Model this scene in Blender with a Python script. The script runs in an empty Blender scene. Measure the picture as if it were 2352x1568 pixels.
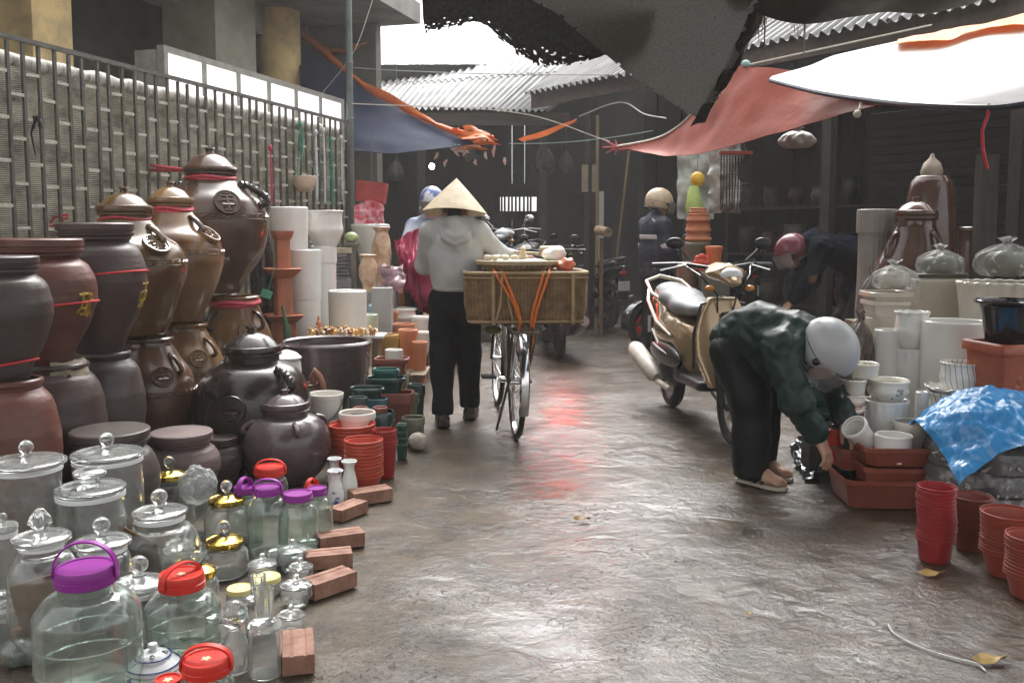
import bpy, math, random
import numpy as np
from mathutils import Vector, Matrix, noise
random.seed(7)
R = math.radians
SC = bpy.context.scene
COL = SC.collection

# ------------------------------------------------------------------ camera, world, light
F, CX, PITCH, HC = 2100.0, 1176.0, R(5.0), 1.23
PY = 530 + F * math.tan(PITCH)
cam_d = bpy.data.cameras.new('camera')
cam_d.sensor_width = 36.0
cam_d.lens = F / 2352.0 * 36.0
cam_d.shift_y = -(784 - PY) / 2352.0
cam_d.clip_end = 400
cam = bpy.data.objects.new('camera', cam_d)
COL.objects.link(cam)
cam.location = (0, 0, HC)
cam.rotation_euler = (R(90) - PITCH, 0, 0)
SC.camera = cam
cam_d.dof.use_dof = False

SUN_EL, SUN_AZ = R(56), R(6)
w = bpy.data.worlds.new('World')
SC.world = w
w.use_nodes = True
nt = w.node_tree
nt.nodes.clear()
sky = nt.nodes.new('ShaderNodeTexSky')
sky.sky_type = 'NISHITA'
sky.sun_disc = False
sky.sun_elevation = SUN_EL
sky.sun_rotation = SUN_AZ
sky.air_density = 1.0
sky.dust_density = 6.0
sky.ozone_density = 1.0
hs = nt.nodes.new('ShaderNodeHueSaturation')
hs.inputs['Saturation'].default_value = 0.05
bg = nt.nodes.new('ShaderNodeBackground')
bg.inputs['Strength'].default_value = 0.15
wo = nt.nodes.new('ShaderNodeOutputWorld')
nt.links.new(sky.outputs[0], hs.inputs['Color'])
nt.links.new(hs.outputs[0], bg.inputs['Color'])
nt.links.new(bg.outputs[0], wo.inputs['Surface'])
sl = bpy.data.lights.new('sun', 'SUN')
sl.energy = 0.5
sl.angle = R(40)
sl.color = (1.0, 0.93, 0.84)
so = bpy.data.objects.new('sun', sl)
COL.objects.link(so)
sd = Vector((math.sin(SUN_AZ) * math.cos(SUN_EL), math.cos(SUN_AZ) * math.cos(SUN_EL), math.sin(SUN_EL)))
so.rotation_euler = sd.to_track_quat('Z', 'Y').to_euler()
SC.view_settings.view_transform = 'Standard'
SC.view_settings.look = 'None'
SC.view_settings.gamma = 1.0
SC.view_settings.use_curve_mapping = False
SC.view_settings.exposure = 1.75
SC.cycles.max_bounces = 14
SC.cycles.transmission_bounces = 14
SC.cycles.glossy_bounces = 5
SC.cycles.diffuse_bounces = 4
SC.cycles.transparent_max_bounces = 24
SC.cycles.caustics_refractive = True
SC.cycles.caustics_reflective = False
SC.cycles.sample_clamp_indirect = 4.0
SC.cycles.volume_bounces = 1

# ------------------------------------------------------------------ photo-to-place helpers
def ray(u, v):
    x = (u - CX) / F
    y = -(v - PY) / F
    return Vector((x, math.cos(PITCH) + y * math.sin(PITCH), -math.sin(PITCH) + y * math.cos(PITCH)))

def at(u, v, Y):
    d = ray(u, v)
    return Vector((0, 0, HC)) + d * (Y / d.y)

def gp(u, v, z=0.0):
    d = ray(u, v)
    return Vector((0, 0, HC)) + d * ((z - HC) / d.z)

def mpp(u, v, Y):
    return (Y / ray(u, v).y) / F

# ------------------------------------------------------------------ object helpers
def tag(o, label=None, cat=None, group=None, kind=None):
    if label: o['label'] = label
    if cat: o['category'] = cat
    if group: o['group'] = group
    if kind: o['kind'] = kind
    return o

def thing(name, label, cat, loc=(0, 0, 0), rz=0.0, group=None):
    o = bpy.data.objects.new(name, None)
    o.empty_display_size = 0.05
    COL.objects.link(o)
    o.location = loc
    o.rotation_euler = (0, 0, rz)
    return tag(o, label, cat, group)

def link(name, me, parent=None, loc=None, rot=None):
    o = bpy.data.objects.new(name, me)
    COL.objects.link(o)
    if parent is not None: o.parent = parent
    if loc is not None: o.location = loc
    if rot is not None: o.rotation_euler = rot
    return o

def kids(o):
    return [c for c in bpy.data.objects if c.parent == o]

def dup(root, loc=None, rz=None, label=None, group=None, scale=None):
    r = root.copy()
    COL.objects.link(r)
    if loc is not None: r.location = loc
    if rz is not None: r.rotation_euler = (0, 0, rz)
    if scale is not None: r.scale = (scale,) * 3 if not hasattr(scale, '__len__') else scale
    if label: r['label'] = label
    if group: r['group'] = group
    for ch in root.children:
        c = ch.copy(); COL.objects.link(c); c.parent = r
        for g in ch.children:
            d = g.copy(); COL.objects.link(d); d.parent = c
    return r

def catmull(P, n):
    P = [np.array(p, float) for p in P]
    m = len(P)
    out = []
    for i in range(n):
        t = i / (n - 1) * (m - 1)
        k = min(int(t), m - 2)
        s = t - k
        p0 = P[k - 1] if k > 0 else 2 * P[0] - P[1]
        p1, p2 = P[k], P[k + 1]
        p3 = P[k + 2] if k + 2 < m else 2 * P[m - 1] - P[m - 2]
        out.append(0.5 * (2 * p1 + (p2 - p0) * s + (2 * p0 - 5 * p1 + 4 * p2 - p3) * s * s + (3 * p1 - p0 - 3 * p2 + p3) * s ** 3))
    return out

class MB:
    def __init__(s):
        s.v = []; s.f = []
    def add(s, vs, fs, m=None):
        b = len(s.v)
        if m is not None: vs = [m @ Vector(x) for x in vs]
        s.v += [tuple(x) for x in vs]
        s.f += [tuple(i + b for i in q) for q in fs]
        return s
    def box(s, c, d, rz=0, m=None, taper=None, rot=None):
        x, y, z = [k / 2 for k in d]
        vs = []
        for zz in (-z, z):
            k = 1 if (taper is None or zz < 0) else taper
            vs += [(-x * k, -y * k, zz), (x * k, -y * k, zz), (x * k, y * k, zz), (-x * k, y * k, zz)]
        mm = Matrix.Translation(c) @ (rot.to_4x4() if rot is not None else Matrix.Rotation(rz, 4, 'Z'))
        if m is not None: mm = m @ mm
        return s.add(vs, [(0, 3, 2, 1), (4, 5, 6, 7), (0, 1, 5, 4), (1, 2, 6, 5), (2, 3, 7, 6), (3, 0, 4, 7)], mm)
    def tube(s, pts, r, n=8, closed=False, cap=True, m=None):
        P = [Vector(p) for p in pts]
        k = len(P)
        rr = r if hasattr(r, '__len__') else [r] * k
        vs = []; fs = []
        up = None
        for i in range(k):
            a = P[(i - 1) % k] if (closed or i > 0) else P[i]
            b = P[(i + 1) % k] if (closed or i < k - 1) else P[i]
            t = (b - a)
            t = t.normalized() if t.length > 1e-9 else Vector((0, 0, 1))
            if up is None:
                up = t.orthogonal().normalized()
            else:
                up = up - t * up.dot(t)
                up = up.normalized() if up.length > 1e-6 else t.orthogonal().normalized()
            bi = t.cross(up)
            for j in range(n):
                q = 2 * math.pi * j / n
                vs.append(P[i] + (up * math.cos(q) + bi * math.sin(q)) * rr[i])
        for i in range(k if closed else k - 1):
            for j in range(n):
                i2 = (i + 1) % k
                fs.append((i * n + j, i * n + (j + 1) % n, i2 * n + (j + 1) % n, i2 * n + j))
        if cap and not closed:
            fs.append(tuple(reversed(range(n))))
            fs.append(tuple(range((k - 1) * n, k * n)))
        return s.add(vs, fs, m)
    def lathe(s, prof, n=32, m=None, mod=None):
        vs = []; fs = []
        pa, pb = random.uniform(0, 6.28), random.uniform(0, 6.28)
        ring = []
        for (r, z) in prof:
            if r < 1e-5:
                ring.append((len(vs), 1)); vs.append((0, 0, z))
            else:
                ring.append((len(vs), n))
                for j in range(n):
                    q = 2 * math.pi * j / n
                    r2, z2 = mod(q, r, z) if mod else (r * (1 + .005 * math.sin(2 * q + pa) + .003 * math.sin(3 * q + pb)), z)
                    vs.append((r2 * math.cos(q), r2 * math.sin(q), z2))
        for i in range(len(prof) - 1):
            (a, ca), (b, cb) = ring[i], ring[i + 1]
            if ca == 1 and cb == 1: continue
            for j in range(n):
                j2 = (j + 1) % n
                if ca == 1: fs.append((a, b + j2, b + j))
                elif cb == 1: fs.append((a + j, a + j2, b))
                else: fs.append((a + j, a + j2, b + j2, b + j))
        return s.add(vs, fs, m)
    def ball(s, c, r, n=14, m=None, rot=None):
        rx, ry, rz = r if hasattr(r, '__len__') else (r, r, r)
        k = max(5, n // 2)
        prof = [(math.sin(math.pi * i / k), -math.cos(math.pi * i / k)) for i in range(k + 1)]
        prof[0] = (0, -1); prof[-1] = (0, 1)
        mm = Matrix.Translation(c) @ (rot.to_4x4() if rot is not None else Matrix()) @ Matrix.Diagonal((rx, ry, rz, 1))
        if m is not None: mm = m @ mm
        return s.lathe(prof, n, mm)
    def build(s, name, mat=None, parent=None, loc=None, rot=None, smooth=True, sharp=38):
        me = bpy.data.meshes.new(name)
        me.from_pydata([tuple(x) for x in s.v], [], s.f)
        if smooth:
            me.polygons.foreach_set('use_smooth', [True] * len(me.polygons))
            me.set_sharp_from_angle(angle=R(sharp))
        if mat is not None: me.materials.append(mat)
        me.update()
        return link(name, me, parent, loc, rot)

def shell(outer, t=0.008):
    """closed wall from an outer profile that starts at the base and ends at the rim"""
    o = list(outer)
    inner = [(max(r - t, 0.002), max(z, o[0][1] + t)) for r, z in o]
    inner[-1] = (max(o[-1][0] - t, 0.002), o[-1][1])
    zmin = o[0][1] + t
    return [(0, o[0][1])] + o + [(o[-1][0] - t * .5, o[-1][1] + t * .35)] + list(reversed(inner)) + [(0, zmin)]

def smooth_prof(pts, n=28):
    return [(max(float(p[0]), 0.0), float(p[1])) for p in catmull(pts, n)]

def square_mod(p=5.0):
    def f(q, r, z):
        k = (abs(math.cos(q)) ** p + abs(math.sin(q)) ** p) ** (-1 / p)
        return r * k, z
    return f

def scallop_mod(nw, amp, z0):
    def f(q, r, z):
        if z > z0: return r * (1 + amp * math.cos(nw * q)), z + r * amp * .5 * math.cos(nw * q)
        return r, z
    return f

def sheet(name, rows, nu, nv, mat, parent=None, thick=0.004, rough=0.0, rs=3.0, keep=None, fold=None, seed=0.0, loc=None):
    """cloth through rows of control points, real thickness, creased by noise"""
    rr = [catmull(r, nu) for r in rows]
    cols = [catmull([rr[k][i] for k in range(len(rr))], nv) for i in range(nu)]
    G = [[Vector(cols[i][j]) for j in range(nv)] for i in range(nu)]
    N = [[None] * nv for _ in range(nu)]
    for i in range(nu):
        for j in range(nv):
            a = G[min(i + 1, nu - 1)][j] - G[max(i - 1, 0)][j]
            b = G[i][min(j + 1, nv - 1)] - G[i][max(j - 1, 0)]
            n = a.cross(b)
            N[i][j] = n.normalized() if n.length > 1e-9 else Vector((0, 0, 1))
    vs = []
    for sgn in (1, -1):
        for i in range(nu):
            for j in range(nv):
                p = G[i][j]
                d = 0.0
                if rough: d += rough * (noise.noise(p * rs + Vector((seed, 0, 0))) + .5 * noise.noise(p * rs * 2.3 + Vector((0, seed, 0))))
                if fold: d += fold(i / (nu - 1), j / (nv - 1))
                vs.append(p + N[i][j] * (d + sgn * thick / 2))
    fs = []
    kp = {}
    for i in range(nu - 1):
        for j in range(nv - 1):
            kp[(i, j)] = True if keep is None else keep((i + .5) / (nu - 1), (j + .5) / (nv - 1))
    h = nu * nv
    I = lambda i, j: i * nv + j
    for (i, j), k in kp.items():
        if not k: continue
        fs.append((I(i, j), I(i + 1, j), I(i + 1, j + 1), I(i, j + 1)))
        fs.append((h + I(i, j), h + I(i, j + 1), h + I(i + 1, j + 1), h + I(i + 1, j)))
        for di, dj, e in ((-1, 0, (I(i, j), I(i, j + 1))), (1, 0, (I(i + 1, j + 1), I(i + 1, j))), (0, -1, (I(i + 1, j), I(i, j))), (0, 1, (I(i, j + 1), I(i + 1, j + 1)))):
            if not kp.get((i + di, j + dj), False):
                fs.append((e[0], e[1], h + e[1], h + e[0]))
    mb = MB(); mb.v = vs; mb.f = fs
    used = sorted({k for q in fs for k in q})
    mp = {k: a for a, k in enumerate(used)}
    mb.v = [vs[k] for k in used]; mb.f = [tuple(mp[k] for k in q) for q in fs]
    return mb.build(name, mat, parent, loc, sharp=50)

# ------------------------------------------------------------------ signed-distance modelling (people, panels)
def v3(*a): return np.array(a, float)
def smin(a, b, k):
    h = np.maximum(k - np.abs(a - b), 0) / k
    return np.minimum(a, b) - h * h * k * .25
def cap(P, a, b, ra, rb=None):
    a = np.array(a, float); b = np.array(b, float)
    rb = ra if rb is None else rb
    ab = b - a
    t = np.clip(((P - a) @ ab) / max(ab @ ab, 1e-9), 0, 1)
    return np.linalg.norm(P - a - t[..., None] * ab, axis=-1) - (ra + (rb - ra) * t)
def ell(P, c, r, rot=None):
    q = P - np.array(c, float)
    if rot is not None: q = q @ np.array(rot)
    r = np.array(r, float)
    k0 = np.linalg.norm(q / r, axis=-1)
    k1 = np.linalg.norm(q / (r * r), axis=-1) + 1e-9
    return k0 * (k0 - 1) / k1
def rbox(P, c, b, r, rot=None):
    q = P - np.array(c, float)
    if rot is not None: q = q @ np.array(rot)
    q = np.abs(q) - (np.array(b, float) - r)
    return np.linalg.norm(np.maximum(q, 0), axis=-1) + np.minimum(q.max(-1), 0) - r
def chain(P, pts, rad, k=.03):
    d = None
    for i in range(len(pts) - 1):
        e = cap(P, pts[i], pts[i + 1], rad[i], rad[i + 1])
        d = e if d is None else smin(d, e, k)
    return d
def wrinkle(P, amp, fr, seed=0.0, stretch=(1, 1, 1)):
    q = P * np.array(stretch) * fr
    x, y, z = q[..., 0] + seed, q[..., 1] + seed * 1.7, q[..., 2] - seed
    a = np.sin(x + 1.3 * np.sin(y * .8 + z * .6)) + np.sin(1.7 * z + 1.1 * np.sin(x * 1.1 - y)) + .6 * np.sin(2.9 * y + 1.7 * np.sin(z * 1.3 + x))
    return amp * a / 2.6
def nets(f, lo, hi, h):
    lo = np.array(lo, float); hi = np.array(hi, float)
    n = np.ceil((hi - lo) / h).astype(int) + 1
    ax = [lo[i] + h * np.arange(n[i]) for i in range(3)]
    P = np.stack(np.meshgrid(*ax, indexing='ij'), -1)
    D = f(P)
    ins = D < 0
    m = n - 1
    cnt = np.zeros(m, int)
    sl_ = lambda d: tuple(slice(d[i], d[i] + m[i]) for i in range(3))
    offs = [(i, j, k) for i in (0, 1) for j in (0, 1) for k in (0, 1)]
    for d in offs: cnt += ins[sl_(d)]
    act = (cnt > 0) & (cnt < 8)
    idx = -np.ones(m, int)
    idx[act] = np.arange(act.sum())
    acc = np.zeros(tuple(m) + (3,)); num = np.zeros(m)
    for a in offs:
        for ax_ in range(3):
            if a[ax_] == 0:
                b = list(a); b[ax_] = 1; b = tuple(b)
                da, db = D[sl_(a)], D[sl_(b)]
                cr = (da < 0) != (db < 0)
                t = np.where(cr, da / np.where(cr, da - db, 1), 0)
                p = P[sl_(a)] + (P[sl_(b)] - P[sl_(a)]) * t[..., None]
                acc += np.where(cr[..., None], p, 0); num += cr
    vs = (acc[act] / num[act][:, None])
    fs = []
    for ax_ in range(3):
        b1, b2 = (ax_ + 1) % 3, (ax_ + 2) % 3
        s0 = [slice(1, m[i]) for i in range(3)]; s1 = list(s0)
        s0[ax_] = slice(0, m[ax_]); s1[ax_] = slice(1, m[ax_] + 1)
        A = ins[tuple(s0)]; B = ins[tuple(s1)]
        I = np.argwhere(A != B)
        if len(I) == 0: continue
        sg = A[tuple(I.T)]
        for q in (b1, b2): I[:, q] += 1
        def c(d1, d2):
            J = I.copy(); J[:, b1] += d1; J[:, b2] += d2
            return idx[tuple(J.T)]
        q = np.stack([c(-1, -1), c(0, -1), c(0, 0), c(-1, 0)], 1)
        q = np.where(sg[:, None], q, q[:, ::-1])
        fs += q.tolist()
    return vs, fs
def sdf_obj(name, f, lo, hi, h, mat, parent=None, loc=None, rot=None, extra=None):
    vs, fs = nets(f, lo, hi, h)
    mb = MB(); mb.v = [tuple(x) for x in vs]; mb.f = [tuple(q) for q in fs]
    for g in (extra or []):
        v2, f2 = nets(*g)
        mb.add([tuple(x) for x in v2], f2)
    return mb.build(name, mat, parent, loc, rot, sharp=180)

# ------------------------------------------------------------------ materials
MATS = {}
def M(name, col=(.5, .5, .5), rough=.5, var=.15, vs=6.0, bump=0.0, bs=60.0, metal=0.0, coat=0.0, trans=0.0, ior=1.45, emit=None, estr=0.0, stretch=(1, 1, 1), col2=None, mixlo=.4, mixhi=.65, rvar=.1, sss=0.0, spec=.5, island=False):
    if name in MATS: return MATS[name]
    m = bpy.data.materials.new(name)
    m.use_nodes = True
    nt = m.node_tree; N = nt.nodes; L = nt.links
    N.clear()
    out = N.new('ShaderNodeOutputMaterial')
    b = N.new('ShaderNodeBsdfPrincipled')
    L.new(b.outputs[0], out.inputs['Surface'])
    tc = N.new('ShaderNodeTexCoord')
    mp = N.new('ShaderNodeMapping'); mp.inputs['Scale'].default_value = stretch
    L.new(tc.outputs['Object'], mp.inputs['Vector'])
    oi = N.new('ShaderNodeObjectInfo')
    ad = N.new('ShaderNodeVectorMath'); ad.operation = 'ADD'
    ml = N.new('ShaderNodeMath'); ml.operation = 'MULTIPLY'; ml.inputs[1].default_value = 37.0
    L.new(oi.outputs['Random'], ml.inputs[0])
    L.new(mp.outputs[0], ad.inputs[0]); L.new(ml.outputs[0], ad.inputs[1])
    n1 = N.new('ShaderNodeTexNoise'); n1.inputs['Scale'].default_value = vs; n1.inputs['Detail'].default_value = 7; n1.inputs['Roughness'].default_value = .62
    L.new(ad.outputs[0], n1.inputs['Vector'])
    rp = N.new('ShaderNodeMapRange'); rp.inputs['From Min'].default_value = mixlo; rp.inputs['From Max'].default_value = mixhi
    L.new(n1.outputs['Fac'], rp.inputs['Value'])
    mx = N.new('ShaderNodeMix'); mx.data_type = 'RGBA'
    c2 = col2 if col2 else tuple(c * (1 - var) for c in col)
    mx.inputs['A'].default_value = (*col, 1) if not col2 else (*col, 1)
    mx.inputs['B'].default_value = (*c2, 1)
    L.new(rp.outputs[0], mx.inputs['Factor'])
    L.new(mx.outputs['Result'], b.inputs['Base Color'])
    rm = N.new('ShaderNodeMapRange')
    rm.inputs['To Min'].default_value = max(rough - rvar, .02); rm.inputs['To Max'].default_value = min(rough + rvar, 1)
    L.new(n1.outputs['Fac'], rm.inputs['Value'])
    L.new(rm.outputs[0], b.inputs['Roughness'])
    b.inputs['Metallic'].default_value = metal
    b.inputs['IOR'].default_value = ior
    b.inputs['Coat Weight'].default_value = coat
    b.inputs['Coat Roughness'].default_value = .08
    b.inputs['Transmission Weight'].default_value = trans
    b.inputs['Specular IOR Level'].default_value = spec
    if sss:
        b.inputs['Subsurface Weight'].default_value = sss
        b.inputs['Subsurface Radius'].default_value = (.02, .008, .005)
        b.inputs['Subsurface Scale'].default_value = .3
    if emit:
        b.inputs['Emission Color'].default_value = (*emit, 1)
        b.inputs['Emission Strength'].default_value = estr
    if bump:
        n2 = N.new('ShaderNodeTexNoise'); n2.inputs['Scale'].default_value = bs; n2.inputs['Detail'].default_value = 5
        L.new(ad.outputs[0], n2.inputs['Vector'])
        bp = N.new('ShaderNodeBump'); bp.inputs['Strength'].default_value = bump; bp.inputs['Distance'].default_value = .01
        L.new(n2.outputs['Fac'], bp.inputs['Height'])
        L.new(bp.outputs[0], b.inputs['Normal'])
    MATS[name] = m
    return m

def cloth_translucent(name, col, tr, rough=.45, bump=.3, bs=30, stretch=(1, 1, 1), col2=None):
    """thin tarpaulin: part of the light passes through it"""
    m = M(name, col, rough, .25, 3.0, bump, bs, stretch=stretch, col2=col2, spec=.12)
    nt = m.node_tree; N = nt.nodes; L = nt.links
    b = [n for n in N if n.type == 'BSDF_PRINCIPLED'][0]
    out = [n for n in N if n.type == 'OUTPUT_MATERIAL'][0]
    t = N.new('ShaderNodeBsdfTranslucent')
    src = b.inputs['Base Color'].links[0].from_socket
    L.new(src, t.inputs['Color'])
    ms = N.new('ShaderNodeMixShader'); ms.inputs[0].default_value = tr
    L.new(b.outputs[0], ms.inputs[1]); L.new(t.outputs[0], ms.inputs[2])
    L.new(ms.outputs[0], out.inputs['Surface'])
    return m

def glass(name, tint=(1, 1, 1), rough=.02):
    m = bpy.data.materials.new(name); m.use_nodes = True
    nt = m.node_tree; N = nt.nodes; L = nt.links
    b = [n for n in N if n.type == 'BSDF_PRINCIPLED'][0]
    b.inputs['Base Color'].default_value = (*tint, 1)
    b.inputs['Transmission Weight'].default_value = 1.0
    b.inputs['IOR'].default_value = 1.47
    tc = N.new('ShaderNodeTexCoord')
    n = N.new('ShaderNodeTexNoise'); n.inputs['Scale'].default_value = 30; n.inputs['Detail'].default_value = 4
    L.new(tc.outputs['Object'], n.inputs['Vector'])
    rm = N.new('ShaderNodeMapRange'); rm.inputs['From Min'].default_value = .45; rm.inputs['From Max'].default_value = .8
    rm.inputs['To Min'].default_value = rough; rm.inputs['To Max'].default_value = rough + .14
    L.new(n.outputs['Fac'], rm.inputs['Value']); L.new(rm.outputs[0], b.inputs['Roughness'])
    bp = N.new('ShaderNodeBump'); bp.inputs['Strength'].default_value = .06; bp.inputs['Distance'].default_value = .01
    L.new(n.outputs['Fac'], bp.inputs['Height']); L.new(bp.outputs[0], b.inputs['Normal'])
    df = N.new('ShaderNodeBsdfDiffuse'); df.inputs['Color'].default_value = (.8, .83, .8, 1)
    ds = N.new('ShaderNodeMapRange'); ds.inputs['From Min'].default_value = .3; ds.inputs['From Max'].default_value = .8; ds.inputs['To Min'].default_value = .03; ds.inputs['To Max'].default_value = .12
    L.new(n.outputs['Fac'], ds.inputs['Value'])
    ms = N.new('ShaderNodeMixShader'); L.new(ds.outputs[0], ms.inputs[0]); L.new(b.outputs[0], ms.inputs[1]); L.new(df.outputs[0], ms.inputs[2])
    o_ = [x for x in N if x.type == 'OUTPUT_MATERIAL'][0]; L.new(ms.outputs[0], o_.inputs['Surface'])
    MATS[name] = m
    return m

G_CLEAR = glass('clear_glass', (.97, .99, .98))
G_GREEN = glass('greenish_glass', (.86, .95, .9))
def film(name, col=(.8, .82, .8), clear=.62, gloss=.25):
    """clear crinkled plastic: partly see-through, partly shiny"""
    m = M(name, col, .2, .1, 10, .6, 28)
    nt = m.node_tree; N = nt.nodes; L = nt.links
    b = [n for n in N if n.type == 'BSDF_PRINCIPLED'][0]; out = [n for n in N if n.type == 'OUTPUT_MATERIAL'][0]
    tr = N.new('ShaderNodeBsdfTransparent')
    nn = N.new('ShaderNodeTexNoise'); nn.inputs['Scale'].default_value = 16; nn.inputs['Detail'].default_value = 6; nn.inputs['Distortion'].default_value = 1.5
    tcc = N.new('ShaderNodeTexCoord'); L.new(tcc.outputs['Object'], nn.inputs['Vector'])
    lw = N.new('ShaderNodeFresnel'); lw.inputs['IOR'].default_value = 1.4
    if b.inputs['Normal'].links: L.new(b.inputs['Normal'].links[0].from_socket, lw.inputs['Normal'])
    mr = N.new('ShaderNodeMapRange'); mr.inputs[1].default_value = 0; mr.inputs[2].default_value = .5; mr.inputs[3].default_value = 1 - clear; mr.inputs[4].default_value = .6
    L.new(lw.outputs[0], mr.inputs[0])
    m2 = N.new('ShaderNodeMapRange'); m2.inputs[1].default_value = .5; m2.inputs[2].default_value = .68; m2.inputs[3].default_value = 0; m2.inputs[4].default_value = .75
    L.new(nn.outputs['Fac'], m2.inputs[0])
    mxx = N.new('ShaderNodeMath'); mxx.operation = 'MAXIMUM'; L.new(mr.outputs[0], mxx.inputs[0]); L.new(m2.outputs[0], mxx.inputs[1])
    ms = N.new('ShaderNodeMixShader'); L.new(mxx.outputs[0], ms.inputs[0]); L.new(tr.outputs[0], ms.inputs[1]); L.new(b.outputs[0], ms.inputs[2])
    L.new(ms.outputs[0], out.inputs['Surface'])
    return m
PLASTIC_FILM = film('plastic_film', (.55, .57, .55), .8)
CLAY_DARK = M('dark_clay', (.075, .05, .046), .38, .35, 4, .15, 30, stretch=(1, 1, 3))
CLAY_RED = M('red_brown_clay', (.13, .05, .038), .4, .35, 4, .15, 30, stretch=(1, 1, 3))
CLAY_GREY = M('grey_brown_clay', (.07, .055, .05), .36, .35, 4, .15, 30, stretch=(1, 1, 3))
CLAY_PINK = M('dusty_clay', (.15, .105, .1), .5, .3, 4, .15, 30, stretch=(1, 1, 3))
GLAZE_OLIVE = M('olive_brown_glaze', (.12, .075, .03), .24, .5, 3, .08, 40, coat=.35, stretch=(1, 1, .7), col2=(.075, .03, .01))
GLAZE_BROWN = M('brown_glaze', (.1, .054, .034), .25, .5, 3, .08, 40, coat=.35, stretch=(1, 1, .7), col2=(.05, .022, .011))
GLAZE_TAN = M('tan_glaze', (.2, .115, .05), .25, .5, 3, .08, 40, coat=.35, stretch=(1, 1, .7), col2=(.1, .038, .012))
GLAZE_BLACK = M('black_glaze', (.03, .022, .018), .26, .3, 5, .08, 30, coat=.3)
GLAZE_PLUM = M('plum_brown_glaze', (.095, .068, .07), .27, .4, 5, .08, 40, coat=.35)
CER_WHITE = M('white_ceramic', (.76, .75, .72), .22, .06, 2.5, .03, 20, coat=.3, col2=(.66, .63, .57), mixlo=.45, mixhi=.75)
CER_CREAM = M('cream_ceramic', (.6, .56, .48), .25, .12, 4, .03, 20, coat=.3)
CER_BEIGE = M('beige_ceramic', (.52, .48, .39), .28, .12, 4, .03, 20, coat=.3)
CER_GREEN = M('green_ceramic', (.025, .13, .11), .2, .4, 6, .03, 20, coat=.4)
CER_DKGREEN = M('dark_green_ceramic', (.02, .05, .045), .22, .4, 6, .03, 20, coat=.4)
CER_TEAL = M('teal_ceramic', (.035, .11, .14), .22, .4, 6, .03, 20, coat=.4)
CER_BLUE = M('light_blue_ceramic', (.35, .55, .62), .22, .1, 6, .03, 20, coat=.4)
CER_OLIVE = M('olive_ceramic', (.16, .16, .11), .35, .3, 6, .05, 20)
CER_YELLOW = M('ochre_ceramic', (.5, .3, .08), .3, .2, 6, .05, 20, coat=.2)
TERRA = M('terracotta', (.46, .16, .085), .55, .25, 7, .12, 60)
TERRA_LT = M('orange_terracotta', (.56, .21, .1), .5, .2, 7, .1, 60)
TERRA_DK = M('dark_terracotta', (.24, .07, .045), .4, .25, 7, .08, 60)
BRICKM = M('brick_clay', (.34, .185, .13), .7, .3, 12, .35, 120, col2=(.2, .09, .06))
PL_RED = M('red_plastic', (.62, .035, .022), .3, .1, 8)
PL_ORED = M('orange_red_plastic', (.5, .075, .04), .38, .2, 8)
PL_CRIM = M('crimson_plastic', (.32, .022, .024), .38, .2, 8)
PL_PURP = M('purple_plastic', (.26, .025, .27), .32, .12, 8)
PL_GOLD = M('gold_metallised_plastic', (.6, .42, .08), .18, .2, 20, metal=1.0)
PL_YEL = M('pale_yellow_plastic', (.78, .68, .3), .4, .1, 8)
PL_WHITE = M('white_plastic', (.74, .72, .66), .4, .08, 8)
PL_BLACK = M('black_plastic', (.018, .018, .02), .25, .2, 8)
PL_GREEN = M('green_plastic', (.02, .07, .05), .3, .2, 8)
RED_CORD = M('red_cord', (.6, .03, .04), .5, .2, 30)
ORANGE_CORD = M('orange_cord', (.75, .19, .04), .5, .2, 30)
STEEL = M('grey_steel', (.16, .17, .165), .45, .3, 14, .1, 80, metal=.35)
IRON = M('fence_iron', (.095, .09, .075), .5, .4, 20, .2, 80)
CHROME = M('chrome', (.7, .7, .7), .14, .2, 20, metal=1.0)
RUBBER = M('black_rubber', (.016, .016, .016), .55, .3, 20, .1, 90)
WOOD = M('weathered_wood', (.2, .14, .09), .6, .4, 6, .3, 40, stretch=(6, 6, 1))
BAMBOO = M('bamboo', (.36, .26, .14), .45, .3, 6, .1, 40, stretch=(4, 4, 1))
CARD = M('cardboard', (.24, .14, .075), .75, .25, 8, .15, 70)
STRAW = M('straw', (.62, .5, .32), .6, .18, 14, .2, 120)
SKIN = M('skin', (.5, .29, .2), .45, .1, 12, .05, 90, sss=.15)
HAIR = M('black_hair', (.014, .012, .011), .4, .3, 40, .3, 120)
CONCRETE = M('concrete', (.3, .29, .27), .75, .3, 2.5, .2, 25)
CONC_DK = M('dark_concrete', (.15, .145, .12), .8, .3, 2.5, .2, 25)
YELLOW_WALL = M('yellow_plaster', (.78, .58, .27), .75, .3, 2.5, .15, 20, col2=(.4, .31, .17))
OCHRE_WALL = M('ochre_plaster', (.44, .35, .2), .75, .3, 2.5, .15, 20)
ROOFM = M('fibre_cement_sheet', (.2, .2, .195), .6, .3, 1.6, .1, 30, col2=(.11, .11, .11))
DARK_WALL = M('dark_boards', (.016, .0155, .0135), .85, .35, 3, .2, 30, stretch=(5, 5, 1))
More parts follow.
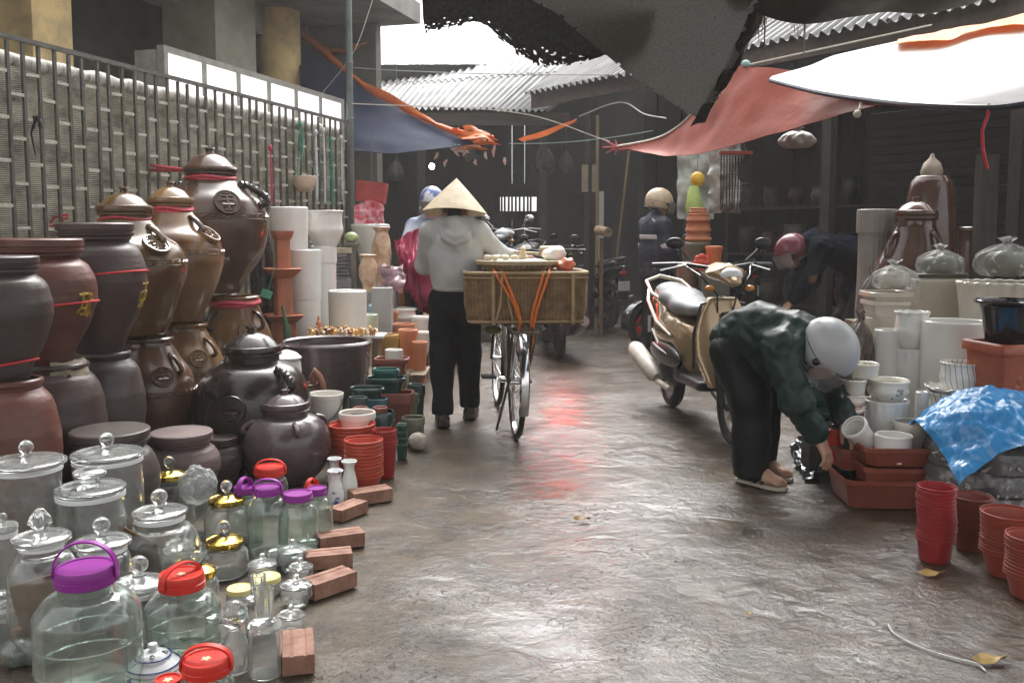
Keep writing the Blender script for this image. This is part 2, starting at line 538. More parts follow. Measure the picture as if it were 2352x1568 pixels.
# ------------------------------------------------------------------ ground
def ground():
    m = bpy.data.materials.new('wet_asphalt'); m.use_nodes = True
    nt = m.node_tree; N = nt.nodes; L = nt.links
    b = [n for n in N if n.type == 'BSDF_PRINCIPLED'][0]
    tc = N.new('ShaderNodeTexCoord')
    def nz(scale, det, rough=.55, dist=0.0, st=None):
        n = N.new('ShaderNodeTexNoise'); n.inputs['Scale'].default_value = scale; n.inputs['Detail'].default_value = det
        n.inputs['Roughness'].default_value = rough; n.inputs['Distortion'].default_value = dist
        if st:
            mp = N.new('ShaderNodeMapping'); mp.inputs['Scale'].default_value = st
            L.new(tc.outputs['Object'], mp.inputs['Vector']); L.new(mp.outputs[0], n.inputs['Vector'])
        else: L.new(tc.outputs['Object'], n.inputs['Vector'])
        return n.outputs['Fac']
    def mr(s, a, b_, c, d):
        r = N.new('ShaderNodeMapRange'); r.inputs[1].default_value = a; r.inputs[2].default_value = b_; r.inputs[3].default_value = c; r.inputs[4].default_value = d
        L.new(s, r.inputs[0]); return r.outputs[0]
    def ma(op, a, c):
        r = N.new('ShaderNodeMath'); r.operation = op
        for k, x in enumerate((a, c)):
            if hasattr(x, 'links') or not isinstance(x, (int, float)): L.new(x, r.inputs[k])
            else: r.inputs[k].default_value = x
        return r.outputs[0]
    pud = mr(nz(1.1, 4), .42, .6, 0, 1)
    # drier strip along the goods at the left kerb
    sx = N.new('ShaderNodeSeparateXYZ'); L.new(tc.outputs['Object'], sx.inputs[0])
    wig = ma('ADD', sx.outputs['X'], mr(nz(2.2, 3), .3, .7, -.25, .25))
    dry = mr(wig, -.45, .05, 1.0, 0.0)
    grav = nz(95, 5, .7)
    grit = nz(260, 3, .6)
    rip = nz(42, 8, .72, .4, (.85, 1.0, 1))
    rip2 = nz(9, 3, .5, .5)
    drops = ma('MULTIPLY', mr(nz(70, 4, .6, .3, (1, .8, 1)), .58, .78, 0, 1), mr(nz(1.6, 3), .35, .6, .25, 1))
    wet = ma('MULTIPLY', pud, ma('SUBTRACT', 1.0, dry))
    colm = N.new('ShaderNodeMix'); colm.data_type = 'RGBA'
    colm.inputs['A'].default_value = (.085, .057, .03, 1); colm.inputs['B'].default_value = (.022, .0145, .0075, 1)
    L.new(mr(nz(5, 7, .65), .35, .65, 0, 1), colm.inputs['Factor'])
    c2 = N.new('ShaderNodeMix'); c2.data_type = 'RGBA'; c2.inputs['B'].default_value = (.1, .082, .06, 1)
    L.new(colm.outputs['Result'], c2.inputs['A'])
    L.new(ma('MULTIPLY', mr(grav, .5, .62, 0, .75), ma('ADD', .25, ma('MULTIPLY', dry, .7))), c2.inputs['Factor'])
    L.new(c2.outputs['Result'], b.inputs['Base Color'])
    L.new(ma('ADD', mr(wet, 0, 1, .5, .35), ma('MULTIPLY', dry, .22)), b.inputs['Roughness'])
    b.inputs['IOR'].default_value = 1.4
    b.inputs['Coat Weight'].default_value = 1.0; b.inputs['Coat IOR'].default_value = 1.8; b.inputs['Coat Roughness'].default_value = .018
    amp = mr(nz(2.1, 6, .62, .8), .38, .6, .16, 1.15)
    fine = ma('MULTIPLY', ma('ADD', ma('MULTIPLY', rip, 1.2), ma('MULTIPLY', drops, 1.5)), amp)
    stone = ma('ADD', ma('MULTIPLY', grav, mr(wet, 0, 1, .5, .12)), ma('MULTIPLY', grit, .1))
    hgt = ma('ADD', ma('ADD', fine, ma('MULTIPLY', rip2, 2.6)), stone)
    bp = N.new('ShaderNodeBump'); bp.inputs['Strength'].default_value = 1.0; bp.inputs['Distance'].default_value = .0035
    L.new(hgt, bp.inputs['Height']); L.new(bp.outputs[0], b.inputs['Normal']); L.new(bp.outputs[0], b.inputs['Coat Normal'])
    L.new(ma('MULTIPLY', ma('SUBTRACT', 1.0, ma('MULTIPLY', dry, .75)), mr(nz(1.7, 6, .65, .7), .42, .58, .6, 1.0)), b.inputs['Coat Weight'])
    # one sheet: fine grid in the lane, coarse out to the horizon
    xs = [-60, -30, -12] + [-5 + .06 * i for i in range(168)] + [12, 30, 60]
    ys = [-40, -20, -6, 0, 1] + [1.5 + .06 * i for i in range(210)] + [18, 26, 45, 80]
    vs = []
    for y in ys:
        for x in xs:
            z = 0
            if -5 < x < 5 and 1.5 < y < 14: z = .007 * (noise.noise(Vector((x * 1.7, y * 1.7, 0))) + .5 * noise.noise(Vector((x * 5, y * 5, 3))))
            vs.append((x, y, z - .004))
    k = len(xs)
    fs = [(j * k + i, j * k + i + 1, (j + 1) * k + i + 1, (j + 1) * k + i) for j in range(len(ys) - 1) for i in range(k - 1)]
    mb = MB(); mb.v = vs; mb.f = fs
    o = mb.build('ground', m)
    tag(o, kind='structure')
ground()

# ------------------------------------------------------------------ fence frame: A along the fence, B away from the lane
FA = Vector((.2775, .9607, 0)); FB = Vector((-.9607, .2775, 0)); F0 = Vector((-2.856, 5.1, 0))
FANG = math.atan2(FA.y, FA.x)
FM = Matrix.Translation(F0) @ Matrix.Rotation(FANG, 4, 'Z')     # local x = along, y = away from the lane
def fl(t, b, z): return F0 + FA * t + FB * b + Vector((0, 0, z))

def fence():
    f = thing('lattice_fence', 'tall dark iron lattice fence with staggered cross links along the market side', 'fence', F0, FANG)
    bar = MB().box((0, 0, 1.15), (.02, .016, 2.3)).build('bar', IRON, f)
    lk = MB().box((0, 0, 0), (.097, .014, .019)).build('cross_link', M('lit_tone_iron', (.5, .48, .41), .55, .35, 30, .2, 80), f)  # same iron as the bars; paler colour paints light on the links
    n = 0; sp = .117
    k0, k1 = -12, 37
    first = True; firstl = True
    for k in range(k0, k1 + 1):
        o = bar if first else link('bar', bar.data, f)
        first = False
        o.location = (k * sp, random.uniform(-.003, .003), random.uniform(-.008, .008)); o.rotation_euler = (0, random.uniform(-.004, .004), 0)
        if k < k1 and k >= 0:
            for q in range(8):
                z = 2.12 - q * .25 - (.125 if k % 2 else 0) + random.uniform(-.01, .01)
                if z < .1: continue
                l = lk if firstl else link('cross_link', lk.data, f)
                firstl = False
                l.location = ((k + .5) * sp, 0, z); l.rotation_euler = (0, random.uniform(-.04, .04), 0)
    r = MB()
    r.box((1.45, 0, 2.312), (5.9, .03, .026)); r.box((1.45, 0, .06), (5.9, .03, .03))
    r.build('rail', IRON, f)
fence()

def blind():
    m = bpy.data.materials.new('reed_blind'); m.use_nodes = True
    nt = m.node_tree; N = nt.nodes; L = nt.links
    b = [n for n in N if n.type == 'BSDF_PRINCIPLED'][0]; b.inputs['Roughness'].default_value = .7
    tc = N.new('ShaderNodeTexCoord')
    wv = N.new('ShaderNodeTexWave'); wv.bands_direction = 'Z'; wv.inputs['Scale'].default_value = 26; wv.inputs['Distortion'].default_value = 1.2; wv.inputs['Detail'].default_value = 2; wv.inputs['Detail Scale'].default_value = .6
    L.new(tc.outputs['Object'], wv.inputs['Vector'])
    mp = N.new('ShaderNodeMapping'); mp.inputs['Scale'].default_value = (2.5, 1, 5)
    L.new(tc.outputs['Object'], mp.inputs['Vector'])
    n = N.new('ShaderNodeTexNoise'); n.inputs['Scale'].default_value = 1.6; n.inputs['Detail'].default_value = 8; n.inputs['Roughness'].default_value = .7
    L.new(mp.outputs[0], n.inputs['Vector'])
    cr = N.new('ShaderNodeValToRGB')
    e = cr.color_ramp.elements; e[0].position = .32; e[0].color = (.13, .11, .075, 1); e[1].position = .68; e[1].color = (.6, .56, .45, 1)
    x = e.new(.48); x.color = (.36, .335, .255, 1)
    L.new(n.outputs['Fac'], cr.inputs[0])
    mx = N.new('ShaderNodeMix'); mx.data_type = 'RGBA'; mx.blend_type = 'MULTIPLY'
    mr = N.new('ShaderNodeMapRange'); mr.inputs[1].default_value = .0; mr.inputs[2].default_value = .35; mr.inputs[3].default_value = .45; mr.inputs[4].default_value = 0
    L.new(wv.outputs['Fac'], mr.inputs[0]); L.new(mr.outputs[0], mx.inputs['Factor'])
    L.new(cr.outputs[0], mx.inputs['A']); mx.inputs['B'].default_value = (.25, .22, .16, 1)
    L.new(mx.outputs['Result'], b.inputs['Base Color'])
    bp = N.new('ShaderNodeBump'); bp.inputs['Strength'].default_value = .6; bp.inputs['Distance'].default_value = .01
    L.new(wv.outputs['Fac'], bp.inputs['Height']); L.new(bp.outputs[0], b.inputs['Normal'])
    t = thing('reed_blind', 'long weathered split bamboo blind hung behind the iron lattice fence', 'blind', F0, FANG)
    rows = []
    for j in range(8):
        z = 2.16 - j * .29
        rows.append([(-1.4 + i * .48, .05 + .012 * math.sin(i * 1.3 + j), z) for i in range(13)])
    sheet('slat_sheet', rows, 60, 30, m, t, .008, .01, 3)
    rl = MB()
    rl.tube([(-1.4 + i * .1, .075 + .006 * math.sin(i * .9), 2.2 + .006 * math.sin(i * 1.7)) for i in range(58)], [.045 + .006 * math.sin(i * 2.2) + .004 * random.random() for i in range(58)], 14)
    rl.build('rolled_top', M('pale_rolled_reed', (.8, .78, .72), .4, .5, 12, .5, 40, stretch=(3, 1, 1), col2=(.3, .27, .2)), t)
blind()

def panel_box():
    t = thing('light_box_sign', 'blank white light box sign with added glow in six panes above the lattice fence', 'sign', F0, FANG)
    a0, a1, zt, zb, b0 = 1.7, 4.53, 2.545, 2.08, .16
    fr = MB()
    n = 6
    for z in (zt, zb): fr.box(((a0 + a1) / 2, b0, z), (a1 - a0 + .05, .06, .045))
    for k in range(n + 1): fr.box((a0 + (a1 - a0) * k / n, b0, (zt + zb) / 2), (.045, .058, zt - zb - .045))
    fr.box((a0 - .03, b0 + .12, (zt + zb) / 2 - .01), (.03, .17, zt - zb))
    fr.build('frame', M('panel_frame', (.27, .26, .23), .5, .3, 10, .1, 60), t, smooth=False)
    w_ = (a1 - a0) / n
    pm = M('glow_acrylic', (.82, .83, .82), .3, .08, 3, emit=(1, .99, .97), estr=.3)  # emission added so the panes look as bright as the sky
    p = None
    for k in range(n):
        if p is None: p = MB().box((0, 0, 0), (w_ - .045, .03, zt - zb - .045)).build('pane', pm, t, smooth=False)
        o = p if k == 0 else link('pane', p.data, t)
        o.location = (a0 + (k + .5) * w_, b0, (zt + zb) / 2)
panel_box()

def building():
    t = thing('concrete_building', 'old market building of yellow and grey pillars under a flat concrete canopy', 'building', F0, FANG)
    def bx(nm, c, d, m, **k): return MB().box(c, d, **k).build(nm, m, t, smooth=False)
    L_ = lambda p: FM.inverted() @ p
    # pillars positioned where their near corners show
    p = L_(at(78, 150, 7.2)); bx('pillar', (p.x + .21, p.y + .5, 1.93), (.42, 1.0, 3.86), YELLOW_WALL)
    p = L_(at(515, 60, 9.6)); bx('pillar', (p.x + .2, p.y + .3, 1.93), (.75, .62, 3.86), M('grey_pillar', (.3, .285, .225), .75, .3, 3, .15, 20))
    p = at(640, 130, 11.3); q = L_(p)
    rp = MB().lathe([(.26, 0), (.26, 3.86)], 24).build('pillar', YELLOW_WALL, t, (q.x, q.y, 0))
    # wall, dark doorway, beams
    bx('wall', (3.0, 2.9, 1.93), (13.0, .2, 3.86), CONC_DK)
    bx('wall', (6.9, 1.8, 1.93), (.16, 2.0, 3.86), CONC_DK)
    bx('beam', (2.0, 1.9, 3.7), (9.9, .3, .32), CONCRETE)
    for k in range(4): bx('beam', (-1.2 + k * 2.2, 2.3, 3.66), (.26, 1.0, .4), CONCRETE)
    bx('canopy_slab', (2.6, 3.05, 4.0), (9.0, 5.5, .26), CONCRETE)
    bx('panel', (2.6, 2.55, 1.6), (.9, .06, 3.2), M('grey_shutter', (.2, .19, .155), .6, .3, 4, .2, 40))
    # drips and conduit on the soffit
    c = MB()
    c.tube([(5.0, .8, 3.84), (4.2, 1.2, 3.84), (3.2, 1.4, 3.84)], .012, 6)
    c.build('conduit', STEEL, t)
    far = thing('far_pillar', 'slender beige concrete pillar far beyond the blue tarpaulin', 'pillar', at(838, 300, 17.5) * Vector((1, 1, 0)) if False else (at(838, 300, 17.5).x, 17.5, 0))
    MB().box((0, 0, 2.35), (.24, .24, 4.7)).build('shaft', M('beige_plaster', (.5, .44, .36), .8, .2, 3), far, smooth=False)
    MB().box((0, 0, 4.5), (.5, .4, .12)).build('cap', M('rust_cap', (.4, .2, .12), .8, .2, 3), far, smooth=False)
building()

def pole():
    p = at(806, 400, 9.32)
    t = thing('steel_pole', 'tall grey green steel pole at the end of the lattice fence', 'pole', (p.x, p.y, 0))
    MB().tube([(0, 0, 0), (0, 0, 2.6), (0, 0, 5.2)], .034, 14).build('shaft', M('pole_paint', (.12, .145, .13), .45, .3, 10, .1, 60), t)
    c = MB()
    c.tube([(.036 * math.cos(a), .036 * math.sin(a), 2.9) for a in [k * .524 for k in range(12)]], .008, 6, closed=True)
    c.tube([(.036 * math.cos(a), .036 * math.sin(a), 2.35) for a in [k * .524 for k in range(12)]], .008, 6, closed=True)
    c.build('wire_band', STEEL, t)
pole()

# ------------------------------------------------------------------ sheds
def corr_sheet(p00, p10, p01, p11, nw, amp, nm, parent, lift=0.0, nl=5):
    """one corrugated sheet: p00-p10 along the eave, p01-p11 along the ridge"""
    nu = nw * 8 + 1
    p00, p10, p01, p11 = map(Vector, (p00, p10, p01, p11))
    nrm = (p10 - p00).cross(p01 - p00).normalized()
    if nrm.z < 0: nrm = -nrm
    vs = []
    for s in (0, -.007):
        for j in range(nl):
            b = j / (nl - 1)
            for i in range(nu):
                a = i / (nu - 1)
                p = p00.lerp(p10, a).lerp(p01.lerp(p11, a), b)
                vs.append(p + nrm * (amp * math.sin(a * nw * 2 * math.pi) + s + lift))
    fs = []
    h = nu * nl
    for j in range(nl - 1):
        for i in range(nu - 1):
            q = (j * nu + i, j * nu + i + 1, (j + 1) * nu + i + 1, (j + 1) * nu + i)
            fs.append(q); fs.append(tuple(h + k for k in reversed(q)))
    for i in range(nu - 1):
        fs.append((i + 1, i, h + i, h + i + 1))
        k = (nl - 1) * nu
        fs.append((k + i, k + i + 1, h + k + i + 1, h + k + i))
    for j in range(nl - 1):
        fs.append((j * nu, (j + 1) * nu, h + (j + 1) * nu, h + j * nu))
        k = nu - 1
        fs.append(((j + 1) * nu + k, j * nu + k, h + j * nu + k, h + (j + 1) * nu + k))
    mb = MB(); mb.v = vs; mb.f = fs
    return mb.build(nm, ROOFM, parent, sharp=60)

def roof_rows(parent, E0, E1, R0, R1, n, rows, nw, amp):
    E0, E1, R0, R1 = map(Vector, (E0, E1, R0, R1))
    for r in range(rows):
        b0, b1 = r / rows, min((r + 1) / rows + .05, 1.0)
        for k in range(n):
            a0, a1 = k / n, (k + 1.06) / n
            jit = random.uniform(-.03, .03)
            g = lambda a, b: E0.lerp(E1, a).lerp(R0.lerp(R1, a), b)
            corr_sheet(g(a0, b0 + (jit if r == 0 else 0)), g(a1, b0 + (jit if r == 0 else 0)), g(a0, b1), g(a1, b1), nw, amp, 'roof_sheet', parent, lift=.016 * r + .012 * (k % 2))

def sheds():
    # diagonal shed along the goods on the far side of the lane
    d = Vector((.577, -.816, 0)); n = Vector((.816, .577, 0))
    A = Vector((.16, 12.25, 3.02)); Ln = 7.9
    B = A + d * Ln
    t = thing('market_shed', 'long corrugated market shed running diagonally behind the hanging tarpaulins', 'shed')
    roof_rows(t, A, B, A + n * 2.3 + Vector((0, 0, 1.35)), B + n * 2.3 + Vector((0, 0, 1.35)), 9, 2, 8, .026)
    fas = MB(); rot = Matrix.Rotation(math.atan2(d.y, d.x), 3, 'Z')
    fas.box(A + d * Ln / 2 + n * .14 + Vector((0, 0, -.07)), (Ln, .05, .2), rot=rot)
    fas.build('fascia', M('brown_fascia', (.1, .075, .06), .7, .3, 4, .2, 30, stretch=(1, 4, 4)), t, smooth=False)
    for k in range(5):
        p = A + d * (1.0 + k * 1.75) + n * .3
        MB().box((p.x, p.y, 1.46), (.1, .1, 2.92), math.atan2(d.y, d.x)).build('post', M('dark_post', (.05, .042, .035), .7, .4, 6, .3, 40, stretch=(5, 5, 1)), t, smooth=False)
    # boarded back wall of separate boards
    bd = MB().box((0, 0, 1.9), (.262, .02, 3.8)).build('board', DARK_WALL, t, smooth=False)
    ang = math.atan2(d.y, d.x)
    for k in range(33):
        p = A + d * (.1 + k * .24) + n * (2.2 + (.023 if k % 2 else 0))
        o = bd if k == 0 else link('board', bd.data, t)
        o.location = (p.x, p.y, 0); o.rotation_euler = (0, 0, ang)
    # steel roller shutter between posts: slats
    sh = M('dark_shutter', (.028, .029, .027), .6, .3, 6, .1, 40)
    slt = MB().box((0, 0, 0), (2.6, .03, .075)).build('slat', sh, t, smooth=False)
    for k in range(28):
        p = A + d * 5.6 + n * 1.25
        o = slt if k == 0 else link('slat', slt.data, t)
        o.location = (p.x, p.y, .08 + k * .085); o.rotation_euler = (.25, 0, ang)
    MB().box(A + d * 7.75 + n * 1.1 + Vector((0, 0, -1.5)), (.1, 2.2, 3.0), rot=rot).build('side_wall', DARK_WALL, t, smooth=False)
    # shed across the end of the lane
    t2 = thing('end_shed', 'low corrugated shed with a dark open front across the end of the lane', 'shed')
    E0, E1 = Vector((-3.2, 13.0, 2.92)), Vector((.5, 12.95, 2.92))
    R0, R1 = Vector((-4.0, 18.9, 4.3)), Vector((2.0, 14.9, 4.3))
    roof_rows(t2, E0, E1, R0, R1, 5, 2, 9, .024)
    MB().box((-1.3, 13.1, 2.8), (4.2, .06, .17)).build('fascia', M('brown_fascia'), t2, smooth=False)
    # back wall boards with gaps of daylight
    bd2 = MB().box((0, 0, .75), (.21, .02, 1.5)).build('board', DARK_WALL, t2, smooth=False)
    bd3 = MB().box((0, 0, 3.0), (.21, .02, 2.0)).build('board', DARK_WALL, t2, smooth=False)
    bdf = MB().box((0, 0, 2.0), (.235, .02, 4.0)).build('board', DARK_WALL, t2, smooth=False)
    f1 = f2 = f3 = True
    Yw = 15.6
    for k in range(44):
        x = -4.6 + k * .214
        u = CX + x / Yw * F
        if 1150 < u < 1225 or 1335 < u < 1362:
            o = bd2 if f1 else link('board', bd2.data, t2); f1 = False
            o.location = (x, Yw, .06)
            o = bd3 if f2 else link('board', bd3.data, t2); f2 = False
            o.location = (x, Yw, -.2)
        else:
            o = bdf if f3 else link('board', bdf.data, t2); f3 = False
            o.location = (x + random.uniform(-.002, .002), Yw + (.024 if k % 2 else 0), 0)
    pl = MB().box((0, 0, 0), (.032, .02, .6)).build('paling', DARK_WALL, t2, smooth=False)
    for k in range(13):
        o = pl if k == 0 else link('paling', pl.data, t2)
        o.location = (at(1152 + k * 8.5 + random.uniform(-2, 2) if k < 9 else 1336 + (k - 9) * 8, 470, Yw).x, Yw - .03, 1.72)
    for x in (-3.0, -1.3, .45):
        MB().box((x, 13.25, 1.4), (.11, .11, 2.8)).build('post', M('dark_post'), t2, smooth=False)
    MB().box((-4.7, 14.4, 1.6), (.12, 2.6, 3.2)).build('side_wall', DARK_WALL, t2, smooth=False)
sheds()
tag(MB().box((-.55, 11.75, .11), (2.1, 3.1, .22)).build('concrete_step', CONC_DK, smooth=False), kind='structure')

# narrow poles and a painted daylight gap in the far bay
def slim(u0, v0, u1, v1, Y, r, nm, label, cat, mat, Y1=None):
    a, b = at(u0, v0, Y), at(u1, v1, Y1 if Y1 else Y)
    t = MB().tube([(0, 0, 0), tuple((b - a) * .5), tuple(b - a)], r, 8).build(nm, mat, None, a)
    return tag(t, label, cat)
pz = at(1372, 265, 11.6); q = thing('bamboo_post', 'upright bamboo post carrying a small board in the dark bay', 'post', (pz.x, pz.y, 0))
MB().tube([(0, 0, 0), (.01, 0, 1.3), (0, 0, pz.z)], .022, 8).build('shaft', BAMBOO, q)
nb = at(1353, 410, 11.6)
MB().box((nb.x - pz.x, -.03, nb.z), (.19, .02, .34)).build('board', M('plywood', (.3, .24, .17), .7, .2, 8), q, smooth=False)
gb = MB().box((0, 0, 0), (.075, .03, 1.0)).build('daylight_strip', M('daylight_strip', (.7, .7, .66), .6, .15, 8), None, at(1380, 495, 12.2), smooth=False)  # pale strip stands in for daylight through a gap
tag(gb, 'pale upright strip painted in place of a daylight gap beside the bamboo post', 'batten')
gb.location.z = .5
gb.scale = (1, 1, 1.75)
gb.location.z = .875
a = gp(1398, 752); b_ = at(1446, 335, 10.9)
cn = MB().tube([(0, 0, 0), tuple((Vector(b_) - a) * .5), tuple(Vector(b_) - a)], .013, 8).build('bamboo_cane', BAMBOO, None, a)
tag(cn, 'slender bamboo cane leaning up to the red tarpaulin', 'cane')

# ------------------------------------------------------------------ tarpaulins
def tarps():
    blue = cloth_translucent('blue_tarpaulin', (.02, .027, .058), .01, .75, .25, 14)
    orange = cloth_translucent('orange_tarpaulin', (.75, .22, .06), .35, .4, .3, 20)
    red = cloth_translucent('faded_red_tarpaulin', (.34, .075, .048), .24, .45, .3, 20)
    white = cloth_translucent('white_tarpaulin', (.82, .8, .76), .35, .35, .2, 14)
    t = thing('blue_tarpaulin', 'blue tarpaulin with orange edge slung from the steel pole across the lane', 'tarpaulin')
    A = at
    rows = [[A(684, 70, 12.0), A(705, 92, 11.9), A(800, 170, 11.4), A(900, 235, 10.9), A(1000, 285, 10.4), A(1106, 325, 10.0)],
            [A(688, 150, 11.3), A(705, 190, 11.0), A(800, 245, 10.7), A(900, 285, 10.4), A(1000, 312, 10.2), A(1104, 327, 9.98)],
            [A(690, 250, 10.6), A(725, 290, 10.3), A(810, 315, 10.0), A(905, 330, 9.95), A(1000, 335, 9.95), A(1102, 329, 9.96)],
            [A(692, 330, 10.0), A(735, 342, 9.85), A(815, 347, 9.7), A(910, 352, 9.75), A(1000, 345, 9.85), A(1100, 331, 9.95)]]
    sheet('sheet', rows, 50, 26, blue, t, .005, .03, 1.6, seed=3)
    e = [A(690, 78, 11.85), A(745, 122, 11.6), A(800, 165, 11.35), A(850, 205, 11.1), A(900, 232, 10.85), A(1000, 283, 10.36), A(1106, 324, 9.97)]
    rows = [[p + Vector((0, 0, .05 + .03 * math.sin(i * 2.1))) for i, p in enumerate(e)], [p + Vector((0, -.05, -.01)) for p in e], [p + Vector((.01, -.04, -.05)) for p in e]]
    sheet('orange_edge', rows, 50, 8, orange, t, .004, .02, 6, seed=8)
    # orange flap at the top of it
    rows = [[A(705, 80, 12.4), A(770, 88, 12.3), A(865, 92, 12.0)], [A(715, 105, 12.2), A(770, 108, 12.1), A(845, 100, 11.9)], [A(722, 132, 12.0), A(770, 125, 11.95), A(820, 112, 11.8)]]
    o = sheet('orange_rag', rows, 24, 12, orange, None, .004, .05, 5, seed=2)
    tag(o, 'orange canvas flap sticking out near the top of the steel pole', 'canvas')
    # torn orange rag bundle
    t = thing('orange_rag_bundle', 'torn orange canvas scraps tied at the corner of the blue tarpaulin', 'canvas', A(1110, 330, 10.0))
    o0 = A(1110, 330, 10.0)
    def loc(u, v, Y): return tuple(A(u, v, Y) - o0)
    S = [[(1030, 300), (1080, 290), (1125, 312)], [(1045, 318), (1095, 312), (1140, 322)], [(1060, 330), (1105, 326), (1150, 332)]]
    for k, (du, dv, sx, sy) in enumerate(((0, -6, .9, .8), (-20, 22, .9, .6), (25, 12, .6, .5), (-35, 28, .4, .5))):
        rows = [[loc(1090 + (u - 1090) * sx + du, 315 + (v - 315) * sy + dv, 10.0 + .12 * math.sin(i * 2 + j + k)) for j, (u, v) in enumerate(r)] for i, r in enumerate(S)]
        kp = (lambda a, b, k=k: noise.noise(Vector((a * 6, b * 6, k * 3.1))) > -.25)
        sheet('scrap', rows, 22, 16, orange if k != 3 else white, t, .003, .02, 5, keep=kp, seed=k * 3)
    rows = [[loc(1190, 318, 10), loc(1250, 300, 10.1), loc(1325, 272, 10.3)], [loc(1200, 326, 10), loc(1255, 312, 10.1), loc(1322, 278, 10.3)]]
    sheet('strip', rows, 24, 5, orange, t, .004, .03, 6)
    for k in range(8):
        u = 1005 + k * 22
        p = Vector(loc(u, 350 + 18 * math.sin(k * 1.9), 9.95)); q = p + Vector((random.uniform(-.04, .04), 0, -random.uniform(.05, .13)))
        MB().tube([p, (p + q) / 2 + Vector((random.uniform(-.03, .03), 0, 0)), q], [.012, .02, .006], 5).build('tatter', M('dirty_orange_rag', (.5, .28, .2), .7, .5, 20, .3, 40, col2=(.6, .5, .45)), t)
    # red tarpaulin
    t = thing('red_tarpaulin', 'faded red tarpaulin slung between a rope and the white awning', 'tarpaulin')
    up = [A(1418, 338, 8.6), A(1500, 322, 8.3), A(1550, 298, 8.0), A(1600, 252, 7.7), A(1690, 158, 7.3), A(1730, 155, 7.1), A(1800, 160, 6.8), A(1900, 185, 6.5), A(2020, 236, 6.2)]
    lo = [A(1420, 342, 8.55), A(1490, 352, 8.1), A(1560, 358, 7.6), A(1640, 347, 7.1), A(1720, 325, 6.7), A(1800, 302, 6.4), A(1880, 278, 6.2), A(1950, 258, 6.1), A(2024, 240, 6.15)]
    mid = [p.lerp(q, .5) + Vector((0, 0, -.03)) for p, q in zip(up, lo)]
    sheet('sheet', [up, mid, lo], 70, 20, red, t, .004, .02, 2.2, seed=5)
    rp = MB(); rp.tube([p + Vector((0, -.005, .006)) for p in catmull(up[:5], 30)] if False else [Vector(p) + Vector((0, -.005, .006)) for p in catmull(up[:5], 30)], .011, 6)
    rp.build('rope_hem', M('pale_rope', (.6, .55, .48), .7, .2, 30), t)
    kn = MB()
    o1 = up[0]
    for k in range(7):
        a_ = k * .9
        kn.tube([o1, o1 + Vector((-.1 * math.cos(a_) - .04, .02, .07 * math.sin(a_)))], [.012, .006], 6)
    kn.build('knot', M('red_rag', (.5, .12, .12), .7, .3, 20), t)
    # white awning: slopes down towards the camera so its lit top shows
    t = thing('white_awning', 'bright white awning sheet with dark blue hem and orange upper border', 'awning')
    hem = [A(1770, 181, 6.3), A(1830, 197, 5.9), A(1900, 212, 5.5), A(2000, 226, 5.0), A(2100, 237, 4.6), A(2260, 243, 4.15), A(2360, 233, 3.95), A(2470, 215, 3.8)]
    top = [A(1775, 177, 6.35), A(1860, 148, 6.5), A(1950, 116, 6.6), A(2060, 95, 6.6), A(2170, 76, 6.5), A(2260, 58, 6.4), A(2360, 36, 6.3), A(2480, 8, 6.2)]
    m1 = [p.lerp(q, .33) + Vector((0, 0, -.035 * min(i, 3) / 3)) for i, (p, q) in enumerate(zip(hem, top))]
    m2 = [p.lerp(q, .66) + Vector((0, 0, -.035 * min(i, 3) / 3)) for i, (p, q) in enumerate(zip(hem, top))]
    sheet('sheet', [hem, m1, m2, top], 60, 30, white, t, .004, .02, 1.8, seed=9)
    hm = MB(); hm.tube([Vector(p) + Vector((0, -.012, -.012)) for p in catmull(hem, 60)], .017, 8)
    hm.build('hem', M('navy_hem', (.03, .035, .06), .35, .3, 10), t)
    rows = [[p + Vector((0, -.02, .012)) for p in top[3:]], [p.lerp(q, .13 + .07 * (i % 2)) + Vector((0, -.02, .02)) for i, (p, q) in enumerate(zip(top[3:], hem[3:]))]]
    sheet('orange_border', rows, 40, 6, cloth_translucent('bright_orange_border', (.95, .42, .13), .4, .4, .3, 20), t, .004, .015, 6)
    for (u0, v0, pts) in ((1978, 236, [(1975, 250), (1972, 262)]),):
        c = MB(); c.tube([A(u0, v0, 5.1)] + [A(*p, 5.05) for p in pts], .008, 6); c.ball(A(1969, 262, 5.05), .022); c.build('cord', M('pale_rope'), t)
    c = MB(); c.tube([A(2272, 240, 4.12), A(2270, 262, 4.1), A(2256, 300, 4.1), A(2258, 345, 4.1), A(2268, 388, 4.1)], .0075, 6)
    c.build('red_cord', RED_CORD, t)
tarps()

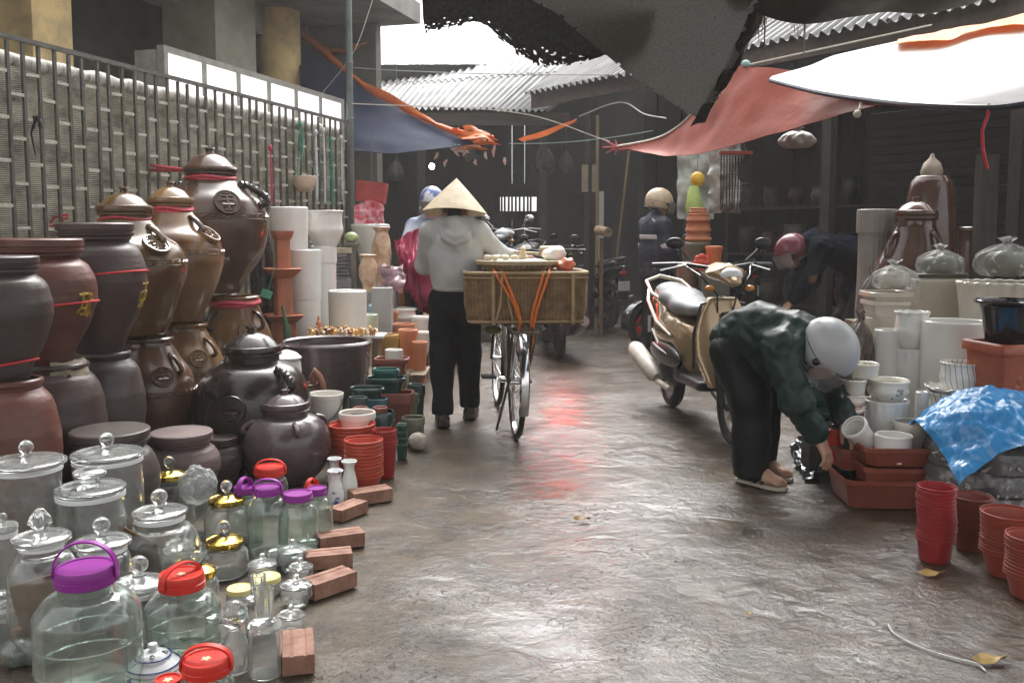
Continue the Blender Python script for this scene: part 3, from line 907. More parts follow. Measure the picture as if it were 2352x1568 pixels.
def nets_overhead():
    m = M('black_shade_net', (.02, .022, .022), .85, .6, 40, .9, 170, stretch=(1, 1, 1), col2=(.05, .05, .046), spec=.2)
    m2 = cloth_translucent('grey_shade_net', (.32, .315, .305), .44, .8, 1.0, 120, stretch=(2.2, 2.2, .3), col2=(.14, .14, .14))
    for mm in (m2,):
        for n_ in mm.node_tree.nodes:
            if n_.type == 'TEX_NOISE' and n_.inputs['Scale'].default_value < 10: n_.inputs['Scale'].default_value = 85
    A = at
    # torn black net whose ragged edge hangs over the gap of sky
    t = thing('torn_shade_net', 'torn black shade net with a ragged edge against the white sky', 'shade net')
    rows = [[A(955, -130, 6.0), A(1060, -130, 5.8), A(1180, -130, 5.6), A(1300, -100, 5.4), A(1420, -40, 5.2), A(1500, 20, 5.1)],
            [A(968, -20, 6.3), A(1060, -30, 6.1), A(1160, -20, 5.9), A(1260, 20, 5.7), A(1380, 60, 5.5), A(1480, 90, 5.3)],
            [A(972, 45, 6.5), A(1050, 30, 6.3), A(1120, 42, 6.1), A(1210, 85, 5.9), A(1300, 110, 5.7), A(1420, 118, 5.5)],
            [A(978, 82, 6.6), A(1040, 70, 6.4), A(1105, 56, 6.2), A(1215, 150, 6.0), A(1290, 160, 5.8), A(1400, 128, 5.6)]]
    def kp(a, b):
        e = noise.noise(Vector((a * 22, b * 9, 1.0))) * .5 + noise.noise(Vector((a * 70, b * 20, 5.0))) * .6
        if b > .93 + e * .11: return False
        return b < .72 or noise.noise(Vector((a * 44, b * 30, 9.0))) < .40
    sheet('sheet', rows, 170, 80, m, t, .005, .018, 2.2, keep=kp, seed=1)
    # hanging grey-black net panel
    t = thing('hanging_shade_net', 'heavy grey black shade net hanging in a point over the lane', 'shade net')
    rows = [[A(1205, -15, 5.0), A(1330, 75, 5.2), A(1462, 180, 5.45), A(1540, 232, 5.6), A(1615, 279, 5.7)],
            [A(1330, -60, 4.85), A(1440, 20, 5.05), A(1550, 105, 5.3), A(1610, 165, 5.45), A(1655, 215, 5.6)],
            [A(1480, -100, 4.7), A(1570, -40, 4.9), A(1650, 40, 5.15), A(1690, 90, 5.3), A(1705, 130, 5.45)],
            [A(1620, -160, 4.5), A(1690, -110, 4.7), A(1765, -30, 5.0), A(1772, -5, 5.15), A(1768, 10, 5.3)]]
    kp2 = lambda a, b: not (a > .97 and noise.noise(Vector((b * 40, a * 30, 2))) > .0) and not (b < .012 and noise.noise(Vector((a * 50, 0, 2))) > .2)
    sheet('sheet', rows, 90, 60, m2, t, .006, .03, 2.5, keep=kp2, seed=4)
    e = [A(1772, -5, 5.1), A(1735, 70, 5.3), A(1690, 155, 5.5), A(1650, 225, 5.62), A(1618, 281, 5.68)]
    rows = [[p + Vector((-.0, -.02, 0)) for p in e], [p + Vector((-.05, -.03, -.01)) for p in e], [p + Vector((-.09, -.015, -.03)) for p in e]]
    sheet('folded_hem', rows, 60, 8, m, t, .006, .03, 9, seed=6)
    # dark canvas over the goods
    t = thing('dark_canvas', 'sagging dark brown canvas overhead with frayed straw edge', 'canvas')
    cm = M('dark_canvas', (.04, .034, .028), .8, .4, 6, .3, 40)
    rows = [[A(1640, -60, 4.6), A(1760, -60, 4.5), A(1900, -80, 4.4), A(2100, -110, 4.3), A(2300, -140, 4.2), A(2500, -160, 4.1)],
            [A(1660, -30, 4.9), A(1780, -20, 4.8), A(1900, -25, 4.7), A(2100, -40, 4.6), A(2300, -70, 4.5), A(2500, -110, 4.4)],
            [A(1680, 0, 5.2), A(1750, 32, 5.1), A(1852, 52, 5.0), A(2000, 29, 4.9), A(2150, 27, 4.8), A(2480, -70, 4.7)]]
    def kp3(a, b):
        return not (.105 < a < .175 and b > .7 + .3 * abs(a - .14) / .035)
    sheet('sheet', rows, 110, 30, cm, t, .008, .03, 3, keep=kp3, seed=7)
    fr = MB()
    for k in range(60):
        u = 1748 + random.uniform(-10, 16) if k % 2 else 1840 + random.uniform(-22, 14)
        p = A(u, 12 + random.uniform(-15, 30), 5.1)
        fr.tube([p, p + Vector((random.uniform(-.02, .02), 0, -random.uniform(.03, .14)))], [.003, .001], 4)
    tag(fr.build('frayed_edge', M('dry_straw', (.2, .14, .09), .8, .3, 20), t), kind='stuff')
    t = thing('added_net_roof', 'unseen black shade net roof added over the near end of the lane', 'shade net')  # out of view; extends the hanging nets overhead to cut skylight
    rows = [[(-1.7, -3.0, 2.9), (-.2, -3.0, 2.75), (1.3, -3.0, 2.9)], [(-1.6, -.5, 3.0), (-.1, -.5, 2.85), (1.3, -.5, 3.0)], [(-1.3, 2.2, 3.1), (0, 2.2, 3.0), (1.3, 2.2, 3.0)], [(-.6, 4.4, 3.1), (.4, 4.5, 3.05), (1.35, 4.4, 3.0)]]
    sheet('sheet', rows, 24, 30, m, t, .006, .04, 1.5)
    # unseen roof added to shade the goods, carrying on the dark canvas
    t = thing('added_shading_canopy', 'unseen dark canvas roof added to shade the crates and white planters', 'canvas')
    rows = [[(1.5, 1.0, 2.75), (2.6, 1.0, 2.85), (4.4, 1.0, 2.95)], [(1.55, 2.6, 2.65), (2.7, 2.6, 2.62), (4.4, 2.6, 2.85)], [(1.75, 4.3, 2.62), (2.8, 4.3, 2.62), (4.4, 4.3, 2.8)]]
    sheet('sheet', rows, 24, 24, cm, t, .008, .04, 1.5)
    for x, y in ((1.75, .95), (4.3, .95), (4.3, 4.35)):
        MB().tube([(x, y, 0), (x, y, 2.9)], .025, 8).build('pole', BAMBOO, t)
nets_overhead()

def wire(nm, label, pts, r, mat=None, cat='wire', sag=0.0):
    P = [at(*p) for p in pts]
    if len(P) == 2:
        P = [P[0].lerp(P[1], k / 10) - Vector((0, 0, sag * 4 * (k / 10) * (1 - k / 10))) for k in range(11)]
    else: P = [Vector(p) for p in catmull(P, 24)]
    return tag(MB().tube(P, r, 5).build(nm, mat or STEEL), label, cat)
pr = M('pale_rope')
wire('overhead_wire', 'thin dark wire stretched from the steel pole to the grey net', [(806, 156, 9.3), (1395, 172, 6.6)], .004, sag=.02)
wire('overhead_wire', 'pale wire crossing from the steel pole down to the red tarpaulin tip', [(806, 238, 9.3), (1180, 258, 9.4), (1400, 325, 9.0)], .005, pr)
wire('washing_line', 'green grey line running from the orange rags to the shed', [(1170, 330, 10.0), (1500, 300, 9.5)], .005, M('green_line', (.3, .38, .34), .6), 'line', .04)
wire('drooping_cable', 'loose grey cable looping under the shed fascia', [(1330, 268, 10.3), (1400, 240, 10.2), (1440, 238, 10.2), (1480, 262, 9.8), (1530, 272, 9.2)], .008, M('grey_cable', (.3, .28, .26), .6), 'cable')
wire('taut_rope', 'taut pale rope running beside the corrugated eave to the red tarpaulin', [(1715, 150, 7.2), (2140, 58, 6.9)], .008, pr, 'rope')
wire('dangling_rope', 'dark cord hanging straight down from the dark canvas past the eave', [(1757, 10, 5.1), (1756, 110, 5.12)], .004, None, 'cord')
wire('dangling_rope', 'second cord hanging below the frayed notch of the dark canvas', [(1848, 45, 5.0), (1846, 126, 5.02)], .004, None, 'cord')
wire('drop_wire', 'fine wire hanging from the concrete canopy edge', [(912, 60, 11.5), (910, 200, 11.5)], .004, None, 'wire')
wire('guy_wire', 'curved wire running from the canopy soffit to the lattice fence', [(858, -5, 9.5), (812, 120, 9.4), (740, 215, 9.6)], .004, pr, 'wire')
p = at(1713, 147, 7.2)
tag(MB().ball(p, (.035, .03, .03)).tube([p, p + Vector((.02, 0, -.06))], .012).build('rope_knot', M('mint_rag', (.3, .5, .45), .7, .3, 20)), 'mint green rag knotted where the taut rope meets the red tarpaulin', 'rag')

# lit bulb in the far bay
p = at(992, 382, 11.2)
t = thing('light_bulb', 'small lit bulb hanging from a wire in the dark bay', 'light bulb', p)
MB().ball((0, 0, 0), (.032, .032, .036), 16).build('glass_bulb', M('lit_bulb', (1, 1, 1), .3, emit=(1, .97, .92), estr=30), t)
MB().lathe([(0, .03), (.016, .03), (.016, .065), (0, .065)], 12).tube([(0, 0, .06), (0, 0, .4)], .003, 5).build('socket', PL_BLACK, t)
# ------------------------------------------------------------------ big jars along the fence
YCH = M('yellow_paint', (.5, .36, .06), .5, .5, 30, col2=(.2, .11, .05))
def surf(prof, th, z, off=0.0):
    for (r0, z0), (r1, z1) in zip(prof, prof[1:]):
        if min(z0, z1) <= z <= max(z0, z1) and abs(z1 - z0) > 1e-6:
            r = r0 + (r1 - r0) * (z - z0) / (z1 - z0)
            sl_ = math.atan2(r1 - r0, z1 - z0)
            break
    else:
        r, sl_ = prof[-1][0], 0
    n = Vector((math.cos(th) * math.cos(sl_), math.sin(th) * math.cos(sl_), -math.sin(sl_)))
    return Vector((r * math.cos(th), r * math.sin(th), z)) + n * off, n

def strokes_on(prof, th0, zc, wd, ht, strokes, r, off, mb):
    for st in strokes:
        pts = []
        for k in range(len(st) - 1):
            for q in range(4):
                a = st[k][0] + (st[k + 1][0] - st[k][0]) * q / 4; b = st[k][1] + (st[k + 1][1] - st[k][1]) * q / 4
                pts.append((a, b))
        pts.append(st[-1])
        P = []
        for a, b in pts:
            z = zc + b * ht
            rr = surf(prof, th0, z)[0].xy.length
            P.append(surf(prof, th0 + a * wd / max(rr, .02), z, off)[0])
        mb.tube(P, r, 5)

GLYPH1 = [[(-.45, .4), (.1, .42)], [(-.2, .5), (-.22, .1), (-.45, -.3)], [(-.3, .12), (.05, .15), (.02, -.35), (-.3, -.32)], [(-.28, -.1), (.02, -.1)], [(.2, .45), (.22, -.45)], [(.22, .1), (.45, .2)], [(.32, .4), (.42, .3)], [(.22, -.1), (.48, -.4)]]
GLYPH2 = [[(-.4, .4), (.4, .4)], [(0, .5), (0, -.5)], [(-.4, .1), (.4, .12), (.38, -.2), (-.38, -.2), (-.4, .1)], [(-.3, -.45), (0, -.2), (.32, -.45)]]

def fwd(x, y):          # angle on a jar that looks back at the camera
    return math.atan2(-y, -x)

def matte_jar(name, label, u, Y, vtop, w, z0=None, vbase=None, mat=CLAY_DARK, lid=True, glyph=None, cord=False, du=0, group='matte brown clay jars beside the fence', cat='clay jar', neckr=.73, bulge=.6, cloth=None, zt=None, baser=.46):
    p = at(u, vtop, Y)
    s = mpp(u, vtop, Y)
    Rm = w / 2 * s
    if z0 is None: z0 = at(u, vbase, Y).z if vbase else 0.0
    H = (zt if zt is not None else p.z) - z0
    t = thing(name, label, cat, (p.x, Y, z0), random.uniform(-3, 3) * 0, group)
    hl = .29 * Rm if lid else 0
    hb = H - hl
    c = [(baser * Rm, 0), ((baser + .12) * Rm, hb * .14), (.82 * Rm, hb * .34), (.975 * Rm, hb * .54), (1.0 * Rm, hb * .66), (.955 * Rm, hb * .78), (.84 * Rm, hb * .89), (neckr * .93 * Rm, hb * .95)]
    pr = smooth_prof(c, 44)
    # throwing rings on the shoulder
    ph = u * .37
    pr2 = [(r + .0016 * math.sin(z / hb * 31 + ph) * (.5 + .5 * math.sin(z / hb * 9 + ph)) + .0012 * (math.sin(z / hb * 55 + ph) > .85), z) for r, z in pr]
    nk = [(neckr * .9 * Rm, hb * .955), (neckr * .93 * Rm, hb * .975), (neckr * .97 * Rm, hb * .985), (neckr * .96 * Rm, hb)]
    prof = pr2 + nk
    MB().lathe(shell(prof, .016), 56).build('body', mat, t)
    if lid:
        nr = neckr * Rm
        lp = [(0, 0), (nr * .98, 0), (nr * 1.04, .006), (nr * 1.05, hl * .25), (nr * 1.0, hl * .32), (nr * 1.0, hl * .42), (nr * 1.06, hl * .48), (nr * 1.06, hl * .9), (nr * 1.02, hl * .99), (nr * .9, hl), (nr * .35, hl * .985), (nr * .3, hl * 1.0), (0, hl)]
        MB().lathe(lp, 56).build('lid', mat, t, (0, 0, hb + .001))
    else:
        pass
    a = fwd(p.x, Y)
    if glyph:
        mb = MB()
        for g, dth, zc in glyph:
            strokes_on(pr, a + dth, hb * zc, Rm * .42, hb * .24, g, .0055, .001, mb)
        mb.build('painted_character', YCH, t)
    if cord:
        mb = MB(); P = []
        for k in range(49):
            q = 2 * math.pi * k / 48
            z = hb * (cord + .05 * math.cos(q - a - .9))
            P.append(surf(pr, q, z, .004)[0])
        mb.tube(P[:-1], .0045, 6, closed=True)
        mb.build('red_cord', RED_CORD, t)
    if cloth:
        rows = []
        nr = neckr * Rm * .96
        for k in range(4):
            rows.append([(nr * (.55 + .16 * k) * math.cos(a + q * .25 + .4), nr * (.55 + .16 * k) * math.sin(a + q * .25 + .4), hb + .006 - (.09 if k == 3 else 0) * (.4 + .6 * abs(math.sin(q * 1.1)))) for q in range(-2, 6)])
        sheet('sacking_scrap', rows, 24, 10, M('sacking', (.34, .3, .22), .85, .4, 12, .4, 80), t, .004, .012, 14, seed=u)
    return t, prof, H

def handle(mb, prof, th, z, ht, out, r, n=12):
    pts = []
    for k in range(n + 1):
        q = math.pi * k / n
        zz = z + ht / 2 * math.cos(q)
        b, nrm = surf(prof, th, zz)
        e = Vector((math.cos(th), math.sin(th), 0))
        b0 = surf(prof, th, min(max(zz, prof[0][1]), prof[-1][1]))[0]
        pts.append(Vector((e.x * b0.xy.length, e.y * b0.xy.length, zz)) + e * (out * math.sin(q) - .004))
    mb.tube(pts, r, 8)

def rope_handle(mb, prof, th, z, ht, out, r):
    base = []
    n = 40
    for k in range(n + 1):
        q = math.pi * k / n
        zz = z + ht / 2 * math.cos(q)
        b0 = surf(prof, th, zz)[0]
        e = Vector((math.cos(th), math.sin(th), 0))
        base.append(Vector((e.x * b0.xy.length, e.y * b0.xy.length, zz)) + e * (out * math.sin(q)))
    e2 = Vector((-math.sin(th), math.cos(th), 0))
    for ph in (0, math.pi):
        mb.tube([p + (e2 * math.cos(k * .75 + ph) + Vector((0, 0, 1)) * math.sin(k * .75 + ph)) * r * .7 for k, p in enumerate(base)], r, 6)

def medallion(t, prof, th, z, rad, mat):
    c, n = surf(prof, th, z, .0)
    q = n.to_track_quat('Z', 'Y').to_matrix().to_4x4()
    m = Matrix.Translation(c) @ q
    mb = MB()
    mb.lathe([(rad * 1.0, -.012), (rad * 1.0, .006), (rad * .95, .011), (rad * .86, .011), (rad * .82, .005), (rad * .4, .0075), (0, .008)], 28, m)
    for st in GLYPH2 + [[(-.55, 0), (-.4, .2)], [(.55, 0), (.42, -.3)], [(-.2, .62), (.2, .6)], [(-.25, -.6), (.25, -.62)]]:
        P = [m @ Vector((a * rad * 1.15, b * rad * 1.15, .010)) for a, b in st]
        mb.tube(P, rad * .075, 5)
    return mb.build('medallion', mat, t)

def glazed_jar(name, label, u, Y, vtop, w, z0=None, vbase=None, mat=GLAZE_BROWN, lid=True, med=None, nh=4, rope=False, lidr=.62, neck=.56, sh=.56, group='glazed lidded jars by the fence', band=True, cord=None, knob=True, cat='glazed jar', zt=None, hang=.82, baser=.5, hout=.16, hmat=None, lidmat=None, hth=.78, squat=False):
    p = at(u, vtop, Y); s = mpp(u, vtop, Y); Rm = w / 2 * s
    if z0 is None: z0 = at(u, vbase, Y).z if vbase else 0.0
    H = (zt if zt is not None else p.z) - z0
    t = thing(name, label, cat, (p.x, Y, z0), 0, group)
    hk = (.10 * Rm if knob else 0)
    hl = .36 * Rm if lid else 0
    hb = H - hk - hl
    if squat:
        c = [(baser * Rm, 0), (.72 * Rm, hb * .1), (.93 * Rm, hb * .3), (1.0 * Rm, hb * .5), (.93 * Rm, hb * .72), (.74 * Rm, hb * .86), (neck * Rm, hb * .93)]
    else:
        c = [(baser * Rm, 0), ((baser + .11) * Rm, hb * .1), (.85 * Rm, hb * .29), (.965 * Rm, hb * .45), (1.0 * Rm, hb * sh), (.97 * Rm, hb * (sh + .1)), (.87 * Rm, hb * (sh + .2)), (.5 * (.87 + neck) * Rm, hb * (sh + .285)), ((neck + .02) * Rm, hb * .94)]
    pr = smooth_prof(c, 44)
    prof = pr + [(neck * Rm, hb * .95), (neck * Rm, hb * .975), (neck * Rm * 1.1, hb * .985), (neck * Rm * 1.1, hb)]
    MB().lathe(shell(prof, .016), 64).build('body', mat, t)
    a = fwd(p.x, Y)
    if band:
        mb = MB(); zb = hb * (sh + .045 if not squat else .52)
        for dz in (0, .045 * Rm * 2):
            mb.tube([surf(pr, 2 * math.pi * k / 64, zb + dz, -.001)[0] for k in range(64)], .0045, 6, closed=True)
        for k in range(36):
            q = 2 * math.pi * k / 36
            mb.tube([surf(pr, q + d * .055, zb + .045 * Rm + .018 * Rm * math.sin(d * 2.4), .001)[0] for d in (-1.2, -.6, 0, .6, 1.2)], [.002, .006, .007, .006, .002], 5)
        mb.build('relief_band', mat, t)
    if med is not None: medallion(t, pr, a + med, hb * (.745 if not squat else .6), Rm * .24, mat)
    hm = hmat or mat
    for k in range(nh):
        mb = MB()
        th = a + hth + k * 2 * math.pi / nh
        if rope: rope_handle(mb, prof, th, hb * hang, hb * .17, Rm * (hout + .06), Rm * .045)
        else: handle(mb, prof, th, hb * hang, hb * .13, Rm * hout, Rm * .055)
        mb.build('handle', hm, t)
    if cord:
        mb = MB()
        mb.tube([(neck * Rm * 1.03 * math.cos(q), neck * Rm * 1.03 * math.sin(q), hb * .955 + .006 * math.sin(q * 3)) for q in [k * .19635 for k in range(32)]], cord, 6, closed=True)
        rr = neck * Rm * 1.02
        if cord > .01: mb.tube([(rr * math.cos(q), rr * math.sin(q), hb * .945 + .01 * math.sin(q * 2 + 1)) for q in [k * .19635 for k in range(32)]], cord * .8, 6, closed=True)
        mb.build('ribbon', M('pink_red_ribbon', (.58, .06, .09), .45, .3, 30, .3, 60), t)
    if lid:
        lr = lidr * Rm
        lp = [(0, 0), (lr * .85, 0), (lr, .006), (lr * 1.02, .02), (lr * .98, .034), (lr * .93, .036), (lr * .9, hl * .28), (lr * .62, hl * .72), (lr * .3, hl * .93), (0, hl)]
        l = MB().lathe(lp, 56).build('lid', lidmat or mat, t, (0, 0, hb + .001))
        if knob:
            MB().lathe([(0, -.01), (lr * .16, -.01), (lr * .12, hk * .35), (lr * .2, hk * .6), (lr * .17, hk * .9), (0, hk)], 24).build('knob', lidmat or mat, l, (0, 0, hl))
    return t, prof, H

# lower row stands on the ground, the upper row on its rims
def jars_by_fence():
    LM = 'matte clay jars stacked two high along the fence'
    low = [
        ('squat_clay_jar', 'red brown ringed clay jar carrying the smallest upper jar at the edge of the row', 15, 3.27, 872, 220, CLAY_RED, None),
        ('squat_clay_jar', 'ringed plum clay jar with sacking under the yellow lettered red jar', 122, 3.68, 834, 220, CLAY_DARK, True),
        ('squat_clay_jar', 'grey brown clay jar with small yellow mark under the tall dark jar with red cord', 236, 4.1, 808, 178, CLAY_GREY, None)]
    up = [
        ('clay_jar', 'grey brown matte clay jar with thin red cord low near its foot', 0, 3.27, 588, 212, CLAY_GREY, None, .14, 0),
        ('clay_jar', 'red brown matte clay jar with yellow painted characters and flat lid', 93, 3.68, 548, 234, CLAY_RED, [(GLYPH1, .85, .54)], .52, 0),
        ('clay_jar', 'dark brown matte clay jar with red cord around its middle and flat lid', 218, 4.1, 512, 218, CLAY_DARK, [(GLYPH2, 1.2, .5)], .66, 0)]
    for (n, l, u, Y, v, w, m, cl), (n2, l2, u2, Y2, v2, w2, m2, g2, cd, _) in zip(low, up):
        t, pr, H = matte_jar(n, l, u, Y, v, w, 0.0, None, m, False, [(GLYPH2, .95, .35)] if m is CLAY_GREY else None, group=LM, cloth=cl, neckr=.72, baser=.55)
        zz = t.location.z + H
        matte_jar(n2, l2, u2, Y2, v2, w2, zz + .002, None, m2, True, g2, cd, group=LM)
    LG = 'glazed jars stacked two high along the fence'
    t, p, H = glazed_jar('squat_glazed_jar', 'brown glazed jar with round medallion supporting the olive lidded jar', 340, 4.6, 765, 205, 0.0, None, GLAZE_BROWN, False, .3, 4, group=LG, neck=.5, sh=.56)
    glazed_jar('lidded_glazed_jar', 'olive brown lidded jar with medallion and knob beside the dark matte jar', 284, 4.6, 428, 266, H + .002, None, GLAZE_OLIVE, True, .6, 4, group=LG, cord=.006, lidr=.47, neck=.41, sh=.53, baser=.6)
    t, p, H = glazed_jar('squat_glazed_jar', 'grey brown glazed jar with loop handles half hidden behind the medallion jar', 428, 5.2, 735, 175, 0.0, None, GLAZE_TAN, False, .3, 4, group=LG, neck=.5, sh=.56, hout=.22)
    glazed_jar('lidded_glazed_jar', 'amber glazed lidded jar with pink ribbon between the olive and the largest jar', 390, 5.2, 416, 230, H + .002, None, GLAZE_TAN, True, 1.0, 4, group=LG, cord=.014, lidr=.45, neck=.39, hmat=GLAZE_BROWN, sh=.53, baser=.52)
    t, p, H = glazed_jar('squat_glazed_jar', 'tan glazed jar with pink ribbon under the largest brown jar', 538, 5.86, 672, 172, 0.0, None, GLAZE_TAN, False, .35, 4, group=LG, cord=.02, neck=.6, sh=.55, hout=.24, hmat=GLAZE_BLACK)
    t, p, H = glazed_jar('lidded_glazed_jar', 'largest brown lidded jar with red ribbon neck and dark rope handles', 481, 5.86, 338, 254, H + .002, None, GLAZE_BROWN, True, .3, 2, True, group=LG, cord=.013, lidr=.48, neck=.42, sh=.57, hmat=GLAZE_BLACK, hth=1.2, baser=.46)
    # red tie ends trailing from the ribbon to the fence
    mb = MB(); s0 = 0
    for k, dv in enumerate((-4, 3)): mb.tube([at(430, 391, 5.85), at(385, 389 + dv, 6.1), at(346, 386 + dv * 1.6, 6.45)], .011, 6)
    tag(mb.build('red_strap', M('pink_red_ribbon')), 'red strap tying the largest jar back to the lattice fence', 'strap')
    mb = MB()
    for pts in ([(52, 492), (75, 512), (120, 520), (158, 498)], [(60, 498), (92, 520), (140, 528)], [(0, 540), (20, 545), (40, 552)], [(110, 518), (125, 500), (158, 492)]):
        mb.tube([at(u, v, 5.55) for u, v in pts], .006, 6)
    tag(mb.build('red_twine', RED_CORD), 'red twine tied through the lattice bars behind the matte jars', 'twine')
    glazed_jar('black_jar', 'slim black glazed jar standing behind the largest brown jar', 600, 7.0, 515, 58, 0.35, None, GLAZE_BLACK, False, None, 0, group=None, band=False)
    b = MB().box((0, 0, .17), (.4, .36, .348)).build('wooden_block', WOOD, None, (at(600, 515, 7.0).x, 7.0, 0), smooth=False)
    tag(b, 'wooden block under the slim black jar', 'block')
    # big dark pots in front
    glazed_jar('black_lidded_pot', 'large round black glazed pot with lid, knob and rope handles', 577, 4.66, 748, 266, 0.0, None, GLAZE_BLACK, True, -.35, 2, True, group=None, lidr=.5, neck=.46, squat=True, hang=.8, hth=.62, baser=.55, hout=.14, band=False)
    glazed_jar('squat_lidded_pot', 'squat plum brown lidded pot with loop handle in front of the black pot', 655, 4.42, 893, 202, 0.0, None, GLAZE_PLUM, True, None, 4, group=None, lidr=.54, neck=.5, squat=True, hang=.8, band=False, hth=.25, hout=.12)
    matte_jar('flat_lidded_jar', 'wide grey clay jar with a flat lid behind the tallest glass jar', 252, 3.5, 985, 214, 0.0, None, CLAY_GREY, True, group='flat lidded clay jars behind the glassware', neckr=.77)
    matte_jar('flat_lidded_jar', 'dusty pink brown clay jar with flat lid before the black pot', 416, 4.05, 990, 172, 0.0, None, CLAY_PINK, True, group='flat lidded clay jars behind the glassware', neckr=.76)
    matte_jar('flat_lidded_jar', 'small dark clay jar with flat lid next to the pink brown jar', 508, 4.3, 1003, 92, 0.0, None, CLAY_DARK, True, group='flat lidded clay jars behind the glassware', neckr=.74)
    # wide plum basin
    p = at(750, 784, 6.0); Rb = 104 * mpp(750, 784, 6.0)
    c = [(Rb * .8, 0), (Rb * .84, p.z * .2), (Rb * .93, p.z * .7), (Rb * .97, p.z * .93), (Rb * 1.0, p.z * .94), (Rb * 1.01, p.z * .985), (Rb * .99, p.z)]
    tag(MB().lathe(shell(c, .028), 64).build('wide_planter', GLAZE_PLUM, None, (p.x, 6.0, 0)), 'wide empty plum grey planter with thick rim beside the black pot', 'planter')
    # brown handle piece and white lid seen between them
    t = thing('brown_pot', 'small red brown pot with a curled handle tucked behind the round black pot', 'pot', (at(705, 880, 5.35).x, 5.35, 0))
    MB().lathe(shell(smooth_prof([(.06, 0), (.1, .1), (.1, .22), (.07, .3), (.075, .33)], 20), .01), 32).build('body', GLAZE_BROWN, t)
    h = MB()
    hz = at(712, 850, 5.35).z
    h.tube([(.05, 0, .3), (.03, 0, hz - .04), (.05, -.01, hz - .0), (.075, -.01, hz - .03), (.09, 0, hz - .08), (.1, 0, hz - .12)], [.018, .019, .019, .018, .02, .015], 10)
    h.build('handle', M('rust_glaze', (.3, .13, .08), .3, .3, 10, coat=.3), t)
    p = at(658, 818, 5.4)
    t = thing('white_lidded_jar', 'white lidded jar peeping out behind the black pot lid', 'jar', (p.x, 5.4, 0))
    MB().lathe(shell(smooth_prof([(.06, 0), (.09, .15), (.085, p.z - .06), (.07, p.z - .02)], 16), .008), 32).build('body', CER_WHITE, t)
    MB().lathe([(0, 0), (.085, 0), (.09, .012), (.06, .04), (.02, .055), (0, .06)], 32).build('lid', CER_WHITE, t, (0, 0, p.z - .018))
jars_by_fence()

# ------------------------------------------------------------------ generic open pots
def pot(name, label, cat, u, vtop, w, Y, z0=0.0, vbase=None, mat=CER_WHITE, rb=.75, bulge=None, t=.01, rim=.0, group=None, sq=None, scal=None, n=40, zt=None, rimh=.12, lip=.0, rz=0.0, x=None):
    p = at(u, vtop, Y); s = mpp(u, vtop, Y); Rm = w / 2 * s
    if vbase is not None: z0 = at(u, vbase, Y).z
    zt = p.z if zt is None else zt
    H = max(zt - z0, .02)
    Rb = Rm / (1 + rim) if rim else Rm
    if bulge:
        c = smooth_prof([(rb * Rb, 0), (bulge * Rb, H * .4), (bulge * .97 * Rb, H * .62), (Rb * .93, H * .9), (Rb, H * (1 - rimh * .5) if rim else H)], 20)
    else:
        c = [(rb * Rb, 0), (rb * Rb + .2 * (1 - rb) * Rb, H * .05)] + [(rb * Rb + (1 - rb) * Rb * k, H * k) for k in (.3, .6)] + [(Rb, H * (1 - rimh) if rim else H * .97)]
    if rim: c += [(Rm, H * (1 - rimh) + .001), (Rm * 1.0, H * .985), (Rm * .985, H)]
    else: c += [(Rm, H * .985), (Rm * .99, H)]
    mod = square_mod(sq) if sq else (scallop_mod(scal[0], scal[1], H * scal[2]) if scal else None)
    o = MB().lathe(shell(c, min(t, Rm * .3)), n, mod=mod).build(name, mat, None, (p.x if x is None else x, Y, z0), (0, 0, rz))
    tag(o, label, cat, group)
    o['top'] = z0 + H
    return o

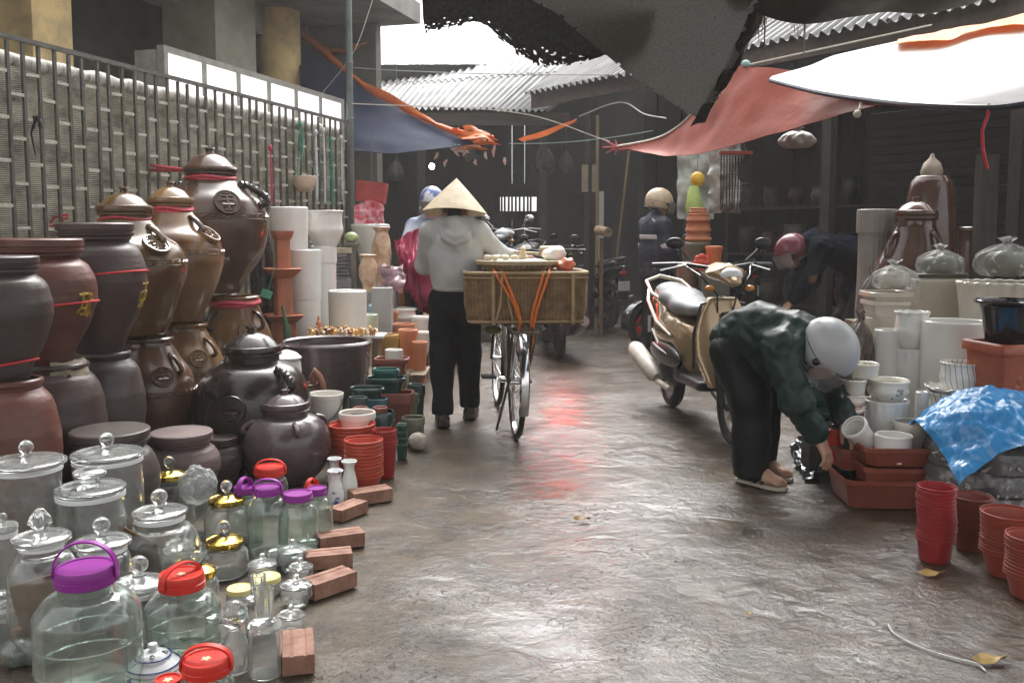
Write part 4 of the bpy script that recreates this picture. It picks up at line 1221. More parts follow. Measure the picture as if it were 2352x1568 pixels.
def left_white_goods():
    WG = 'white planters stacked against the fence end'
    a = pot('white_cylinder_planter', 'white cylinder planter at the foot of the stack by the fence end', 'planter', 699, 688, 74, 7.2, 0, None, CER_WHITE, .95, group=WG, t=.015)
    b = pot('white_cylinder_planter', 'tall white cylinder planter in the middle of the stack by the fence', 'planter', 697, 574, 80, 7.2, a['top'] + .002, None, CER_WHITE, .95, group=WG, t=.015)
    c = pot('white_cylinder_planter', 'white cylinder planter on top of the stack behind the terracotta tower', 'planter', 664, 477, 86, 7.2, b['top'] + .002, None, CER_WHITE, .95, group=WG, t=.015)
    d = pot('white_bowl_planter', 'white ribbed bowl planter beside the topmost white cylinder', 'planter', 746, 482, 85, 7.5, None, 563, CER_WHITE, .62, .96, group=WG, scal=(14, .01, .0), n=84)
    e = pot('white_column_pot', 'plain white pot column carrying the ribbed bowl planter', 'planter', 742, 566, 62, 7.5, 0, None, CER_WHITE, .92, group=WG, rim=.05)
    d.location.z = e['top'] + .002
    f = pot('white_drum_planter', 'short white drum planter behind the little ceramic figures', 'planter', 798, 668, 88, 6.75, 0, None, CER_WHITE, .95, group=WG, t=.014)
    # terracotta tower: tiers with flared square trays
    p = at(652, 735, 6.85)
    t = thing('terracotta_tower', 'tall orange terracotta stand with flared square shelves beside the white cylinders', 'stand', (p.x, 6.85, 0), .5)
    zs = [at(652, v, 6.85).z for v in (733, 705, 632, 612, 545, 530)]
    m1 = square_mod(8)
    MB().lathe([(0, 0), (.1, 0), (.085, .05), (.08, zs[0] - .03), (0, zs[0] - .03)], 32, mod=m1).build('pedestal', TERRA, t)
    MB().lathe([(.06, zs[0] - .03), (.085, zs[0] - .02), (.135, zs[0] + .035), (.12, zs[0] + .04), (.07, zs[0]), (.062, zs[0] + .02), (.06, zs[2] - .02), (0, zs[2] - .02)], 32, mod=m1).build('tier', TERRA, t)
    MB().lathe([(.055, zs[2] - .02), (.075, zs[2] - .01), (.13, zs[2] + .05), (.115, zs[2] + .055), (.06, zs[2] + .015), (.055, zs[2] + .03), (.05, zs[4] - .02), (0, zs[4] - .02)], 32, mod=m1).build('tier', TERRA, t)
    MB().lathe([(.05, zs[4] - .02), (.06, zs[4] - .01), (.075, zs[5] - .015), (.075, zs[5]), (.05, zs[5]), (0, zs[5] - .01)], 32, mod=m1).build('top_cup', TERRA, t)
    p = at(612, 675, 6.2)
    o = MB().box((0, 0, 0), (.075, .004, .055), rot=Matrix.Rotation(.35, 3, 'Y')).tube([(.01, 0, .02), (.05, .02, .16), (.045, .03, .3)], .002, 4).build('green_tag', M('mint_plastic', (.12, .55, .38), .4, .2, 20), None, p, smooth=False)
    tag(o, 'mint green price tag on a string by the terracotta tower', 'tag')
    # dark carton and slatted stack, grey pedestal with cabbage-green head
    o = MB().box((0, 0, .24), (.08, .25, .48)).build('dark_carton', M('dark_card', (.03, .032, .035), .6, .2, 10), None, (at(741, 720, 7.0).x, 7.0, 0), smooth=False)
    tag(o, 'narrow dark carton between the white planters', 'carton')
    p = at(783, 640, 8.2)
    t = thing('stacked_trays', 'stack of grey square trays beside the grey pedestal', 'trays', (p.x, 8.2, 0))
    ztop = at(783, 582, 8.2).z
    MB().box((0, 0, p.z / 2), (.17, .2, p.z)).build('crate', M('grey_lilac', (.28, .25, .26), .6, .2, 8), t, smooth=False)
    n = 7
    tr = None
    for k in range(n):
        z = p.z + (ztop - p.z) * (k + .5) / n
        if tr is None: tr = MB().box((0, 0, 0), (.15, .2, (ztop - p.z) / n * .72), taper=.9).build('tray', M('grey_tray', (.13, .12, .12), .4, .2, 8), t, smooth=False)
        o = tr if k == 0 else link('tray', tr.data, t)
        o.location = (0, 0, z)
    p = at(807, 558, 8.3)
    o = MB().lathe([(0, 0), (.07, 0), (.065, .03), (.045, .1), (.04, p.z - .09), (.06, p.z - .03), (.075, p.z - .015), (.075, p.z), (0, p.z)], 24).build('grey_pedestal', M('grey_stone', (.22, .2, .18), .6, .3, 8, .1), None, (p.x, 8.3, 0))
    tag(o, 'slim grey stone pedestal under the green pumpkin ornament', 'pedestal')
    o = MB().lathe([(0, 0)] + [(.06 * math.sin(q), .05 - .05 * math.cos(q)) for q in [.3, .7, 1.1, 1.6, 2.1, 2.6]] + [(0, .1)], 48, mod=lambda q, r, z: (r * (1 + .06 * abs(math.sin(q * 4))), z)).build('green_pumpkin', M('pale_green_ceramic', (.42, .5, .22), .3, .3, 10, coat=.3), None, (p.x, 8.3, p.z + .001))
    tag(o, 'pale green pumpkin shaped ornament on the grey pedestal', 'ornament')
    p = at(776, 572, 8.0)
    o = MB().box((0, 0, 0), (.16, .12, .05)).build('beige_box', M('beige_card', (.5, .42, .3), .7, .3, 10), None, (p.x, 8.2, at(783, 582, 8.2).z + .026), smooth=False)
    tag(o, 'small beige box lying on the stacked grey trays', 'box')
    # large white urn on its own column, with red packets on top
    p = at(850, 516, 8.8)
    c = smooth_prof([(.13, 0), (.12, .1), (.085, .35), (.09, p.z - .45), (.14, p.z - .2), (.17, p.z - .07), (.185, p.z - .02), (.185, p.z)], 36)
    tag(MB().lathe(shell(c, .014), 48).build('white_urn', CER_WHITE, None, (p.x, 8.8, 0)), 'tall white urn with a wide rim holding pink and red packets', 'urn')
    rows = [[(p.x + (k - 2) * .07, 8.75 + .03 * math.sin(k), p.z + .01 + .075 * j * (1 - .12 * abs(k - 2))) for k in range(5)] for j in range(4)]
    o = sheet('red_packets', rows, 30, 20, M('red_pink_wrap', (.6, .05, .08), .3, .3, 18, .4, 40, col2=(.75, .45, .5)), None, .02, .03, 14)
    tag(o, 'crinkled pink and red packets piled in the white urn', 'packets')
    p2 = at(852, 441, 8.9)
    o = MB().box((0, 0, 0), (.27, .2, .2), taper=1.06, rot=Matrix.Rotation(.12, 3, 'Y')).build('red_box', M('red_carton', (.4, .05, .045), .5, .3, 10, .2, 40), None, (p2.x, 8.95, p2.z), smooth=False)
    tag(o, 'red carton hanging above the pink packets near the steel pole', 'carton')
    tag(MB().tube([(p2.x, 8.95, p2.z + .09), (p2.x + .01, 8.95, p2.z + .6)], .006, 5).build('dangling_rope', STEEL), 'cord from which the red carton hangs', 'cord')
    # carved tan vases
    tan = M('tan_carved_ceramic', (.46, .28, .16), .35, .5, 14, .5, 35, coat=.2, col2=(.66, .5, .36))
    for u, vt, vb, w, Y, lab in ((876, 522, 655, 44, 8.2, 'tall carved tan vase beside the white urn'), (845, 585, 668, 42, 7.7, 'shorter carved tan vase in front of the white urn')):
        p = at(u, vt, Y); r = w / 2 * mpp(u, vt, Y); zb = at(u, vb, Y).z
        c = smooth_prof([(r * .7, 0), (r * .6, .05), (r * .9, (p.z - zb) * .35), (r, (p.z - zb) * .65), (r * .75, (p.z - zb) * .85), (r * .62, (p.z - zb) * .92), (r * .95, p.z - zb)], 30)
        o = MB().lathe(shell(c, .008), 32, mod=lambda q, rr, z: (rr * (1 + .05 * math.sin(q * 5 + z * 30)), z)).build('carved_vase', tan, None, (p.x, Y, zb))
        tag(o, lab, 'vase')
        bb = MB().box((0, 0, zb / 2), (.26, .26, zb - .002)).build('display_block', CONCRETE, None, (p.x, Y, 0), smooth=False)
        tag(bb, 'grey display block under the ' + lab.split(' vase')[0] + ' vase', 'block')
    p = at(878, 669, 7.3)
    o = MB().box((0, 0, p.z / 2), (.155, .14, p.z + .06)).build('grey_box', M('grey_painted_box', (.4, .4, .4), .5, .2, 8), None, (p.x, 7.3, 0), smooth=False)
    tag(o, 'plain grey box in front of the tall carved vase', 'box')
    p0 = at(900, 640, 7.5)
    rows = [[(p0.x - .09 + k * .06, 7.5 + .03 * math.sin(k * 2 + j), p0.z - .1 + .07 * j) for k in range(4)] for j in range(4)]
    tag(sheet('wrapped_figure', rows, 24, 20, M('pinkish_film', (.65, .45, .5), .2, .4, 20, .5, 40, trans=.4), None, .05, .08, 12), 'cellophane wrapped ornament behind the grey box', 'ornament')
left_white_goods()

def figures():
    p = at(790, 769, 6.38)
    zt = p.z
    t = thing('white_table', 'low white display board carrying the small ceramic figures', 'board', (at(800, 770, 6.42).x, 6.42, 0))
    MB().box((0, 0, zt - .008), (.52, .24, .016)).build('top', PL_WHITE, t, smooth=False)
    for sx in (-.2, .2):
        MB().box((sx, 0, (zt - .016) / 2), (.04, .2, zt - .018)).build('support', WOOD, t, smooth=False)
    cols = [M('amber_ceramic', (.6, .3, .07), .3, .5, 30, coat=.3, col2=(.7, .5, .2)), M('brown_figure', (.35, .17, .08), .3, .5, 30, coat=.3), M('cream_figure', (.65, .52, .34), .3, .4, 30, coat=.3, col2=(.4, .2, .1))]
    def anim(kind, m):
        mb = MB()
        if kind == 0:   # sitting animal
            mb.ball((0, 0, .014), (.014, .018, .016), 10); mb.ball((0, -.012, .032), (.010, .011, .010), 10)
            mb.ball((-.006, -.012, .042), (.003, .002, .006), 6); mb.ball((.006, -.012, .042), (.003, .002, .006), 6)
            mb.ball((-.008, -.016, .006), (.005, .009, .006), 6); mb.ball((.008, -.016, .006), (.005, .009, .006), 6)
        elif kind == 1:  # standing beast
            mb.ball((0, 0, .022), (.011, .022, .011), 10); mb.ball((0, -.022, .033), (.008, .011, .009), 10)
            for sx in (-.006, .006):
                for sy in (-.013, .013): mb.tube([(sx, sy, .02), (sx, sy, 0)], .004, 6)
            mb.tube([(0, .02, .025), (0, .03, .02), (0, .032, .01)], .0025, 5)
        else:            # round teapot-like bird
            mb.ball((0, 0, .015), (.017, .02, .015), 10); mb.ball((0, -.016, .03), .009, 8); mb.tube([(0, -.024, .03), (0, -.034, .028)], [.003, .001], 5); mb.tube([(0, .016, .018), (0, .032, .028)], [.007, .002], 6)
        return mb.build('ceramic_figure', m)
    protos = []
    for k in range(3): protos.append(anim(k, cols[k]))
    n = 0
    g = 'tiny ceramic animal figures on the white board'
    lab = ['tiny amber ceramic sitting animal among the figures on the white board', 'tiny brown ceramic four legged animal among the figures on the white board', 'tiny cream ceramic bird among the figures on the white board']
    for r in range(3):
        for k in range(12):
            kd = (k * 5 + r * 2 + (k // 3)) % 3
            if n < 3: kd = n
            o = protos[kd] if n < 3 else link('ceramic_figure', protos[kd].data)
            n += 1
            s = random.uniform(1.0, 1.5)
            o.scale = (s, s, s)
            o.location = (t.location.x - .235 + k * .038 + random.uniform(-.005, .005), 6.34 + r * .065, zt + .0005)
            o.rotation_euler = (0, 0, random.uniform(-.9, .9))
            tag(o, lab[kd], 'figurine', g)
    # taller little red pagoda figure
    q = at(727, 720, 6.5)
    o = MB().lathe([(0, 0), (.022, 0), (.024, .02), (.014, .03), (.018, .04), (.016, .065), (.006, .075), (.009, .085), (.004, .1), (0, .105)], 16).build('red_figure', TERRA_LT, None, (t.location.x - .225, 6.5, zt + .0005))
    o.scale = (1.2,) * 3
    tag(o, 'small orange pagoda shaped figure standing taller among the ceramic animals', 'figurine')
figures()

def lane_pots():
    g = None
    P = pot
    p = P('ochre_pot', 'ochre yellow glazed pot in the row along the lane', 'pot', 890, 768, 52, 6.7, .2, None, CER_YELLOW, .8, rim=.06)
    P('terracotta_pot', 'orange terracotta pot with wide rim next to the ochre pot', 'pot', 937, 757, 46, 6.85, .2, None, TERRA_LT, .72, rim=.12)
    P('terracotta_bowl', 'low orange terracotta bowl behind the ochre pot', 'bowl', 925, 744, 58, 7.4, .28, None, TERRA_LT, .6, .98)
    P('white_round_pot', 'rounded white pot with turned rim beside the pink raincoat', 'pot', 926, 708, 62, 8.1, .4, None, CER_WHITE, .6, 1.02, rim=.06)
    P('white_tall_pot', 'smaller white pot in front of the rounded white one', 'pot', 965, 727, 42, 7.65, .28, None, CER_WHITE, .75, rim=.07)
    P('orange_pot', 'small orange pot in the shadow of the woman\'s legs', 'pot', 964, 785, 36, 6.75, 0, None, TERRA_LT, .75, rim=.1)
    P('white_pot', 'little white pot right beside the walking woman\'s trousers', 'pot', 975, 762, 34, 7.2, .28, None, CER_WHITE, .75, rim=.08)
    # low trestle boards that carry the farther rows
    for x0, x1, y0, y1, zt_, lab in ((-1.5, -.76, 7.86, 9.6, .40, 'low plank stand under the terracotta troughs'), (-1.35, -.66, 6.98, 7.8, .28, 'low plank stand under the pale and blue pots'), (-1.1, -.62, 6.5, 6.92, .2, 'low plank stand under the ochre pot')):
        st = thing('plank_stand', lab, 'stand', ((x0 + x1) / 2, (y0 + y1) / 2, 0))
        for k in range(4):
            MB().box((-(x1 - x0) / 2 + (k + .5) * (x1 - x0) / 4, 0, zt_ - .0125), ((x1 - x0) / 4 - .008, y1 - y0, .025)).build('plank', WOOD, st, smooth=False)
        for sy in (-1, 1): MB().box((0, sy * (y1 - y0) * .38, (zt_ - .026) / 2), (x1 - x0 - .1, .06, zt_ - .026)).build('trestle', WOOD, st, smooth=False)
    # light blue lidded pot
    q = at(864, 705, 7.4)
    t = thing('blue_lidded_pot', 'light blue lidded pot behind the small figures', 'pot', (q.x, 7.4, 0))
    MB().lathe(shell(smooth_prof([(.05, 0), (.065, .1), (.07, q.z - .03), (.068, q.z - .01)], 16), .008), 32).build('body', CER_BLUE, t)
    MB().lathe([(0, 0), (.068, 0), (.072, .01), (.05, .035), (.018, .045), (.02, .055), (0, .062)], 32).build('lid', CER_BLUE, t, (0, 0, q.z - .009))
    q = at(848, 722, 7.1)
    P('pale_pot', 'pale green grey pot in front of the light blue lidded pot', 'pot', 848, 722, 40, 7.0, 0, None, M('pale_green_grey', (.5, .55, .42), .3, .2, 8, coat=.2), .8, rim=.05)
    # terracotta troughs stacked in the middle distance
    tg = 'orange terracotta troughs stacked behind the white pots'
    for k, (u, v, w_, Y, lab) in enumerate(((905, 672, 64, 8.6, 'terracotta trough nearest the grey box'), (935, 686, 74, 8.9, 'long terracotta trough behind the rounded white pot'), (890, 716, 50, 7.75, 'tilted terracotta tray beside the rounded white pot'), (950, 664, 60, 9.3, 'farthest terracotta trough before the pink raincoat'))):
        o = P('terracotta_trough', lab, 'trough', u, v, w_, Y, .28 if Y < 7.8 else .4, None, TERRA if k % 2 else TERRA_LT, .8, rim=.08, sq=7, group=tg)
        o.scale = (1, .6, 1)
    # bonsai pots near the lane
    def tray(nm, lab, u, vt, w_, Y, mat, z0=0.0, sq=6, dep=.7, rb=.78, rz=0.0, rim=.08, feet=False, h=None):
        o = pot(nm, lab, 'bonsai pot', u, vt, w_, Y, z0, None, mat, rb, rim=rim, sq=sq, rimh=.25, rz=rz, zt=None if h is None else z0 + h)
        o.scale = (1, dep, 1)
        return o
    a = tray('bonsai_pot', 'dark olive rectangular bonsai pot under the brown tray', 900, 858, 74, 5.9, CER_OLIVE)
    b = tray('bonsai_tray', 'red brown rectangular tray holding the white drum bowl', 900, 822, 80, 5.9, TERRA_DK, z0=a['top'] + .001)
    pot('white_drum_bowl', 'little white drum bowl with blue rim line standing in the red brown tray', 'bowl', 905, 803, 42, 5.9, b['top'] - .05, None, CER_WHITE, .95, t=.006)
    a = tray('bonsai_pot', 'red brown bonsai pot at the bottom of the dark green pair', 905, 900, 90, 5.55, TERRA_DK)
    b = tray('bonsai_pot', 'dark green oval bonsai pot with turned rim, second in its stack', 886, 866, 92, 5.55, CER_DKGREEN, z0=a['top'] + .001, sq=3)
    c = tray('bonsai_pot', 'bright green oval bonsai pot on top of the dark green one', 886, 847, 64, 5.55, CER_GREEN, z0=b['top'] - .03, sq=3)
    a = tray('bonsai_pot', 'stacked grey rimmed bonsai tray leaning at the lane edge', 930, 905, 60, 5.6, CER_OLIVE, sq=6, rz=.5)
    tray('bonsai_pot', 'black oval pot beside the leaning grey rimmed tray', 957, 882, 40, 5.75, CER_DKGREEN, sq=3)
    a = tray('bonsai_pot', 'teal oval bonsai pot under the dark blue green one', 862, 915, 58, 5.25, CER_TEAL, sq=3)
    tray('bonsai_pot', 'dark blue green oval pot with pale rim resting on the teal pot', 843, 890, 82, 5.28, CER_DKGREEN, z0=a['top'] + .001, sq=2.6, rim=.1)
    tray('bonsai_pot', 'small dark pot with brown inside in front of the teal pots', 822, 912, 46, 5.02, CER_DKGREEN, sq=3)
    a = tray('bonsai_bowl', 'wide open dark bowl with pale rim holding two small brown pots', 850, 945, 112, 4.9, CER_DKGREEN, sq=2.6, rim=.05)
    for k, (u, lab) in enumerate(((828, 'small brown pot lying inside the wide dark bowl nearer the bucket'), (873, 'small brown pot inside the wide dark bowl nearer the lane'))):
        pot('brown_cup', lab, 'pot', u, 933, 34, 4.92, a['top'] - .1, None, TERRA_DK, .7, zt=a['top'] + .02)
    tray('olive_pot', 'grey olive drum pot at the lane edge beside the loose brick', 949, 932, 54, 5.2, CER_OLIVE, sq=2.4, h=.16, rb=.9, dep=.95)
    g = 'dark green plastic pots nested at the lane edge'
    z = 0
    for k in range(4):
        o = pot('green_nursery_pot', 'small dark green square nursery pot in the nested pile by the foam ball', 'pot', 923, 1000, 27, 4.86, z, None, PL_GREEN, .75, rim=.1, sq=7, zt=z + .085, group=g)
        z += .035
    o = MB().ball((0, 0, .05), (.056, .05, .05), 24).build('round_stone', M('pale_stone', (.55, .5, .42), .85, .4, 30, .8, 60), None, gp(958, 1038) + Vector((0, .05, 0)))
    tag(o, 'pale round rough stone lying at the lane edge', 'stone')
    # cream bucket and flat tub
    q = at(748, 903, 4.98)
    t = thing('cream_bucket', 'cream translucent plastic bucket behind the red nested pots', 'bucket', (q.x, 4.98, 0))
    r = 40 * mpp(748, 903, 4.98)
    MB().lathe(shell([(r * .8, 0), (r * .82, .01), (r * .95, q.z - .03), (r * 1.0, q.z - .028), (r * 1.02, q.z)], .006), 40).build('body', PL_WHITE, t)
    MB().tube([(r * 1.02 * math.cos(k * .314), -r * 1.02 * math.sin(k * .314), q.z - .02 - .12 * math.sin(k * .314)) for k in range(11)], .004, 6).build('bail', STEEL, t)
    pot('white_tub', 'shallow white plastic tub behind the wide red nested pots', 'tub', 820, 946, 84, 4.75, 0, None, PL_WHITE, .85, rim=.05)
    # red nested pots (each pot its own object)
    def nest(nm, lab, top_lab, u, vtop, w_, Y, n, mat, grp, z0=0.0, rb=.68, hp=None, sq=None):
        q = at(u, vtop, Y); r = w_ / 2 * mpp(u, vtop, Y)
        hp = hp or r * 1.6
        step = (q.z - z0 - hp) / max(n - 1, 1)
        o0 = None
        for k in range(n):
            if o0 is None:
                rl = min(max(step * .62, .004), .012)
                c = [(rb * r, 0), (rb * r + .002, .004), (r * .9, hp - rl - .001), (r * 1.0, hp - rl), (r * 1.0, hp - .001), (r * .985, hp)]
                o0 = MB().lathe(shell(c, .0035), 36, mod=square_mod(sq) if sq else None).build(nm, mat)
                o = o0
            else: o = link(nm, o0.data)
            o.location = (q.x + random.uniform(-.0015, .0015), Y + random.uniform(-.0015, .0015), z0 + step * k)
            o.rotation_euler = (random.uniform(-.006, .006), random.uniform(-.006, .006), random.uniform(0, 6))
            tag(o, top_lab if k == n - 1 else lab, 'flowerpot', grp)
        return q
    nest('red_flowerpot', 'wide orange red plastic pot nested in the stack behind the white vases', 'top pot of the wide orange red nested stack', 808, 972, 108, 4.62, 9, PL_ORED, 'wide orange red pots nested in one stack', hp=.11)
    nest('red_flowerpot', 'orange red plastic pot nested in the narrower stack beside the blue white vases', 'top pot of the narrower orange red nested stack', 835, 1008, 90, 4.28, 11, PL_ORED, 'orange red pots nested in the narrower stack', hp=.08)
    nest('crimson_flowerpot', 'crimson plastic pot nested in the stack at the lane edge', 'top pot of the crimson stack at the lane edge', 884, 986, 56, 4.5, 8, PL_CRIM, 'crimson pots nested at the lane edge', hp=.17)
    # vases
    bw = M('blue_white_porcelain', (.72, .74, .74), .15, .2, 22, coat=.4, col2=(.1, .14, .36), mixlo=.56, mixhi=.6)
    for k, (u, vt, w_, Y, lab) in enumerate(((802, 1058, 38, 4.12, 'tall white porcelain vase with flared lip before the red stack'), (770, 1080, 38, 3.98, 'blue and white porcelain vase in front of the plain white vase'), (768, 1052, 34, 4.3, 'white porcelain vase with blue rim behind the blue painted vase'))):
        q = at(u, vt, Y); r = w_ / 2 * mpp(u, vt, Y)
        H = q.z
        c = smooth_prof([(r * .75, 0), (r * .95, H * .12), (r * 1.0, H * .35), (r * .8, H * .6), (r * .62, H * .75), (r * .62, H * .86), (r * .85, H * .95), (r * .98, H)], 28)
        tag(MB().lathe(shell(c, .006), 32).build('porcelain_vase', bw if k else M('celadon_white', (.68, .72, .68), .15, .1, 10, coat=.4), None, (q.x, Y, 0)), lab, 'vase')
    o = MB().tube([(0, 0, 0), (0, 0, .2), (-.02, 0, .34), (-.03, 0, .4)], [.03, .03, .012, .012], 12).build('green_bottle', M('green_bottle', (.06, .14, .07), .2, .2, 10, coat=.3), None, gp(668, 800) * Vector((1, 0, 0)) if False else (at(660, 765, 6.7).x, 6.7, 0))
    o.location.z = at(660, 765, 6.7).z - .2
    s_ = MB().box((0, 0, o.location.z / 2), (.16, .16, o.location.z - .002)).build('wooden_block', WOOD, None, (o.location.x, 6.7, 0), smooth=False)
    tag(s_, 'wooden block under the slim green bottle', 'block')
    tag(o, 'slim green bottle leaning beside the terracotta tower foot', 'bottle')
lane_pots()

def hanging_on_fence():
    q = fl(3.35, -.1, 0)
    p = at(699, 405, 8.25)
    t = thing('hanging_planter', 'beige bowl planter hanging on strings from the lattice fence', 'planter', p)
    r = 27 * mpp(699, 405, 8.25)
    MB().lathe(shell(smooth_prof([(r * .45, -r * 1.3), (r * .8, -r * .9), (r * .96, -r * .3), (r, 0)], 16), .005), 32).build('bowl', M('beige_plastic', (.62, .48, .36), .45, .15, 8), t)
    for k, a in enumerate((.3, 2.4, 4.5)):
        MB().tube([(r * math.cos(a), r * math.sin(a), -.005), (-.08 - r * 0 + .01 * k, .15, .47)], .0035, 5).build('string', M('green_string', (.1, .28, .2), .5, .2, 20), t)
    gm = M('green_hank', (.02, .24, .14), .45, .4, 30, .4, 80); wm = M('clear_hank', (.55, .6, .58), .3, .3, 30, .4, 80); rm = M('red_hank', (.5, .06, .1), .5, .3, 30)
    for u, v0, v1, w_, mt, lab in ((681, 285, 372, 10, gm, 'short green hank of planter hangers above the beige bowl'), (717, 305, 468, 8, wm, 'clear plastic hanger hank on the fence right of the beige bowl'), (752, 322, 478, 12, gm, 'long dark green hank of hangers near the fence end'), (735, 300, 470, 8, wm, 'thin clear hanger hank before the long green one'), (776, 318, 475, 8, wm, 'clear hanger hank nearest the steel pole'), (612, 340, 470, 6, rm, 'thin red hank hanging on the lattice behind the largest jar')):
        # hang on the lane face of the fence
        d = ray(u, v0)
        dd = (d.x / d.y)
        # fence line x = F0.x + FA.x*t , y = F0.y + FA.y*t
        tt = (dd * F0.y - F0.x) / (FA.x - dd * FA.y)
        pp = F0 + FA * tt - FB * .035
        z0 = at(u, v0, pp.y).z; z1 = at(u, v1, pp.y).z
        mb = MB()
        ww = w_ * mpp(u, v0, pp.y)
        for k in range(9):
            ox = (random.random() - .5) * ww; oy = (random.random() - .5) * .02
            e = FA * ox - FB * abs(oy)
            mb.tube([Vector((0, 0, z0 - z0)) + e * .3, e + Vector((0, 0, (z1 - z0) * .3)), e * 1.2 + Vector((0, 0, (z1 - z0) * .7)), e * .8 + Vector((0, 0, z1 - z0 + random.uniform(0, .1)))], .0045, 5)
        mb.ball((0, 0, .0), (.02, .015, .03), 8)
        tag(mb.build('hanger_hank', mt, None, (pp.x, pp.y, z0)), lab, 'hanger', 'plant hangers hung on the lattice fence')
    # black plastic ties knotted on the fence
    mb = MB(); pp = at(82, 275, 5.28)
    for k in range(3):
        a = k * .9
        mb.tube([pp, pp + Vector((.02 * math.cos(a), -.01, .02)), pp + Vector((.035 * math.cos(a), 0, -.05))], [.01, .008, .004], 5)
    mb.tube([pp, pp + Vector((-.03, 0, -.08)), pp + Vector((-.01, 0, -.2))], [.008, .006, .003], 5)
    tag(mb.build('black_tie', PL_BLACK), 'black plastic strip knotted on the lattice near the yellow pillar', 'tie')
hanging_on_fence()

# ------------------------------------------------------------------ bricks along the lane edge
def bricks():
    def brick_mesh(red):
        L_, W_, H_ = .2, .098, .062
        mb = MB()
        # body with two grooves along the top and perforations on the end
        xs = [-W_ / 2, -W_ / 2 + .022, -W_ / 2 + .026, -.012, -.008, .008, .012, W_ / 2 - .026, W_ / 2 - .022, W_ / 2]
        zs = [H_, H_, H_ - .004, H_ - .004, H_, H_, H_ - .004, H_ - .004, H_, H_]
        zs = [H_ - .0035 if 0 < i < 9 and i in (2, 7) else H_ for i in range(10)]
        n = len(xs)
        vs = [(x, -L_ / 2, z) for x, z in zip(xs, zs)] + [(x, L_ / 2, z) for x, z in zip(xs, zs)]
        b0 = len(vs)
        vs += [(-W_ / 2, -L_ / 2, 0), (W_ / 2, -L_ / 2, 0), (W_ / 2, L_ / 2, 0), (-W_ / 2, L_ / 2, 0)]
        fs = [(i, i + 1, n + i + 1, n + i) for i in range(n - 1)]
        fs.append(tuple([b0] + [b0 + 1] + list(reversed(range(n)))))
        fs.append(tuple([b0 + 2, b0 + 3] + list(range(n, 2 * n))))
        fs += [(b0, b0 + 3, b0 + 2, b0 + 1), (b0 + 3, b0, 0, n), (b0 + 1, b0 + 2, 2 * n - 1, n - 1)]
        mb.add(vs, fs)
        for x in (-.024, .024):
            for zz in (H_ * .5,):
                mb.lathe([(0, .0006), (.012, .0006), (.0125, -.001)], 12, Matrix.Translation((x, -L_ / 2, zz)) @ Matrix.Rotation(R(90), 4, 'X'))
        return mb
    base = brick_mesh(0).build('brick', BRICKM, None, smooth=False)
    bev = base.modifiers.new('edge', 'BEVEL'); bev.width = .004; bev.segments = 2; bev.limit_method = 'ANGLE'; bev.angle_limit = R(60)
    spec = [(674, 1540, .24, 1.02, 'darkest red brick standing nearest the camera beside the clear glass jars'), (748, 1372, -.75, 1.0, 'pale brick angled across the ground by the small clear jars'), (748, 1312, -1.3, .95, 'brick half hidden behind the angled pale brick'), (775, 1266, -1.15, 1.0, 'brick lying level between the greenish jars and the angled brick'), (794, 1195, -.55, .95, 'short brick touching the brick beside the porcelain vases'), (846, 1160, -1.05, 1.05, 'brick pointing into the lane in front of the crimson pots'), (935, 996, -1.4, 1.0, 'brick beside the grey olive drum pot'), (940, 955, -1.2, .9, 'brick behind the grey olive drum pot at the lane edge')]
    for k, (u, v, rz, s, lab) in enumerate(spec):
        o = base if k == 0 else base.copy()
        if k: COL.objects.link(o)
        p = gp(u, v)
        o.location = (p.x, p.y + .06, .002); o.rotation_euler = (0, 0, rz); s *= .88
        o.scale = (s, s, s)
        tag(o, lab, 'brick', 'loose bricks along the lane edge')
bricks()
# ------------------------------------------------------------------ glassware at the near corner
def gl_body(t, r, zt, neck, sh=.8, wall=.004, foot=.9, facets=0, mat=None, squareish=False, name='body'):
    """closed-wall jar body: foot, straight wall, shoulder, neck"""
    H = zt
    c = smooth_prof([(r * foot * .96, 0), (r * foot, .004), (r * .985, H * .1), (r, H * .3), (r, H * sh * .82), (r * .97, H * sh * .93), (r * (.5 + neck * .5), H * (sh + .06)), (neck * r, H * (sh + .1))], 34)
    c += [(neck * r, H * .985), (neck * r * 1.03, H * .99), (neck * r * 1.03, H)]
    mod = None
    if facets: mod = lambda q, rr, z: (rr * (1 + .012 * abs(math.sin(q * facets / 2))) if .04 * H < z < sh * .9 * H else rr, z)
    return MB().lathe(shell(c, wall), 56, mod=mod).build(name, mat or G_CLEAR, t)

